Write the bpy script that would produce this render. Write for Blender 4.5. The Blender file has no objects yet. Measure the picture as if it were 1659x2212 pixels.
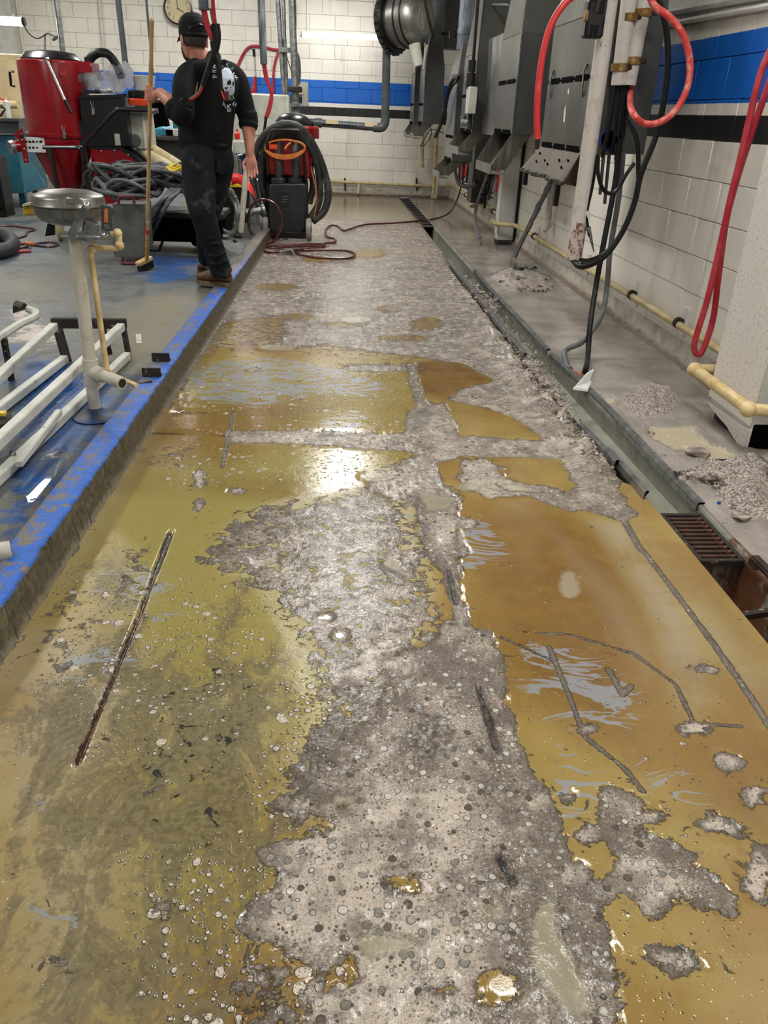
import bpy, bmesh, math, random
import numpy as np
from mathutils import Vector, Matrix, noise as mnoise
from mathutils.bvhtree import BVHTree

random.seed(7)
rng = np.random.default_rng(7)
scene = bpy.context.scene
COL = scene.collection
V = Vector

# ------------------------------------------------------------------ camera
# world: X right, Y down the lane, Z up; lane floor z = 0; metres
F, CX, CY, CAMH = 1690.0, 829.5, 1106.0, 1.28
_Y = np.array([706.0 - CX, -(240.0 - CY), -F]); _Y /= np.linalg.norm(_Y)
_X = np.array([1.0, -0.042, 0.0]); _X -= _Y * _X.dot(_Y); _X /= np.linalg.norm(_X)
_Z = np.cross(_X, _Y)
ROT = np.array([_X, _Y, _Z])                     # camera -> world
cam = bpy.data.cameras.new('camera')
cam.sensor_fit = 'HORIZONTAL'; cam.sensor_width = 36.0
cam.lens = 36.0 * F / 1659.0
cam.clip_start = 0.05; cam.clip_end = 100
camo = bpy.data.objects.new('camera', cam); COL.objects.link(camo)
M4 = Matrix.Identity(4)
for i in range(3):
    for j in range(3):
        M4[i][j] = ROT[i, j]
M4[2][3] = CAMH
camo.matrix_world = M4
scene.camera = camo

# ------------------------------------------------------------------ light
world = bpy.data.worlds.new('world'); scene.world = world
world.use_nodes = True
world.node_tree.nodes['Background'].inputs[0].default_value = (0.9, 0.93, 1.0, 1)
world.node_tree.nodes['Background'].inputs[1].default_value = 0.25
vs = scene.view_settings
vs.view_transform = 'Standard'; vs.look = 'None'; vs.gamma = 1.0
vs.use_curve_mapping = False
vs.exposure = 0.25
cy = scene.cycles
cy.max_bounces = 6; cy.diffuse_bounces = 3; cy.glossy_bounces = 3; cy.transmission_bounces = 4; cy.transparent_max_bounces = 6
cy.caustics_reflective = False; cy.caustics_refractive = False
cy.adaptive_threshold = 0.1
CEIL = 3.5
TROFFER_E = 30.0
# ceiling troffers (x, y): their light and their reflections on the wet floor
TROFFERS = [(0.25, 10.1), (0.2, 6.6), (1.0, 2.2), (1.3, -2.4),  # near panel moved right and one added behind the camera to brighten the wall
            (-3.6, 9.2), (-3.6, 5.4), (-3.6, 1.6), (-1.7, 12.2)]

def rayd(px, py):
    return ROT @ np.array([px - CX, -(py - CY), -F])
def G(px, py, z=0.0):
    d = rayd(px, py); t = (z - CAMH) / d[2]
    return V((d[0] * t, d[1] * t, z))
def A(px, py, y):
    d = rayd(px, py); t = y / d[1]
    return V((d[0] * t, y, d[2] * t + CAMH))
def W(px, py, x):
    d = rayd(px, py); t = x / d[0]
    return V((x, d[1] * t, d[2] * t + CAMH))

# ------------------------------------------------------------------ object helpers
def tag(o, label=None, cat=None, group=None, kind=None):
    if label: o['label'] = label
    if cat: o['category'] = cat
    if group: o['group'] = group
    if kind: o['kind'] = kind
    return o
def empty(name, loc, label=None, cat=None, group=None):
    o = bpy.data.objects.new(name, None); COL.objects.link(o)
    o.location = loc; o.empty_display_size = 0.1
    return tag(o, label, cat, group)
def setpar(o, p):
    if p is None: return
    o.parent = p
    base = V((0, 0, 0)); q = p
    while q is not None:
        base += q.location; q = q.parent
    o.matrix_parent_inverse = Matrix.Translation(-V(p.location)) if p.parent is None else Matrix.Identity(4)
def link_mesh(name, me, mat=None, parent=None):
    o = bpy.data.objects.new(name, me); COL.objects.link(o)
    if mat is not None and not me.materials: me.materials.append(mat)
    setpar(o, parent)
    return o

def catmull(pts, sub=6, closed=False):
    pts = [V(p) for p in pts]; n = len(pts)
    if n < 3 and not closed: return pts
    out = []
    rng_ = range(n) if closed else range(n - 1)
    for i in rng_:
        if closed:
            p0, p1, p2, p3 = pts[(i - 1) % n], pts[i], pts[(i + 1) % n], pts[(i + 2) % n]
        else:
            p1, p2 = pts[i], pts[i + 1]
            p0 = pts[i - 1] if i > 0 else p1 * 2 - p2
            p3 = pts[i + 2] if i + 2 < n else p2 * 2 - p1
        for k in range(sub):
            t = k / sub
            out.append(0.5 * ((2 * p1) + (p2 - p0) * t + (2 * p0 - 5 * p1 + 4 * p2 - p3) * t * t + (3 * p1 - p0 - 3 * p2 + p3) * t ** 3))
    if not closed: out.append(pts[-1])
    return out

class MB:
    def __init__(s): s.v = []; s.f = []
    def add(s, vs_, fs):
        o = len(s.v); s.v += [tuple(p) for p in vs_]; s.f += [tuple(i + o for i in f) for f in fs]; return s
    def hull(s, pts):
        bm = bmesh.new()
        for p in pts: bm.verts.new(p)
        bmesh.ops.convex_hull(bm, input=bm.verts[:])
        bm.verts.ensure_lookup_table(); bm.verts.index_update()
        used = [v for v in bm.verts if v.link_faces]
        ix = {v.index: k for k, v in enumerate(used)}
        s.add([v.co.copy() for v in used], [[ix[v.index] for v in f.verts] for f in bm.faces])
        bm.free(); return s
    def box(s, c, sz, rot=None, b=0.0):
        c = V(c); h = V(sz) * 0.5; R = rot if rot is not None else Matrix.Identity(3)
        if b <= 0:
            P = [c + R @ V((x * h.x, y * h.y, z * h.z)) for x in (-1, 1) for y in (-1, 1) for z in (-1, 1)]
            return s.add(P, [(0, 1, 3, 2), (4, 6, 7, 5), (0, 4, 5, 1), (2, 3, 7, 6), (0, 2, 6, 4), (1, 5, 7, 3)])
        b = min(b, h.x * .9, h.y * .9, h.z * .9)
        I = {}
        P = []
        for x in (-1, 1):
            for y in (-1, 1):
                for z in (-1, 1):
                    for k in range(3):
                        q = [x * (h.x - b), y * (h.y - b), z * (h.z - b)]
                        q[k] = (x, y, z)[k] * h[k]
                        I[(x, y, z, k)] = len(P); P.append(c + R @ V(q))
        fs = []
        for k in range(3):
            a, d = (k + 1) % 3, (k + 2) % 3
            for sg in (-1, 1):
                loop = []
                for (u, w) in ((-1, -1), (1, -1), (1, 1), (-1, 1)):
                    q = [0, 0, 0]; q[k] = sg; q[a] = u; q[d] = w; loop.append(I[(*q, k)])
                fs.append(loop if sg > 0 else loop[::-1])
            for u in (-1, 1):
                for w in (-1, 1):
                    q0 = [0, 0, 0]; q0[a] = u; q0[d] = w; q1 = q0[:]; q0[k] = -1; q1[k] = 1
                    loop = [I[(*q0, a)], I[(*q1, a)], I[(*q1, d)], I[(*q0, d)]]
                    fs.append(loop if u * w < 0 else loop[::-1])
        for x in (-1, 1):
            for y in (-1, 1):
                for z in (-1, 1):
                    l = [I[(x, y, z, 0)], I[(x, y, z, 1)], I[(x, y, z, 2)]]
                    fs.append(l if x * y * z > 0 else l[::-1])
        return s.add(P, fs)
    def bar(s, p0, p1, w, h=None, up=(0, 0, 1), b=0.0):
        p0, p1 = V(p0), V(p1); d = (p1 - p0); L = d.length; d.normalize()
        up = V(up)
        if abs(d.dot(up)) > .98: up = V((1, 0, 0))
        x = d.cross(up).normalized(); z = x.cross(d)
        R = Matrix((x, d, z)).transposed()
        return s.box((p0 + p1) / 2, (w, L, h or w), R, b)
    def cyl(s, p0, p1, r0, r1=None, n=16, cap=True):
        return s.tube([p0, p1], [r0, r0 if r1 is None else r1], n, smooth=False, cap=cap)
    def tube(s, path, r, n=8, smooth=True, closed=False, cap=True, sub=6):
        P = catmull(path, sub, closed) if smooth else [V(p) for p in path]
        m = len(P)
        if isinstance(r, (list, tuple)):
            q = np.interp(np.linspace(0, 1, m), np.linspace(0, 1, len(r)), r)
        else: q = [r] * m
        T = []
        for i in range(m):
            a = P[(i - 1) % m] if (closed or i > 0) else P[i]
            c = P[(i + 1) % m] if (closed or i < m - 1) else P[i]
            t = c - a
            T.append(t.normalized() if t.length > 1e-9 else V((0, 0, 1)))
        up = V((0, 0, 1)) if abs(T[0].z) < .9 else V((1, 0, 0))
        x = T[0].cross(up).normalized()
        vs_ = []; 
        for i in range(m):
            x = (x - T[i] * x.dot(T[i]))
            x = x.normalized() if x.length > 1e-6 else T[i].orthogonal().normalized()
            y = T[i].cross(x)
            for k in range(n):
                a = 2 * math.pi * k / n
                vs_.append(P[i] + (x * math.cos(a) + y * math.sin(a)) * float(q[i]))
        fs = []
        for i in range(m if closed else m - 1):
            i2 = (i + 1) % m
            for k in range(n):
                k2 = (k + 1) % n
                fs.append((i * n + k, i * n + k2, i2 * n + k2, i2 * n + k))
        if cap and not closed:
            fs.append(tuple(range(n))[::-1]); fs.append(tuple((m - 1) * n + k for k in range(n)))
        return s.add(vs_, fs)
    def lathe(s, prof, o, axis=(0, 0, 1), n=24):
        o = V(o); ax = V(axis).normalized(); x = ax.orthogonal().normalized(); y = ax.cross(x)
        vs_ = []
        for r, t in prof:
            for k in range(n):
                a = 2 * math.pi * k / n
                vs_.append(o + ax * t + (x * math.cos(a) + y * math.sin(a)) * max(r, 1e-5))
        fs = []
        for i in range(len(prof) - 1):
            for k in range(n):
                k2 = (k + 1) % n
                fs.append((i * n + k, i * n + k2, (i + 1) * n + k2, (i + 1) * n + k))
        fs.append(tuple(range(n))[::-1]); fs.append(tuple((len(prof) - 1) * n + k for k in range(n)))
        return s.add(vs_, fs)
    def prism(s, poly, vec):
        poly = [V(p) for p in poly]; vec = V(vec); n = len(poly)
        fs = [tuple(range(n))[::-1], tuple(range(n, 2 * n))]
        fs += [(i, (i + 1) % n, n + (i + 1) % n, n + i) for i in range(n)]
        return s.add(poly + [p + vec for p in poly], fs)
    def loft(s, rings, n=20):
        """rings: (centre, axis u * radius, axis v * radius)"""
        vs_ = []
        for c, u, w in rings:
            for k in range(n):
                a = 2 * math.pi * k / n
                vs_.append(V(c) + V(u) * math.cos(a) + V(w) * math.sin(a))
        fs = []
        for i in range(len(rings) - 1):
            for k in range(n):
                k2 = (k + 1) % n
                fs.append((i * n + k, i * n + k2, (i + 1) * n + k2, (i + 1) * n + k))
        fs.append(tuple(range(n))[::-1]); fs.append(tuple((len(rings) - 1) * n + k for k in range(n)))
        return s.add(vs_, fs)
    def ball(s, c, r, n=12, m=8):
        r = V(r) if not isinstance(r, (int, float)) else V((r, r, r))
        prof = []
        c = V(c); vs_ = []; fs = []
        for i in range(1, m):
            th = math.pi * i / m
            for k in range(n):
                a = 2 * math.pi * k / n
                vs_.append(c + V((r.x * math.sin(th) * math.cos(a), r.y * math.sin(th) * math.sin(a), -r.z * math.cos(th))))
        for i in range(m - 2):
            for k in range(n):
                k2 = (k + 1) % n
                fs.append((i * n + k, i * n + k2, (i + 1) * n + k2, (i + 1) * n + k))
        b0 = len(vs_); vs_ += [c - V((0, 0, r.z)), c + V((0, 0, r.z))]
        for k in range(n):
            k2 = (k + 1) % n
            fs.append((b0, k2, k)); fs.append((b0 + 1, (m - 2) * n + k, (m - 2) * n + k2))
        return s.add(vs_, fs)
    def mesh(s, name='m', ang=42, fix=True):
        me = bpy.data.meshes.new(name); me.from_pydata(s.v, [], s.f); me.update()
        if fix:
            bm = bmesh.new(); bm.from_mesh(me); bmesh.ops.recalc_face_normals(bm, faces=bm.faces[:]); bm.to_mesh(me); bm.free()
        if ang:
            me.polygons.foreach_set('use_smooth', [True] * len(me.polygons))
            me.set_sharp_from_angle(angle=math.radians(ang))
        return me
    def build(s, name, mat, parent=None, ang=42):
        return link_mesh(name, s.mesh(name, ang), mat, parent)

def fuse(mb, name, mat, parent, voxel=0.005, smooth=4):
    """one continuous skin from overlapping solids"""
    me = mb.mesh('tmp', 0); o = bpy.data.objects.new('tmp', me); COL.objects.link(o)
    m = o.modifiers.new('r', 'REMESH'); m.mode = 'VOXEL'; m.voxel_size = voxel
    if smooth:
        q = o.modifiers.new('s', 'SMOOTH'); q.iterations = smooth; q.factor = 0.5
    dg = bpy.context.evaluated_depsgraph_get(); dg.update()
    me2 = bpy.data.meshes.new_from_object(o.evaluated_get(dg))
    bpy.data.objects.remove(o); bpy.data.meshes.remove(me)
    me2.name = name; me2.materials.clear()
    me2.polygons.foreach_set('use_smooth', [True] * len(me2.polygons))
    return link_mesh(name, me2, mat, parent)

# ------------------------------------------------------------------ node helpers
class NT:
    def __init__(s, name):
        s.m = bpy.data.materials.new(name); s.m.use_nodes = True
        s.t = s.m.node_tree; s.t.nodes.clear()
        s.out = s.t.nodes.new('ShaderNodeOutputMaterial')
        s.b = s.t.nodes.new('ShaderNodeBsdfPrincipled')
        s.t.links.new(s.b.outputs[0], s.out.inputs[0])
        s.geo = s.t.nodes.new('ShaderNodeNewGeometry')
        s.pos = s.geo.outputs['Position']
    def lk(s, a, inp):
        if isinstance(a, (int, float)): inp.default_value = a
        elif isinstance(a, (tuple, list)):
            inp.default_value = a if len(a) == len(inp.default_value) else (*a, 1)
        else: s.t.links.new(a, inp)
    def set(s, k, a): s.lk(a, s.b.inputs[k]); return s
    def math(s, op, a, b=0.0, c=None, clamp=False):
        n = s.t.nodes.new('ShaderNodeMath'); n.operation = op; n.use_clamp = clamp
        s.lk(a, n.inputs[0]); s.lk(b, n.inputs[1])
        if c is not None: s.lk(c, n.inputs[2])
        return n.outputs[0]
    def add(s, a, b): return s.math('ADD', a, b)
    def sub(s, a, b): return s.math('SUBTRACT', a, b)
    def mul(s, a, b, clamp=False): return s.math('MULTIPLY', a, b, clamp=clamp)
    def mx(s, a, b): return s.math('MAXIMUM', a, b)
    def step(s, a, lo, hi):
        n = s.t.nodes.new('ShaderNodeMapRange'); n.interpolation_type = 'SMOOTHSTEP'; n.clamp = True
        s.lk(a, n.inputs[0]); s.lk(lo, n.inputs[1]); s.lk(hi, n.inputs[2]); n.inputs[3].default_value = 0; n.inputs[4].default_value = 1
        return n.outputs[0]
    def noise(s, scale, detail=4, rough=.55, dist=0, vec=None, w=None):
        n = s.t.nodes.new('ShaderNodeTexNoise'); n.inputs['Scale'].default_value = scale
        n.inputs['Detail'].default_value = detail; n.inputs['Roughness'].default_value = rough
        n.inputs['Distortion'].default_value = dist
        s.lk(vec if vec is not None else s.pos, n.inputs['Vector'])
        return n.outputs[0]
    def voro(s, scale, feat='F1', vec=None, rand=1.0):
        n = s.t.nodes.new('ShaderNodeTexVoronoi'); n.feature = feat; n.inputs['Scale'].default_value = scale
        n.inputs['Randomness'].default_value = rand
        s.lk(vec if vec is not None else s.pos, n.inputs['Vector'])
        return n
    def vmul(s, v, k):
        n = s.t.nodes.new('ShaderNodeVectorMath'); n.operation = 'MULTIPLY'
        s.lk(v, n.inputs[0]); n.inputs[1].default_value = k; return n.outputs[0]
    def vadd(s, v, k):
        n = s.t.nodes.new('ShaderNodeVectorMath'); n.operation = 'ADD'
        s.lk(v, n.inputs[0]); s.lk(k, n.inputs[1]); return n.outputs[0]
    def sep(s, v):
        n = s.t.nodes.new('ShaderNodeSeparateXYZ'); s.lk(v, n.inputs[0]); return n.outputs
    def mix(s, f, a, b):
        n = s.t.nodes.new('ShaderNodeMix'); n.data_type = 'RGBA'; n.clamp_factor = True
        s.lk(f, n.inputs[0]); s.lk(a, n.inputs[6]); s.lk(b, n.inputs[7]); return n.outputs[2]
    def attr(s, name):
        n = s.t.nodes.new('ShaderNodeAttribute'); n.attribute_name = name; return n.outputs
    def bump(s, h, strength=.3, dist=.01, normal=None):
        n = s.t.nodes.new('ShaderNodeBump'); n.inputs['Strength'].default_value = strength
        n.inputs['Distance'].default_value = dist; s.lk(h, n.inputs['Height'])
        if normal is not None: s.lk(normal, n.inputs['Normal'])
        return n.outputs[0]

def srgb(r, g, b):
    f = lambda c: (c / 255 / 12.92) if c <= 10 else ((c / 255 + .055) / 1.055) ** 2.4
    return (f(r), f(g), f(b), 1)

def mk(name, c1, c2=None, scale=12, rough=.5, metal=0, bump=0, bscale=60, thr=(.35, .65), rough2=None, spots=None, objspace=True, **kw):
    """plain procedural material: two tones broken up by noise, optional relief and flecks"""
    N = NT(name)
    tc = N.t.nodes.new('ShaderNodeTexCoord')
    if objspace: N.pos = tc.outputs['Object']
    c2 = c2 or tuple(x * .75 for x in c1[:3]) + (1,)
    n = N.noise(scale, 5, .6)
    f = N.step(n, thr[0], thr[1])
    col = N.mix(f, c1, c2)
    if spots:
        sc, amount, sc_col = spots
        q = N.step(N.noise(sc, 5, .65), 1 - amount - .02, 1 - amount + .02)
        col = N.mix(q, col, sc_col)
    N.set('Base Color', col)
    if rough2 is not None: N.set('Roughness', N.add(rough, N.mul(f, rough2 - rough)))
    else: N.set('Roughness', rough)
    N.set('Metallic', metal)
    for k, v in kw.items(): N.set(k, v)
    if bump: N.set('Normal', N.bump(N.noise(bscale, 5, .6), bump, .004))
    return N.m

def brushed(name, c1, c2, rough=.35, metal=.85, stretch=(60, 60, 2.5)):
    N = NT(name)
    v = N.vmul(N.pos, stretch)
    n = N.noise(1.0, 4, .6, vec=v); n2 = N.noise(3, 4, .6)
    f = N.mul(N.step(n, .35, .7), N.step(n2, .3, .7))
    N.set('Base Color', N.mix(f, c1, c2)); N.set('Metallic', metal)
    N.set('Roughness', N.add(rough, N.mul(n, .18)))
    N.set('Normal', N.bump(n, .06, .003))
    return N.m

MT = {}
MT['black'] = mk('black_rubber', srgb(15, 15, 16), srgb(24, 24, 25), 20, .4, bump=.15, **{'Specular IOR Level': 0.3})
MT['blackgloss'] = mk('black_plastic', srgb(14, 14, 15), srgb(26, 26, 27), 14, .28)
MT['grime'] = mk('grimy_black_cable', srgb(18, 18, 18), srgb(62, 60, 55), 30, .45, bump=.3, thr=(.54, .74), **{'Specular IOR Level': 0.3})
MT['grey_hose'] = mk('grey_rubber_hose', srgb(74, 76, 78), srgb(102, 104, 105), 14, .55, bump=.2)
MT['dark_hose'] = mk('dark_rubber_hose', srgb(44, 46, 47), srgb(88, 89, 88), 9, .55, bump=.3, thr=(.5, .75))
MT['steel'] = brushed('stainless_steel', srgb(124, 122, 116), srgb(176, 174, 168), .3)
MT['steel_dark'] = brushed('worn_stainless', srgb(92, 89, 81), srgb(136, 132, 122), .34)
MT['galv'] = mk('galvanised_steel', srgb(120, 122, 122), srgb(165, 166, 165), 18, .38, .8)
MT['panel_grey'] = mk('grey_painted_panel', srgb(56, 57, 54), srgb(66, 67, 63), 6, .5)
MT['slot'] = mk('dark_slot', srgb(5, 5, 5), srgb(9, 9, 9), 20, .8, **{'Specular IOR Level': 0.02})
MT['duct'] = mk('dark_grey_pvc', srgb(62, 68, 72), srgb(80, 86, 90), 8, .38)
MT['duct_streak'] = brushed('streaked_grey_duct', srgb(66, 74, 82), srgb(140, 148, 156), .45, .1, (30, 30, 3))
MT['white_pipe'] = mk('dirty_white_pvc', srgb(205, 198, 190), srgb(170, 158, 145), 14, .4, bump=.1, thr=(.5, .75), spots=(40, .33, srgb(96, 70, 55)))
MT['pvc'] = mk('aged_white_pvc', srgb(196, 190, 176), srgb(168, 160, 144), 16, .42, bump=.1, thr=(.45, .75), spots=(60, .3, srgb(120, 105, 85)))
MT['pvc_cream'] = mk('cream_pvc', srgb(222, 200, 150), srgb(196, 168, 112), 18, .4, bump=.1, spots=(60, .31, srgb(120, 90, 55)))
MT['pipe_wall'] = mk('yellowed_wall_pipe', srgb(208, 190, 142), srgb(178, 158, 112), 10, .45, bump=.1, spots=(50, .32, srgb(90, 72, 50)))
MT['red_paint'] = mk('dark_red_paint', srgb(148, 8, 22), srgb(132, 6, 18), 6, .25)
MT['red_hose'] = mk('red_hose', srgb(206, 52, 52), srgb(225, 90, 80), 14, .4, thr=(.5, .7))
MT['maroon'] = mk('maroon_hose', srgb(62, 20, 22), srgb(88, 30, 32), 14, .3)
MT['crimson'] = mk('crimson_hose', srgb(160, 28, 42), srgb(180, 60, 70), 14, .35)
MT['orange'] = mk('orange_cord', srgb(214, 130, 62), srgb(196, 108, 48), 20, .45)
MT['orange_br'] = mk('bright_orange_plastic', srgb(226, 78, 36), srgb(205, 62, 28), 20, .4)
MT['yellow'] = mk('yellow_plastic', srgb(226, 194, 40), srgb(200, 166, 36), 12, .45)
MT['cream_hose'] = mk('cream_corrugated_hose', srgb(214, 200, 160), srgb(190, 174, 132), 10, .5)
MT['wood'] = mk('pale_wood', srgb(212, 178, 128), srgb(190, 150, 98), 9, .5, bump=.1, bscale=40)
MT['rust'] = mk('rusty_steel', srgb(74, 48, 34), srgb(44, 32, 26), 22, .7, .2, bump=.5, bscale=70, spots=(30, .38, srgb(112, 66, 38)))
MT['rust_dark'] = mk('dark_rusty_steel', srgb(52, 40, 34), srgb(34, 29, 27), 20, .7, .2, bump=.5, bscale=80, spots=(34, .36, srgb(150, 140, 128)))
MT['brass'] = mk('brassy_clamp', srgb(176, 140, 84), srgb(120, 84, 46), 30, .4, .7)
MT['white_steel'] = mk('chipped_white_paint', srgb(206, 206, 196), srgb(186, 186, 174), 8, .45, bump=.15, thr=(.4, .7), spots=(26, .33, srgb(104, 72, 48)))
MT['white'] = mk('white_plastic', srgb(214, 214, 210), srgb(196, 196, 190), 10, .45)
MT['offwhite'] = mk('off_white_panel', srgb(190, 192, 178), srgb(172, 174, 160), 6, .5)
MT['cream'] = mk('cream_board', srgb(226, 206, 160), srgb(206, 186, 142), 5, .6)
MT['teal'] = mk('teal_painted_metal', srgb(16, 84, 104), srgb(52, 104, 108), 7, .45, thr=(.4, .75), spots=(24, .31, srgb(140, 156, 150)))
MT['blue_box'] = mk('royal_blue_metal', srgb(20, 62, 150), srgb(16, 52, 128), 6, .45)
MT['rubber_wheel'] = mk('pale_grey_wheel', srgb(150, 146, 138), srgb(120, 116, 108), 16, .6, bump=.2)
MT['tankblack'] = mk('scuffed_black_tank', srgb(26, 27, 29), srgb(48, 48, 49), 8, .42, bump=.1, thr=(.45, .75), spots=(30, .3, srgb(96, 96, 94)))
MT['case'] = mk('grey_painted_case', srgb(74, 76, 75), srgb(96, 97, 95), 9, .5, bump=.15, spots=(36, .3, srgb(140, 140, 134)))
MT['silver'] = mk('bright_metal', srgb(200, 200, 198), srgb(160, 160, 158), 20, .25, .9)
MT['clockface'] = mk('cream_clock_face', srgb(206, 194, 150), srgb(196, 182, 138), 5, .3)
MT['maroon_rim'] = mk('brown_clock_rim', srgb(58, 22, 22), srgb(44, 18, 18), 8, .35)
MT['skin'] = mk('skin', srgb(206, 146, 124), srgb(188, 122, 102), 14, .5, bump=.05)
MT['hair'] = mk('dark_hair', srgb(44, 32, 26), srgb(60, 44, 36), 60, .6, bump=.4, bscale=200)
MT['hoodie'] = mk('black_sweatshirt', srgb(10, 11, 13), srgb(16, 17, 20), 10, .85, bump=.25, bscale=240, **{'Specular IOR Level': 0.25})
MT['denim'] = mk('dusty_dark_denim', srgb(13, 18, 25), srgb(29, 33, 37), 7, .85, bump=.3, bscale=220, thr=(.4, .75), spots=(6, .40, srgb(58, 57, 53)), **{'Specular IOR Level': 0.25})
MT['boot'] = mk('brown_leather_boot', srgb(104, 80, 58), srgb(80, 60, 44), 14, .7, bump=.2)
MT['boot_sole'] = mk('tan_boot_sole', srgb(132, 108, 80), srgb(60, 48, 40), 18, .7)
MT['cap'] = mk('black_cap_cloth', srgb(13, 13, 14), srgb(19, 19, 21), 12, .8, bump=.2, bscale=260, **{'Specular IOR Level': 0.25})
MT['paper'] = mk('white_paper', srgb(226, 226, 224), srgb(206, 206, 202), 12, .6)
MT['bristle'] = mk('black_bristles', srgb(20, 20, 20), srgb(44, 42, 40), 90, .8, bump=.6, bscale=260)
MT['green_wire'] = mk('green_wire', srgb(70, 130, 60), srgb(90, 150, 80), 9, .4)
MT['red_wire'] = mk('red_wire', srgb(176, 26, 44), srgb(196, 44, 60), 30, .4)
MT['ribbon'] = mk('red_ribbon', srgb(226, 40, 44), srgb(200, 26, 34), 8, .4)
MT['aqua'] = mk('aqua_plastic', srgb(60, 150, 170), srgb(40, 120, 150), 10, .4)
N = NT('clear_plastic_bag')
N.set('Base Color', (.9, .92, .95, 1)).set('Roughness', .12).set('Transmission Weight', .75).set('IOR', 1.15).set('Alpha', .55)
N.set('Normal', N.bump(N.noise(30, 4, .6, 1.5), .9, .02)); MT['bag'] = N.m
N = NT('lamp_diffuser'); N.set('Base Color', (.9, .9, .9, 1)).set('Emission Color', (1, .985, .95, 1)).set('Emission Strength', TROFFER_E); MT['troffer'] = N.m
N = NT('led_tube'); N.set('Base Color', (.9, .9, .9, 1)).set('Emission Color', (1, .97, .92, 1)).set('Emission Strength', 18.0); MT['tube'] = N.m
N = NT('warm_led_tube'); N.set('Base Color', (.9, .9, .9, 1)).set('Emission Color', (1, .94, .85, 1)).set('Emission Strength', 30.0); MT['tube2'] = N.m

# ================================================================== STRUCTURE
LZ = 0.10                                # level of the raised floor on the left
YB, XW = 14.6, 2.15                      # back wall, right wall
def kx(y): return -0.83 + 0.03 * (np.asarray(y) - 1.67)      # foot of the kerb
def tl(y):                               # left lip of the drain channel
    return np.interp(y, [0, 2.6, 4.1, 5.5, 14.6], [1.235, 1.235, 1.185, 1.20, 1.26])
def tr(y):
    return np.interp(y, [0, 2.6, 4.1, 5.5, 14.6], [1.40, 1.40, 1.37, 1.35, 1.40])

def struct(name, mb, mat, parent=None, ang=30):
    o = mb.build(name, mat, parent, ang)
    if parent is None: o['kind'] = 'structure'
    return o

# ---- numpy distance fields of shapes traced on the floor plane
def sdf(P, poly, pad=.2):
    out = np.full(len(P), -pad)
    q = np.array(poly, float)
    m = (P[:, 0] > q[:, 0].min() - pad) & (P[:, 0] < q[:, 0].max() + pad) & (P[:, 1] > q[:, 1].min() - pad) & (P[:, 1] < q[:, 1].max() + pad)
    p = P[m]
    if len(p) == 0: return out
    d = np.full(len(p), 1e9); ins = np.zeros(len(p), bool)
    n = len(q)
    for i in range(n):
        a, b = q[i], q[(i + 1) % n]
        e = b - a; w = p - a
        t = np.clip((w @ e) / max(e @ e, 1e-12), 0, 1)
        r = w - t[:, None] * e
        d = np.minimum(d, (r * r).sum(1))
        c = (a[1] > p[:, 1]) != (b[1] > p[:, 1])
        with np.errstate(divide='ignore', invalid='ignore'):
            xi = (b[0] - a[0]) * (p[:, 1] - a[1]) / (b[1] - a[1]) + a[0]
        ins ^= c & (p[:, 0] < xi)
    d = np.sqrt(d)
    out[m] = np.maximum(np.where(ins, d, -d), -pad)
    return out
def sdline(P, line, w, pad=.2):
    out = np.full(len(P), -pad); q = np.array(line, float)
    for i in range(len(q) - 1):
        a, b = q[i], q[i + 1]; e = b - a
        m = (P[:, 0] > min(a[0], b[0]) - pad) & (P[:, 0] < max(a[0], b[0]) + pad) & (P[:, 1] > min(a[1], b[1]) - pad) & (P[:, 1] < max(a[1], b[1]) + pad)
        p = P[m]; v_ = p - a
        t = np.clip((v_ @ e) / max(e @ e, 1e-12), 0, 1)
        out[m] = np.maximum(out[m], w - np.sqrt(((v_ - t[:, None] * e) ** 2).sum(1)))
    return out
def px(poly, z=0.0): return [tuple(G(a, b, z)[:2]) for a, b in poly]
def ell(cx, cy, rx, ry, n=12, z=0, rot=0):
    c, s = math.cos(rot), math.sin(rot)
    return px([(cx + rx * math.cos(t) * c - ry * math.sin(t) * s, cy + rx * math.cos(t) * s + ry * math.sin(t) * c) for t in [2 * math.pi * k / n for k in range(n)]], z)
def union(P, polys): 
    r = np.full(len(P), -.2)
    for q in polys: r = np.maximum(r, sdf(P, q))
    return r
def soft(d, w): return np.clip(.5 + d / (2 * w), 0, 1)
def vnoise(x, y, s, seed=0):
    r = np.random.default_rng(seed).random((257, 257))
    x = x * s + 1000; y = y * s + 1000
    i, j = np.floor(x).astype(int), np.floor(y).astype(int); u, v_ = x - i, y - j
    u = u * u * (3 - 2 * u); v_ = v_ * v_ * (3 - 2 * v_)
    g = lambda a, b: r[a % 257, b % 257]
    return (g(i, j) * (1 - u) + g(i + 1, j) * u) * (1 - v_) + (g(i, j + 1) * (1 - u) + g(i + 1, j + 1) * u) * v_
def fbm(x, y, s, oct=4, seed=0):
    o = 0; a = .5
    for k in range(oct): o = o + a * vnoise(x, y, s * 2 ** k, seed + k); a *= .5
    return o

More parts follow.
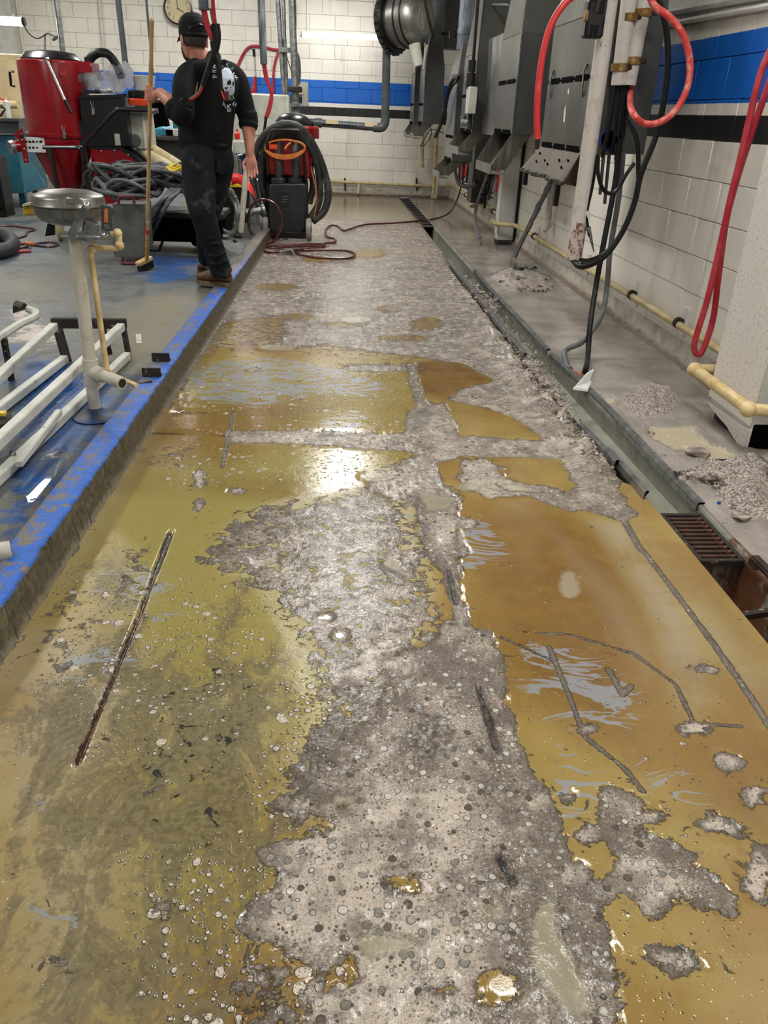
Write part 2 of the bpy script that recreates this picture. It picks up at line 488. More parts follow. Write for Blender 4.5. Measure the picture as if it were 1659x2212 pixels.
def grid_mesh(name, X, Y, Z, attrs, mat):
    """X, Y, Z: (rows, cols)"""
    R, C = X.shape
    me = bpy.data.meshes.new(name)
    idx = np.arange(R * C).reshape(R, C)
    f = np.stack([idx[:-1, :-1], idx[:-1, 1:], idx[1:, 1:], idx[1:, :-1]], -1).reshape(-1, 4)
    me.vertices.add(R * C); me.vertices.foreach_set('co', np.stack([X, Y, Z], -1).astype(np.float32).ravel())
    me.loops.add(len(f) * 4); me.loops.foreach_set('vertex_index', f.astype(np.int32).ravel())
    me.polygons.add(len(f)); me.polygons.foreach_set('loop_start', np.arange(0, len(f) * 4, 4, dtype=np.int32))
    me.polygons.foreach_set('loop_total', np.full(len(f), 4, np.int32))
    me.update(calc_edges=True); me.validate()
    me.polygons.foreach_set('use_smooth', np.ones(len(f), bool))
    for k, a in attrs.items():
        at = me.attributes.new(k, 'FLOAT', 'POINT'); at.data.foreach_set('value', np.asarray(a, np.float32).ravel())
    o = link_mesh(name, me, mat); o['kind'] = 'structure'
    return o

def rows_y(y0, y1, d0, pw):
    ys = [y0]
    while ys[-1] < y1: ys.append(ys[-1] + d0 * max(1, ys[-1] / .8) ** pw)
    ys[-1] = y1
    return np.array(ys)

# ---------------------------------------------------------------- lane floor
ys = np.concatenate([[-4, -2, -.5, .0], rows_y(.3, YB, .0045, 1.25)])
NC = 440
tt = np.linspace(0, 1, NC)
Yg = np.repeat(ys[:, None], NC, 1)
xl = kx(ys) - .01; xr = tl(ys)
Xg = xl[:, None] + (xr - xl)[:, None] * tt[None]
P = np.stack([Xg.ravel(), Yg.ravel()], 1)

CONC = [
    [(530, 540), (575, 470), (900, 480), (1015, 610), (1075, 680), (1165, 800), (1060, 818), (1000, 785), (900, 768), (800, 758), (700, 742), (640, 722), (590, 700), (520, 690), (450, 705), (400, 790), (372, 822), (385, 780), (450, 680), (500, 600)],
    [(1055, 660), (1130, 740), (1180, 800), (1225, 870), (1270, 960), (1340, 1060), (1375, 1112), (1345, 1128), (1290, 1112), (1225, 1085), (1245, 1050), (1215, 1005), (1165, 940), (1105, 900), (1040, 878), (960, 862), (1000, 838), (1065, 822), (1010, 785)],
    [(490, 930), (640, 930), (830, 935), (1000, 940), (1235, 955), (1240, 992), (1000, 985), (830, 972), (640, 958), (490, 955)],
    [(880, 885), (915, 872), (962, 868), (985, 915), (1005, 985), (940, 1000), (900, 985), (872, 935)],
    [(870, 988), (940, 985), (945, 1045), (1005, 1078), (968, 1108), (920, 1105), (895, 1068), (845, 1075), (795, 1058), (790, 1040), (860, 1030)],
    [(995, 990), (1060, 992), (1095, 1035), (1200, 1052), (1295, 1100), (1230, 1104), (1140, 1072), (1050, 1076), (990, 1040)],
    [(876, 785), (896, 785), (924, 880), (898, 884)],
    [(895, 1085), (990, 1085), (992, 1180), (1000, 1290), (1025, 1345), (985, 1345), (955, 1240), (920, 1195)],
    [(1000, 1345), (1060, 1360), (1090, 1440), (1085, 1480), (1110, 1560), (1140, 1640), (1175, 1720), (1215, 1770), (1235, 1860), (1285, 1930), (1315, 2000), (1332, 2060), (1325, 2700), (700, 2700), (650, 2140), (700, 2090), (630, 2085), (600, 2050), (560, 2030), (510, 2000), (565, 1935), (620, 1880), (556, 1842), (600, 1810), (700, 1795), (745, 1740), (705, 1690), (730, 1610), (800, 1560), (835, 1490), (850, 1410), (940, 1390), (962, 1335)],
    [(1300, 1700), (1370, 1705), (1420, 1765), (1385, 1790), (1480, 1835), (1530, 1885), (1590, 1935), (1592, 1978), (1530, 1962), (1460, 1945), (1425, 1990), (1380, 1990), (1368, 1945), (1310, 1905), (1330, 1850), (1285, 1765)],
    [(340, 1700), (330, 1702), (318, 1712)],
    [(560, 1840), (590, 1815), (650, 1822), (660, 1855), (620, 1880), (575, 1862)],
]
CONC = [px(q) for q in CONC]
ELL = [(1225, 1720, 24, 13), (1165, 1732, 36, 28), (1312, 1710, 25, 15), (1406, 1762, 34, 22), (1272, 1800, 36, 24), (1240, 1890, 40, 30), (1302, 1926, 38, 26), (1555, 1782, 52, 24, .35), (1572, 1642, 38, 20, .3), (1635, 1890, 40, 62), (1455, 2072, 74, 30, .25), (1530, 1445, 30, 10), (1270, 1575, 22, 14), (1630, 1715, 25, 30), (1500, 1570, 40, 18), (1340, 1985, 12, 8), (430, 1035, 16, 22), (655, 735, 50, 14), (545, 798, 18, 6), (810, 795, 75, 9), (512, 1058, 22, 7), (430, 1092, 9, 14), (880, 1205, 14, 9), (1010, 1130, 18, 12), (1000, 1190, 16, 14), (655, 1735, 38, 18), (1090, 1010, 14, 5), (1190, 870, 20, 8), (750, 1490, 28, 14), (860, 1430, 40, 16), (830, 1390, 30, 12), (120, 2070, 20, 12), (360, 1960, 24, 14), (565, 2120, 20, 16), (700, 2160, 40, 28), (800, 2190, 46, 30), (630, 2190, 26, 18)]
for e in ELL: CONC.append(ell(*e[:4], rot=(e[4] if len(e) > 4 else 0)))
conc = union(P, CONC)
# thin bared lines: joints and scraper lines
LINES = [([(1130, 1365), (1230, 1370), (1370, 1412), (1460, 1478), (1500, 1562), (1600, 1568)], .006), ([(1185, 1395), (1225, 1490), (1262, 1590), (1350, 1660), (1390, 1710)], .007), ([(1080, 1375), (1190, 1425)], .005), ([(1315, 1445), (1345, 1500), (1365, 1480)], .008),
         ([(1385, 1185), (1425, 1235), (1500, 1335), (1545, 1395), (1600, 1475), (1659, 1562), (1720, 1650)], .010), ([(1345, 1120), (1385, 1190)], .013), ([(505, 890), (480, 1010)], .010), ([(920, 980), (960, 1095)], .03)]
lined = np.full(len(P), -.2)
for l, w in LINES: lined = np.maximum(lined, sdline(P, px(l), w))
# patchy zones where bared spots are scattered (0..1)
PART = [([(430, 1215), (470, 1140), (570, 1090), (700, 1080), (800, 1050), (870, 1090), (890, 1170), (930, 1260), (950, 1345), (900, 1400), (860, 1480), (800, 1560), (700, 1500), (650, 1370), (560, 1270)], .9, .06),
        ([(600, 1750), (640, 1620), (720, 1500), (800, 1480), (840, 1560), (740, 1760), (680, 1800)], .8, .04),
        ([(800, 1010), (900, 1000), (1000, 1060), (960, 1110), (830, 1090)], .7, .04),
        ([(250, 1150), (330, 1180), (330, 1330), (230, 1330)], .45, .05), ([(100, 1300), (190, 1250), (220, 1360), (120, 1480), (60, 1420)], .5, .06),
        ([(560, 560), (900, 560), (1100, 760), (950, 790), (640, 760), (450, 760), (480, 680)], .55, .2),
        ([(300, 970), (430, 960), (420, 1010), (310, 1020)], .4, .05), ([(480, 2700), (520, 2030), (640, 2090), (700, 2700)], .55, .04)]
part = np.zeros(len(P))
for q, v_, w in PART: part = np.maximum(part, v_ * soft(sdf(P, px(q)), w))
EPO = [ell(835, 668, 30, 8), ell(925, 697, 30, 14), ell(800, 548, 34, 10), px([(885, 690), (955, 700), (950, 712), (880, 716)]), ell(640, 685, 50, 9), ell(745, 700, 50, 7), ell(870, 730, 60, 8), px([(510, 690), (620, 680), (610, 740), (500, 740)]), ell(600, 620, 50, 9), ell(690, 560, 40, 6),
       ell(1080, 2130, 42, 34), ell(960, 2140, 20, 10), px([(690, 2100), (760, 2070), (770, 2110), (700, 2140)]), px([(840, 1895), (890, 1890), (900, 1920), (850, 1925)])]
epo = union(P, EPO)
conc = np.minimum(conc, -epo)
PUD = [px(q) for q in [[(900, 1055), (985, 1078), (968, 1102), (920, 1104)], [(1135, 1990), (1160, 1945), (1205, 1935), (1215, 1990), (1240, 2060), (1285, 2130), (1285, 2190), (1230, 2200), (1175, 2140), (1140, 2060)], [(745, 2030), (830, 2005), (905, 2020), (890, 2060), (800, 2070)], [(1040, 1955), (1090, 1940), (1110, 1985), (1060, 2000)],
       [(1060, 1040), (1120, 1045), (1190, 1062), (1100, 1062)], [(990, 1130), (1005, 1180), (985, 1185)], [(540, 1205), (605, 1195), (600, 1225), (560, 1225)], [(380, 858), (425, 850), (410, 870)], [(1180, 765), (1215, 800), (1170, 790)]]]
PUD += [ell(1162, 1858, 22, 20), ell(770, 690, 40, 8), ell(600, 750, 45, 7), ell(850, 665, 26, 7), ell(850, 1215, 26, 14), ell(700, 1332, 22, 10), ell(735, 1372, 18, 14), ell(745, 1725, 28, 12), ell(850, 1432, 30, 12), ell(1230, 1262, 24, 30), ell(815, 1028, 42, 12), ell(1010, 1050, 30, 10)]  # first ellipse is a white glint painted in as a milky puddle spot
pud = union(P, PUD)
SLUR = [([(390, 815), (480, 775), (600, 770), (720, 795), (840, 830), (820, 860), (690, 850), (560, 880), (440, 872)], .95, .06), ([(690, 905), (760, 880), (800, 900), (740, 960), (700, 950)], .8, .03), ([(1090, 1380), (1200, 1370), (1330, 1420), (1400, 1500), (1380, 1600), (1280, 1590), (1150, 1560), (1080, 1480)], .62, .05),
        ([(870, 1110), (960, 1100), (1060, 1120), (1110, 1200), (1020, 1240), (900, 1210)], .72, .04), ([(1200, 1600), (1290, 1640), (1330, 1720), (1220, 1790), (1190, 1700)], .75, .03), ([(1330, 1620), (1500, 1660), (1550, 1760), (1400, 1730)], .55, .04), ([(130, 1220), (330, 1200), (430, 1280), (330, 1330), (180, 1300)], .6, .05), ([(120, 1380), (330, 1400), (270, 1480), (110, 1480)], .6, .05), ([(430, 700), (500, 690), (520, 740), (420, 780)], .6, .05), ([(200, 1330), (420, 1290), (420, 1340), (240, 1360)], .6, .03), ([(0, 1600), (150, 1600), (120, 1800), (20, 1820)], .6, .06), ([(650, 1640), (720, 1560), (740, 1600), (680, 1800), (630, 1780)], .7, .03), ([(20, 1930), (240, 1920), (220, 2010), (40, 2020)], .5, .04)]
slur = np.zeros(len(P))
for q, v_, w in SLUR: slur = np.maximum(slur, v_ * soft(sdf(P, px(q)), w))
BROWN = [([(1000, 1130), (1150, 1080), (1290, 1150), (1390, 1300), (1430, 1450), (1380, 1620), (1250, 1560), (1090, 1480), (1040, 1330)], .85, .1), ([(880, 785), (980, 775), (1070, 822), (960, 860), (905, 850)], 1.0, .05), ([(300, 880), (520, 860), (700, 880), (500, 1010), (280, 1010)], .55, .12), ([(60, 1480), (160, 1420), (150, 1560), (60, 1620)], .4, .08), ([(1400, 1270), (1440, 1300), (1530, 1480), (1440, 1460)], .7, .05), ([(500, 690), (640, 690), (600, 760), (500, 760)], .6, .06), ([(600, 2080), (700, 2100), (640, 2700), (420, 2700), (440, 2080)], .75, .06), ([(1440, 1560), (1659, 1600), (1659, 1800), (1530, 1760)], .6, .08), ([(1659, 1560), (1659, 1400), (1500, 1210), (1450, 1190)], .45, .08), ([(200, 1000), (900, 1050), (900, 1090), (200, 1060)], .35, .06), ([(0, 1980), (200, 1900), (420, 1920), (420, 2100), (0, 2700)], .25, .1)]
brown = np.zeros(len(P))
for q, v_, w in BROWN: brown = np.maximum(brown, v_ * soft(sdf(P, px(q)), w))
PALE = [([(0, 1560), (150, 1600), (300, 1760), (260, 2000), (420, 2700), (0, 2700)], .6, .12), ([(0, 1400), (250, 1330), (330, 1480), (200, 1720), (0, 1780)], .75, .1), ([(330, 1520), (600, 1480), (560, 1700), (380, 1680)], .5, .08), ([(0, 2000), (260, 1900), (360, 2100), (100, 2700), (0, 2700)], .3, .08), ([(1290, 1130), (1350, 1130), (1480, 1330), (1560, 1560), (1480, 1560), (1420, 1330)], .8, .05), ([(1180, 1130), (1330, 1280), (1420, 1450), (1390, 1470), (1300, 1300)], .35, .05), ([(1380, 1130), (1659, 1480), (1659, 1560), (1560, 1450)], .5, .06), ([(200, 960), (280, 960), (140, 1260), (40, 1330)], .35, .08), ([(0, 1430), (80, 1380), (100, 1560), (0, 1700)], .5, .1), ([(0, 1660), (150, 1680), (100, 1830), (0, 1850)], .7, .08), ([(820, 1000), (960, 1100), (880, 1180), (700, 1000)], .3, .1)]
pale = np.zeros(len(P))
for q, v_, w in PALE: pale = np.maximum(pale, v_ * soft(sdf(P, px(q)), w))
OLIVE = [([(120, 1240), (300, 960), (860, 960), (900, 1200), (820, 1500), (600, 1700), (560, 1960), (300, 2200), (100, 2200), (200, 1700)], .9, .15), ([(390, 770), (900, 770), (900, 930), (500, 930), (380, 860)], .5, .1)]
olive = np.zeros(len(P))
for q, v_, w in OLIVE: olive = np.maximum(olive, v_ * soft(sdf(P, px(q)), w))
DARK = [([(0, 1480), (330, 1380), (640, 1420), (640, 1900), (520, 2700), (0, 2700)], .62, .1), ([(180, 1390), (330, 1330), (300, 1480), (160, 1640)], .7, .05), ([(200, 1990), (520, 1960), (600, 2090), (560, 2700), (260, 2700)], .62, .06), ([(260, 1440), (340, 1380), (560, 1400), (640, 1480), (600, 1600), (640, 1720), (560, 1840), (480, 1900), (300, 1900), (200, 1800), (180, 1700), (240, 1560)], .8, .1), ([(870, 1560), (960, 1520), (1010, 1600), (960, 1660), (890, 1640)], .95, .03), ([(0, 1830), (70, 1790), (60, 1930), (0, 2040)], .95, .05), ([(130, 1200), (330, 1190), (300, 1320), (200, 1340)], .5, .06), ([(160, 1400), (260, 1330), (230, 1480), (120, 1480)], .55, .05), ([(440, 1310), (540, 1240), (560, 1320), (500, 1420), (440, 1420)], .6, .05), ([(60, 1950), (260, 1880), (260, 1990), (80, 2050)], .6, .05), ([(560, 1780), (640, 1640), (720, 1500), (740, 1620), (650, 1800)], .8, .03), ([(200, 2060), (300, 2040), (340, 2700), (220, 2700)], .55, .04), ([(1040, 1820), (1110, 1800), (1140, 1950), (1080, 1960)], .9, .03), ([(540, 1600), (640, 1590), (620, 1660), (480, 1680)], .7, .05), ([(540, 1100), (620, 1100), (640, 1150), (560, 1150)], .6, .05), ([(0, 1570), (60, 1690), (0, 1720)], .6, .04)]
dark = np.zeros(len(P))
for q, v_, w in DARK: dark = np.maximum(dark, v_ * soft(sdf(P, px(q)), w))
dots = np.zeros(len(P))
for q, v_, w in [([(560, 1700), (640, 1480), (760, 1400), (850, 1500), (620, 1860)], 1.0, .06), ([(300, 1850), (560, 1820), (560, 2700), (300, 2150)], .75, .1), ([(100, 1200), (560, 1260), (640, 1500), (300, 1700), (60, 1500)], .4, .1), ([(400, 780), (900, 780), (900, 1060), (300, 1060)], .35, .1), ([(480, 2700), (520, 2030), (640, 2090), (1000, 2150), (1000, 2700)], .9, .05), ([(1000, 1100), (1659, 1560), (1659, 2700), (1330, 2700), (1200, 1800)], .2, .1)]:
    dots = np.maximum(dots, v_ * soft(sdf(P, px(q)), w))
LITE = [([(600, 1900), (680, 1800), (745, 1740), (780, 1640), (900, 1680), (980, 1700), (1010, 1800), (1000, 1950), (1050, 2080), (1000, 2700), (860, 2700), (640, 2090), (520, 2000)], 1.0, .05), ([(540, 520), (575, 470), (900, 480), (1075, 680), (1250, 900), (1370, 1110), (1230, 1100), (980, 1110), (860, 1060), (480, 960), (480, 930), (900, 920), (1000, 800), (600, 720), (400, 790)], .75, .1), ([(430, 1215), (570, 1090), (800, 1050), (890, 1170), (950, 1345), (860, 1480), (700, 1500)], .55, .08), ([(920, 1100), (975, 1110), (985, 1230), (950, 1200)], .8, .02)]
lite = np.zeros(len(P))
for q, v_, w in LITE: lite = np.maximum(lite, v_ * soft(sdf(P, px(q)), w))
for e in ELL: lite = np.maximum(lite, soft(sdf(P, ell(*e[:4], rot=(e[4] if len(e) > 4 else 0))) - .009, .004))
for q in ([(1335, 1720), (1360, 1725), (1390, 1780), (1370, 1800)], [(1340, 1860), (1400, 1850), (1520, 1910), (1440, 1930), (1410, 1975), (1385, 1975), (1375, 1930)]): lite = np.maximum(lite, soft(sdf(P, px(q)), .012))
# grooves: joints still open, rust in some
JO = [([(368, 1150), (335, 1235)], .010), ([(335, 1235), (300, 1330), (215, 1530), (165, 1650)], .007), ([(968, 1225), (985, 1300)], .009), ([(1035, 1480), (1072, 1610)], .010), ([(320, 932), (490, 938)], .010), ([(360, 885), (470, 890)], .010), ([(400, 857), (450, 862)], .006), ([(1080, 1850), (1110, 1900)], .009)]
jo = np.full(len(P), -.2)
for l, w in JO: jo = np.maximum(jo, sdline(P, px(l), w))
rusty = np.zeros(len(P))
for q in [[(340, 1235), (300, 1235), (130, 1680), (200, 1680)], [(300, 870), (500, 860), (500, 950), (300, 960)]]: rusty = np.maximum(rusty, soft(sdf(P, px(q)), .02))
# relief
fx, fy = P[:, 0], P[:, 1]
cm = np.clip(conc / .012 + .5 + (fbm(fx, fy, 18, 3, 3) - .45) * 3, 0, 1)
z = -.003 * cm + cm * (fbm(fx, fy, 55, 3, 9) - .45) * .008
z += (fbm(fx, fy, 1.2, 2, 21) - .4) * .004
dtr = tl(fy) - fx                                       # broken ridge beside the channel
rid = np.clip(1 - np.abs(dtr - .07) / .13, 0, 1) * np.clip((fy - 2.7) / .25, 0, 1) * np.clip((7.6 - fy) / 2.5, 0, 1)
z += rid * (.012 + .075 * np.maximum(fbm(fx, fy, 14, 4, 31) - .3, 0)) 
conc = np.maximum(conc, (rid - .25) * .2)
brk = np.clip(1 - dtr / (.02 + .06 * fbm(fx, fy, 9, 3, 5)), 0, 1) * np.clip((fy - 2.75) / .1, 0, 1) * np.clip((8.5 - fy) / 1, 0, 1)
z -= brk * .06
z = np.where(pud > -.01, z * np.clip(-pud / .01, 0, 1) - .0035 * np.clip(1 + pud / .01, 0, 1), z)
z -= np.clip(jo / .006 + .3, 0, 1) * .012
kd = fx - kx(fy)
conc = np.maximum(conc, np.where(fy > 3.6, .035 - kd, np.where(fy > 1.5, .012 - kd, -.2)))

# lane material
N = NT('wet_lane_floor')
at = lambda k: N.attr(k)[2]
a_conc, a_part, a_pud, a_slur, a_brown, a_pale, a_olive, a_dark, a_dots, a_jo, a_rust = [at(k) for k in ('conc', 'part', 'pud', 'slur', 'brown', 'pale', 'olive', 'dark', 'dots', 'jo', 'rusty')]
nlo = N.noise(2.6, 4, .6); nmid = N.noise(13, 5, .62, .4); nhi = N.noise(55, 4, .65); nsp = N.noise(210, 3, .7)
# bared concrete mask
s1 = N.add(a_conc, N.add(N.mul(N.sub(nmid, .5), .085), N.mul(N.sub(nhi, .5), .038)))
npat = N.noise(21, 6, .68, .6)
s2 = N.mul(N.sub(N.add(npat, N.add(N.mul(a_part, .30), N.mul(N.step(a_conc, -.05, -.005), .07))), .69), .12)
s3 = N.add(at('line'), N.add(N.mul(N.sub(nhi, .5), .010), N.mul(N.sub(nmid, .5), .010)))
sdc = N.mx(N.mx(s1, s2), s3)
# round bared dots
def dotlayer(sc, k):
    v_ = N.voro(sc)
    w_ = N.vmul(N.vadd(N.pos, (k, k, 0)), (1, 1, 1))
    rnd = N.sep(v_.outputs['Color'])[0]
    r = N.mul(N.mul(N.math('POWER', rnd, 1.7), .5), N.step(N.add(a_dots, N.mul(N.sub(nmid, .5), .9)), .06, .55))
    return N.mul(N.sub(r, N.add(v_.outputs['Distance'], N.mul(N.sub(nhi, .5), .25))), 1.0 / sc)
sdbig = sdc
sdd = N.mx(dotlayer(30, 3.0), dotlayer(75, 7.0))
sdc = N.mx(sdc, sdd)
cmask = N.step(sdc, -.0008, .0012)
# epoxy colour
ep = N.mix(N.step(nlo, .38, .62), srgb(140, 112, 58), srgb(154, 132, 76))
ep = N.mix(N.mul(a_olive, N.add(.55, N.mul(nmid, .8))), ep, srgb(146, 136, 78))
ep = N.mix(N.mul(a_brown, N.step(N.add(nlo, N.mul(nmid, .5)), .45, .95)), ep, srgb(108, 76, 34))
ep = N.mix(N.mul(a_brown, .35), ep, srgb(114, 80, 38))
yfl = N.sep(N.pos)[1]
ep = N.mix(N.mul(a_pale, N.step(N.add(nlo, N.mul(nmid, .4)), .4, .85)), ep, srgb(164, 154, 130))
ep = N.mix(N.mul(N.step(N.add(yfl, N.mul(nmid, 1.2)), 10.2, 11.2), .85), ep, N.mix(N.step(nmid, .4, .65), srgb(136, 126, 106), srgb(112, 104, 88)))
ep = N.mix(N.mul(N.step(nhi, .5, .8), .35), ep, srgb(120, 92, 46))
dk = N.step(N.add(N.mul(a_dark, .66), N.add(N.mul(N.sub(N.noise(7, 5, .72, .9, vec=N.vmul(N.pos, (1.5, .8, 1))), .5), 1.5), N.mul(N.sub(nhi, .5), .8))), .22, .46)
ep = N.mix(N.mul(dk, .74), ep, N.mix(N.step(nhi, .4, .6), srgb(80, 74, 62), srgb(116, 107, 84)))
dk2 = N.step(N.add(N.mul(a_dark, .42), npat), .92, .95)
ep = N.mix(dk2, ep, srgb(48, 47, 45))
# slurry film: swirled grey-blue streaks
sw = N.noise(4.0, 3, .5, 1.6); sw2 = N.noise(3.6, 3, .5, 3.2, vec=N.vmul(N.pos, (.8, 1.7, 1)))
band = N.sub(1.0, N.math('ABSOLUTE', N.mul(N.sub(sw2, .5), 8.0)))
sl = N.step(N.add(N.mul(a_slur, .62), N.add(N.mul(band, .55), N.mul(N.sub(sw, .5), .7))), .74, .84)
sl = N.mul(sl, N.step(a_slur, .05, .3))
ep = N.mix(N.mul(sl, .8), ep, srgb(140, 144, 150))
# pale scrape arcs on the epoxy
# concrete colour: cement, stones, pits
nfi = N.noise(420, 2, .7)
ce = N.mix(N.step(nsp, .34, .66), srgb(112, 98, 85), srgb(200, 185, 168))
ce = N.mix(N.mul(N.step(nmid, .4, .65), .5), ce, srgb(172, 160, 146))
big = N.add(N.sub(N.noise(5.5, 5, .66, .5), N.mul(at('lite'), .22)), .10)
ce = N.mix(N.mul(N.step(big, .50, .64), .75), ce, N.mix(N.step(nsp, .4, .6), srgb(88, 77, 65), srgb(116, 103, 90)))
ce = N.mix(N.mul(N.step(big, .48, .36), .68), ce, N.mix(N.step(nfi, .55, .66), srgb(216, 202, 185), srgb(120, 105, 90)))
def stones(sc, keep):
    v_ = N.voro(sc); r_ = N.sep(v_.outputs['Color'])
    d_ = N.sub(N.mul(N.step(r_[0], keep, keep + .25), N.add(.22, N.mul(r_[2], .22))), N.add(v_.outputs['Distance'], N.mul(N.sub(nhi, .5), .3)))
    return N.step(d_, .0, .05), N.step(d_, -.09, -.02), r_[1]
st1, so1, sr1 = stones(50, .3); st2, so2, sr2 = stones(130, .3)
def scol(r_): return N.mix(N.step(r_, .80, .86), N.mix(N.step(r_, .2, .65), srgb(140, 134, 126), srgb(214, 208, 198)), srgb(80, 70, 58))
ce = N.mix(N.mul(so2, .45), ce, srgb(84, 74, 64)); ce = N.mix(st2, ce, scol(sr2))
ce = N.mix(N.mul(so1, .7), ce, srgb(70, 62, 54)); ce = N.mix(st1, ce, scol(sr1))
farm = N.step(N.sep(N.pos)[1], 3.0, 4.6)
st3, so3, sr3 = stones(24, .25)
ce = N.mix(N.mul(N.mul(so3, farm), .75), ce, srgb(104, 99, 92))
ce = N.mix(N.mul(st3, farm), ce, N.mix(N.step(sr3, .55, .7), srgb(222, 219, 213), srgb(150, 145, 138)))
stone = N.mx(N.mx(st1, N.mul(st2, .6)), N.mul(N.mul(st3, farm), 1.6))
ce = N.mix(N.step(nfi, .60, .68), ce, srgb(62, 54, 46))
wetz = N.step(N.add(nmid, N.mul(nlo, .5)), .70, .90)
ce = N.mix(N.mul(wetz, .6), ce, srgb(92, 81, 68))
ce = N.mix(N.mul(N.step(N.add(N.mul(a_dark, .75), N.mul(N.sub(nhi, .5), 1.8)), .40, .85), .8), ce, srgb(58, 52, 44))
rim = N.mul(N.step(sdbig, .013, .004), N.step(sdbig, -.002, .001))
ce = N.mix(N.mul(rim, .8), ce, srgb(96, 86, 74))
ce = N.mix(N.mul(N.step(sdd, -.0008, .0008), N.step(sdbig, .0, -.002)), ce, N.mix(N.step(nsp, .5, .6), srgb(214, 202, 186), srgb(140, 124, 106)))
col = N.mix(cmask, ep, ce)
# milky puddles and joints
pm = N.step(N.add(a_pud, N.add(N.mul(N.sub(nmid, .5), .05), N.mul(N.sub(nhi, .5), .02))), -.008, .016)
col = N.mix(N.mul(pm, .74), col, srgb(158, 150, 128))
jm = N.step(N.add(a_jo, N.add(N.mul(N.sub(nhi, .5), .016), N.mul(N.sub(nmid, .5), .022))), -.001, .002)
jc = N.mix(a_rust, N.mix(N.step(nhi, .42, .6), srgb(40, 37, 33), srgb(84, 76, 66)), N.mix(N.step(nhi, .4, .6), srgb(92, 58, 32), srgb(48, 34, 24)))
col = N.mix(jm, col, jc)
N.set('Base Color', col)
ro = N.add(.045, N.mul(nhi, .09)); ro = N.add(ro, N.mul(sl, .12)); ro = N.add(ro, N.mul(a_part, .17))
rc = N.add(.17, N.mul(nsp, .28))
wet = N.step(npat, .40, .56)
rc = N.sub(rc, N.mul(wet, .16))
def fmix(f, a, b): return N.add(N.mul(N.sub(1.0, f), a), N.mul(f, b))
ro = fmix(cmask, ro, rc); ro = fmix(pm, ro, .05)
N.set('Roughness', ro)
hc = N.add(N.mul(stone, .5), N.add(N.add(N.mul(nhi, .9), N.mul(nmid, 1.6)), N.mul(nsp, .35)))
nopud = N.sub(1.0, pm)
h = N.mul(N.mul(hc, cmask), nopud)
h = N.add(h, N.mul(N.step(sdc, -.003, .004), .25))
ripple = N.add(N.mul(npat, .07), N.mul(N.add(nsp, N.mul(nhi, .6)), N.add(.02, N.mul(a_part, .12))))
h = N.add(h, N.mul(ripple, N.sub(1.0, cmask)))
N.set('Normal', N.bump(h, 1.0, .009))
N.set('Specular IOR Level', .55)
film = N.mul(N.mul(cmask, N.step(N.add(npat, N.mul(a_part, .10)), .44, .54)), .85)
N.set('Coat Weight', film).set('Coat Roughness', .05).set('Coat IOR', 1.33)
N.set('Coat Normal', N.bump(N.add(N.mul(nmid, 1.0), N.mul(nhi, .45)), .55, .006))
floor_attrs = dict(line=lined, lite=lite, conc=conc, part=part, pud=pud, slur=slur, brown=brown, pale=pale, olive=olive, dark=dark, dots=dots, jo=jo, rusty=rusty)
grid_mesh('floor', Xg, Yg, z.reshape(Xg.shape), floor_attrs, N.m)

# ---------------------------------------------------------------- floor strip on the right of the channel
ysr = np.concatenate([[-4, -1, 0], rows_y(1.2, YB, .008, 1.0)])
NR = 120
X2 = tr(ysr)[:, None] + .012 + (XW - tr(ysr) - .012)[:, None] * np.linspace(0, 1, NR)[None]
Y2 = np.repeat(ysr[:, None], NR, 1); P2 = np.stack([X2.ravel(), Y2.ravel()], 1); gx, gy = P2.T
RUB = [([(1290, 850), (1400, 830), (1560, 900), (1640, 960), (1659, 1000), (1659, 1260), (1500, 1075), (1380, 955)], .024), ([(1330, 880), (1400, 830), (1470, 860), (1450, 900), (1380, 910)], .07), ([(1440, 1040), (1560, 1010), (1659, 1000), (1659, 1130), (1600, 1120), (1540, 1060)], .10), ([(1060, 600), (1110, 580), (1180, 600), (1200, 630), (1100, 635)], .07), ([(1480, 985), (1510, 975), (1530, 1000), (1500, 1010)], .05), ([(1290, 860), (1400, 960), (1560, 1100), (1659, 1190), (1659, 1130), (1500, 1000), (1400, 880)], .03)]
rub = np.zeros(len(P2))
for q, h_ in RUB: rub = np.maximum(rub, h_ * soft(sdf(P2, px(q)), .07))
pud2 = union(P2, [px([(1395, 925), (1500, 925), (1510, 950), (1580, 980), (1610, 1000), (1560, 1015), (1500, 985), (1440, 970), (1400, 945)]), ell(1315, 868, 16, 8), ell(1590, 1010, 30, 7)])
edge = np.clip(1 - (XW - gx) / .12, 0, 1)
z2 = rub * (fbm(gx, gy, 16, 4, 41) * 1.3) + (fbm(gx, gy, 5, 3, 8) - .45) * .006 * np.clip((7 - gy) / 2, 0, 1)
z2 += edge ** 2 * .03 * fbm(gx, gy, 8, 3, 2)
z2 = np.where(pud2 > 0, -.002, z2)
N = NT('wet_grey_screed')
rb, p2 = N.attr('rub')[2], N.attr('pud')[2]
n1, n2, n3 = N.noise(4, 5, .6), N.noise(22, 6, .65), N.noise(110, 5, .7)
c = N.mix(N.step(n1, .35, .65), srgb(160, 152, 144), srgb(132, 125, 116))
c = N.mix(N.mul(N.step(n2, .5, .75), .5), c, srgb(100, 90, 80))
yy = N.sep(N.pos)[1]
c = N.mix(N.mul(N.step(yy, 8.5, 11), .6), c, srgb(116, 106, 88))
rubm = N.step(N.add(N.mul(rb, 12), N.mul(N.sub(n2, .5), .9)), .22, .6)
rc_ = N.mix(N.step(n3, .4, .66), srgb(104, 92, 82), srgb(214, 202, 192))
c = N.mix(rubm, c, rc_)
c = N.mix(N.mul(N.step(n3, .66, .74), N.step(yy, 7, 4)), c, srgb(60, 54, 48))
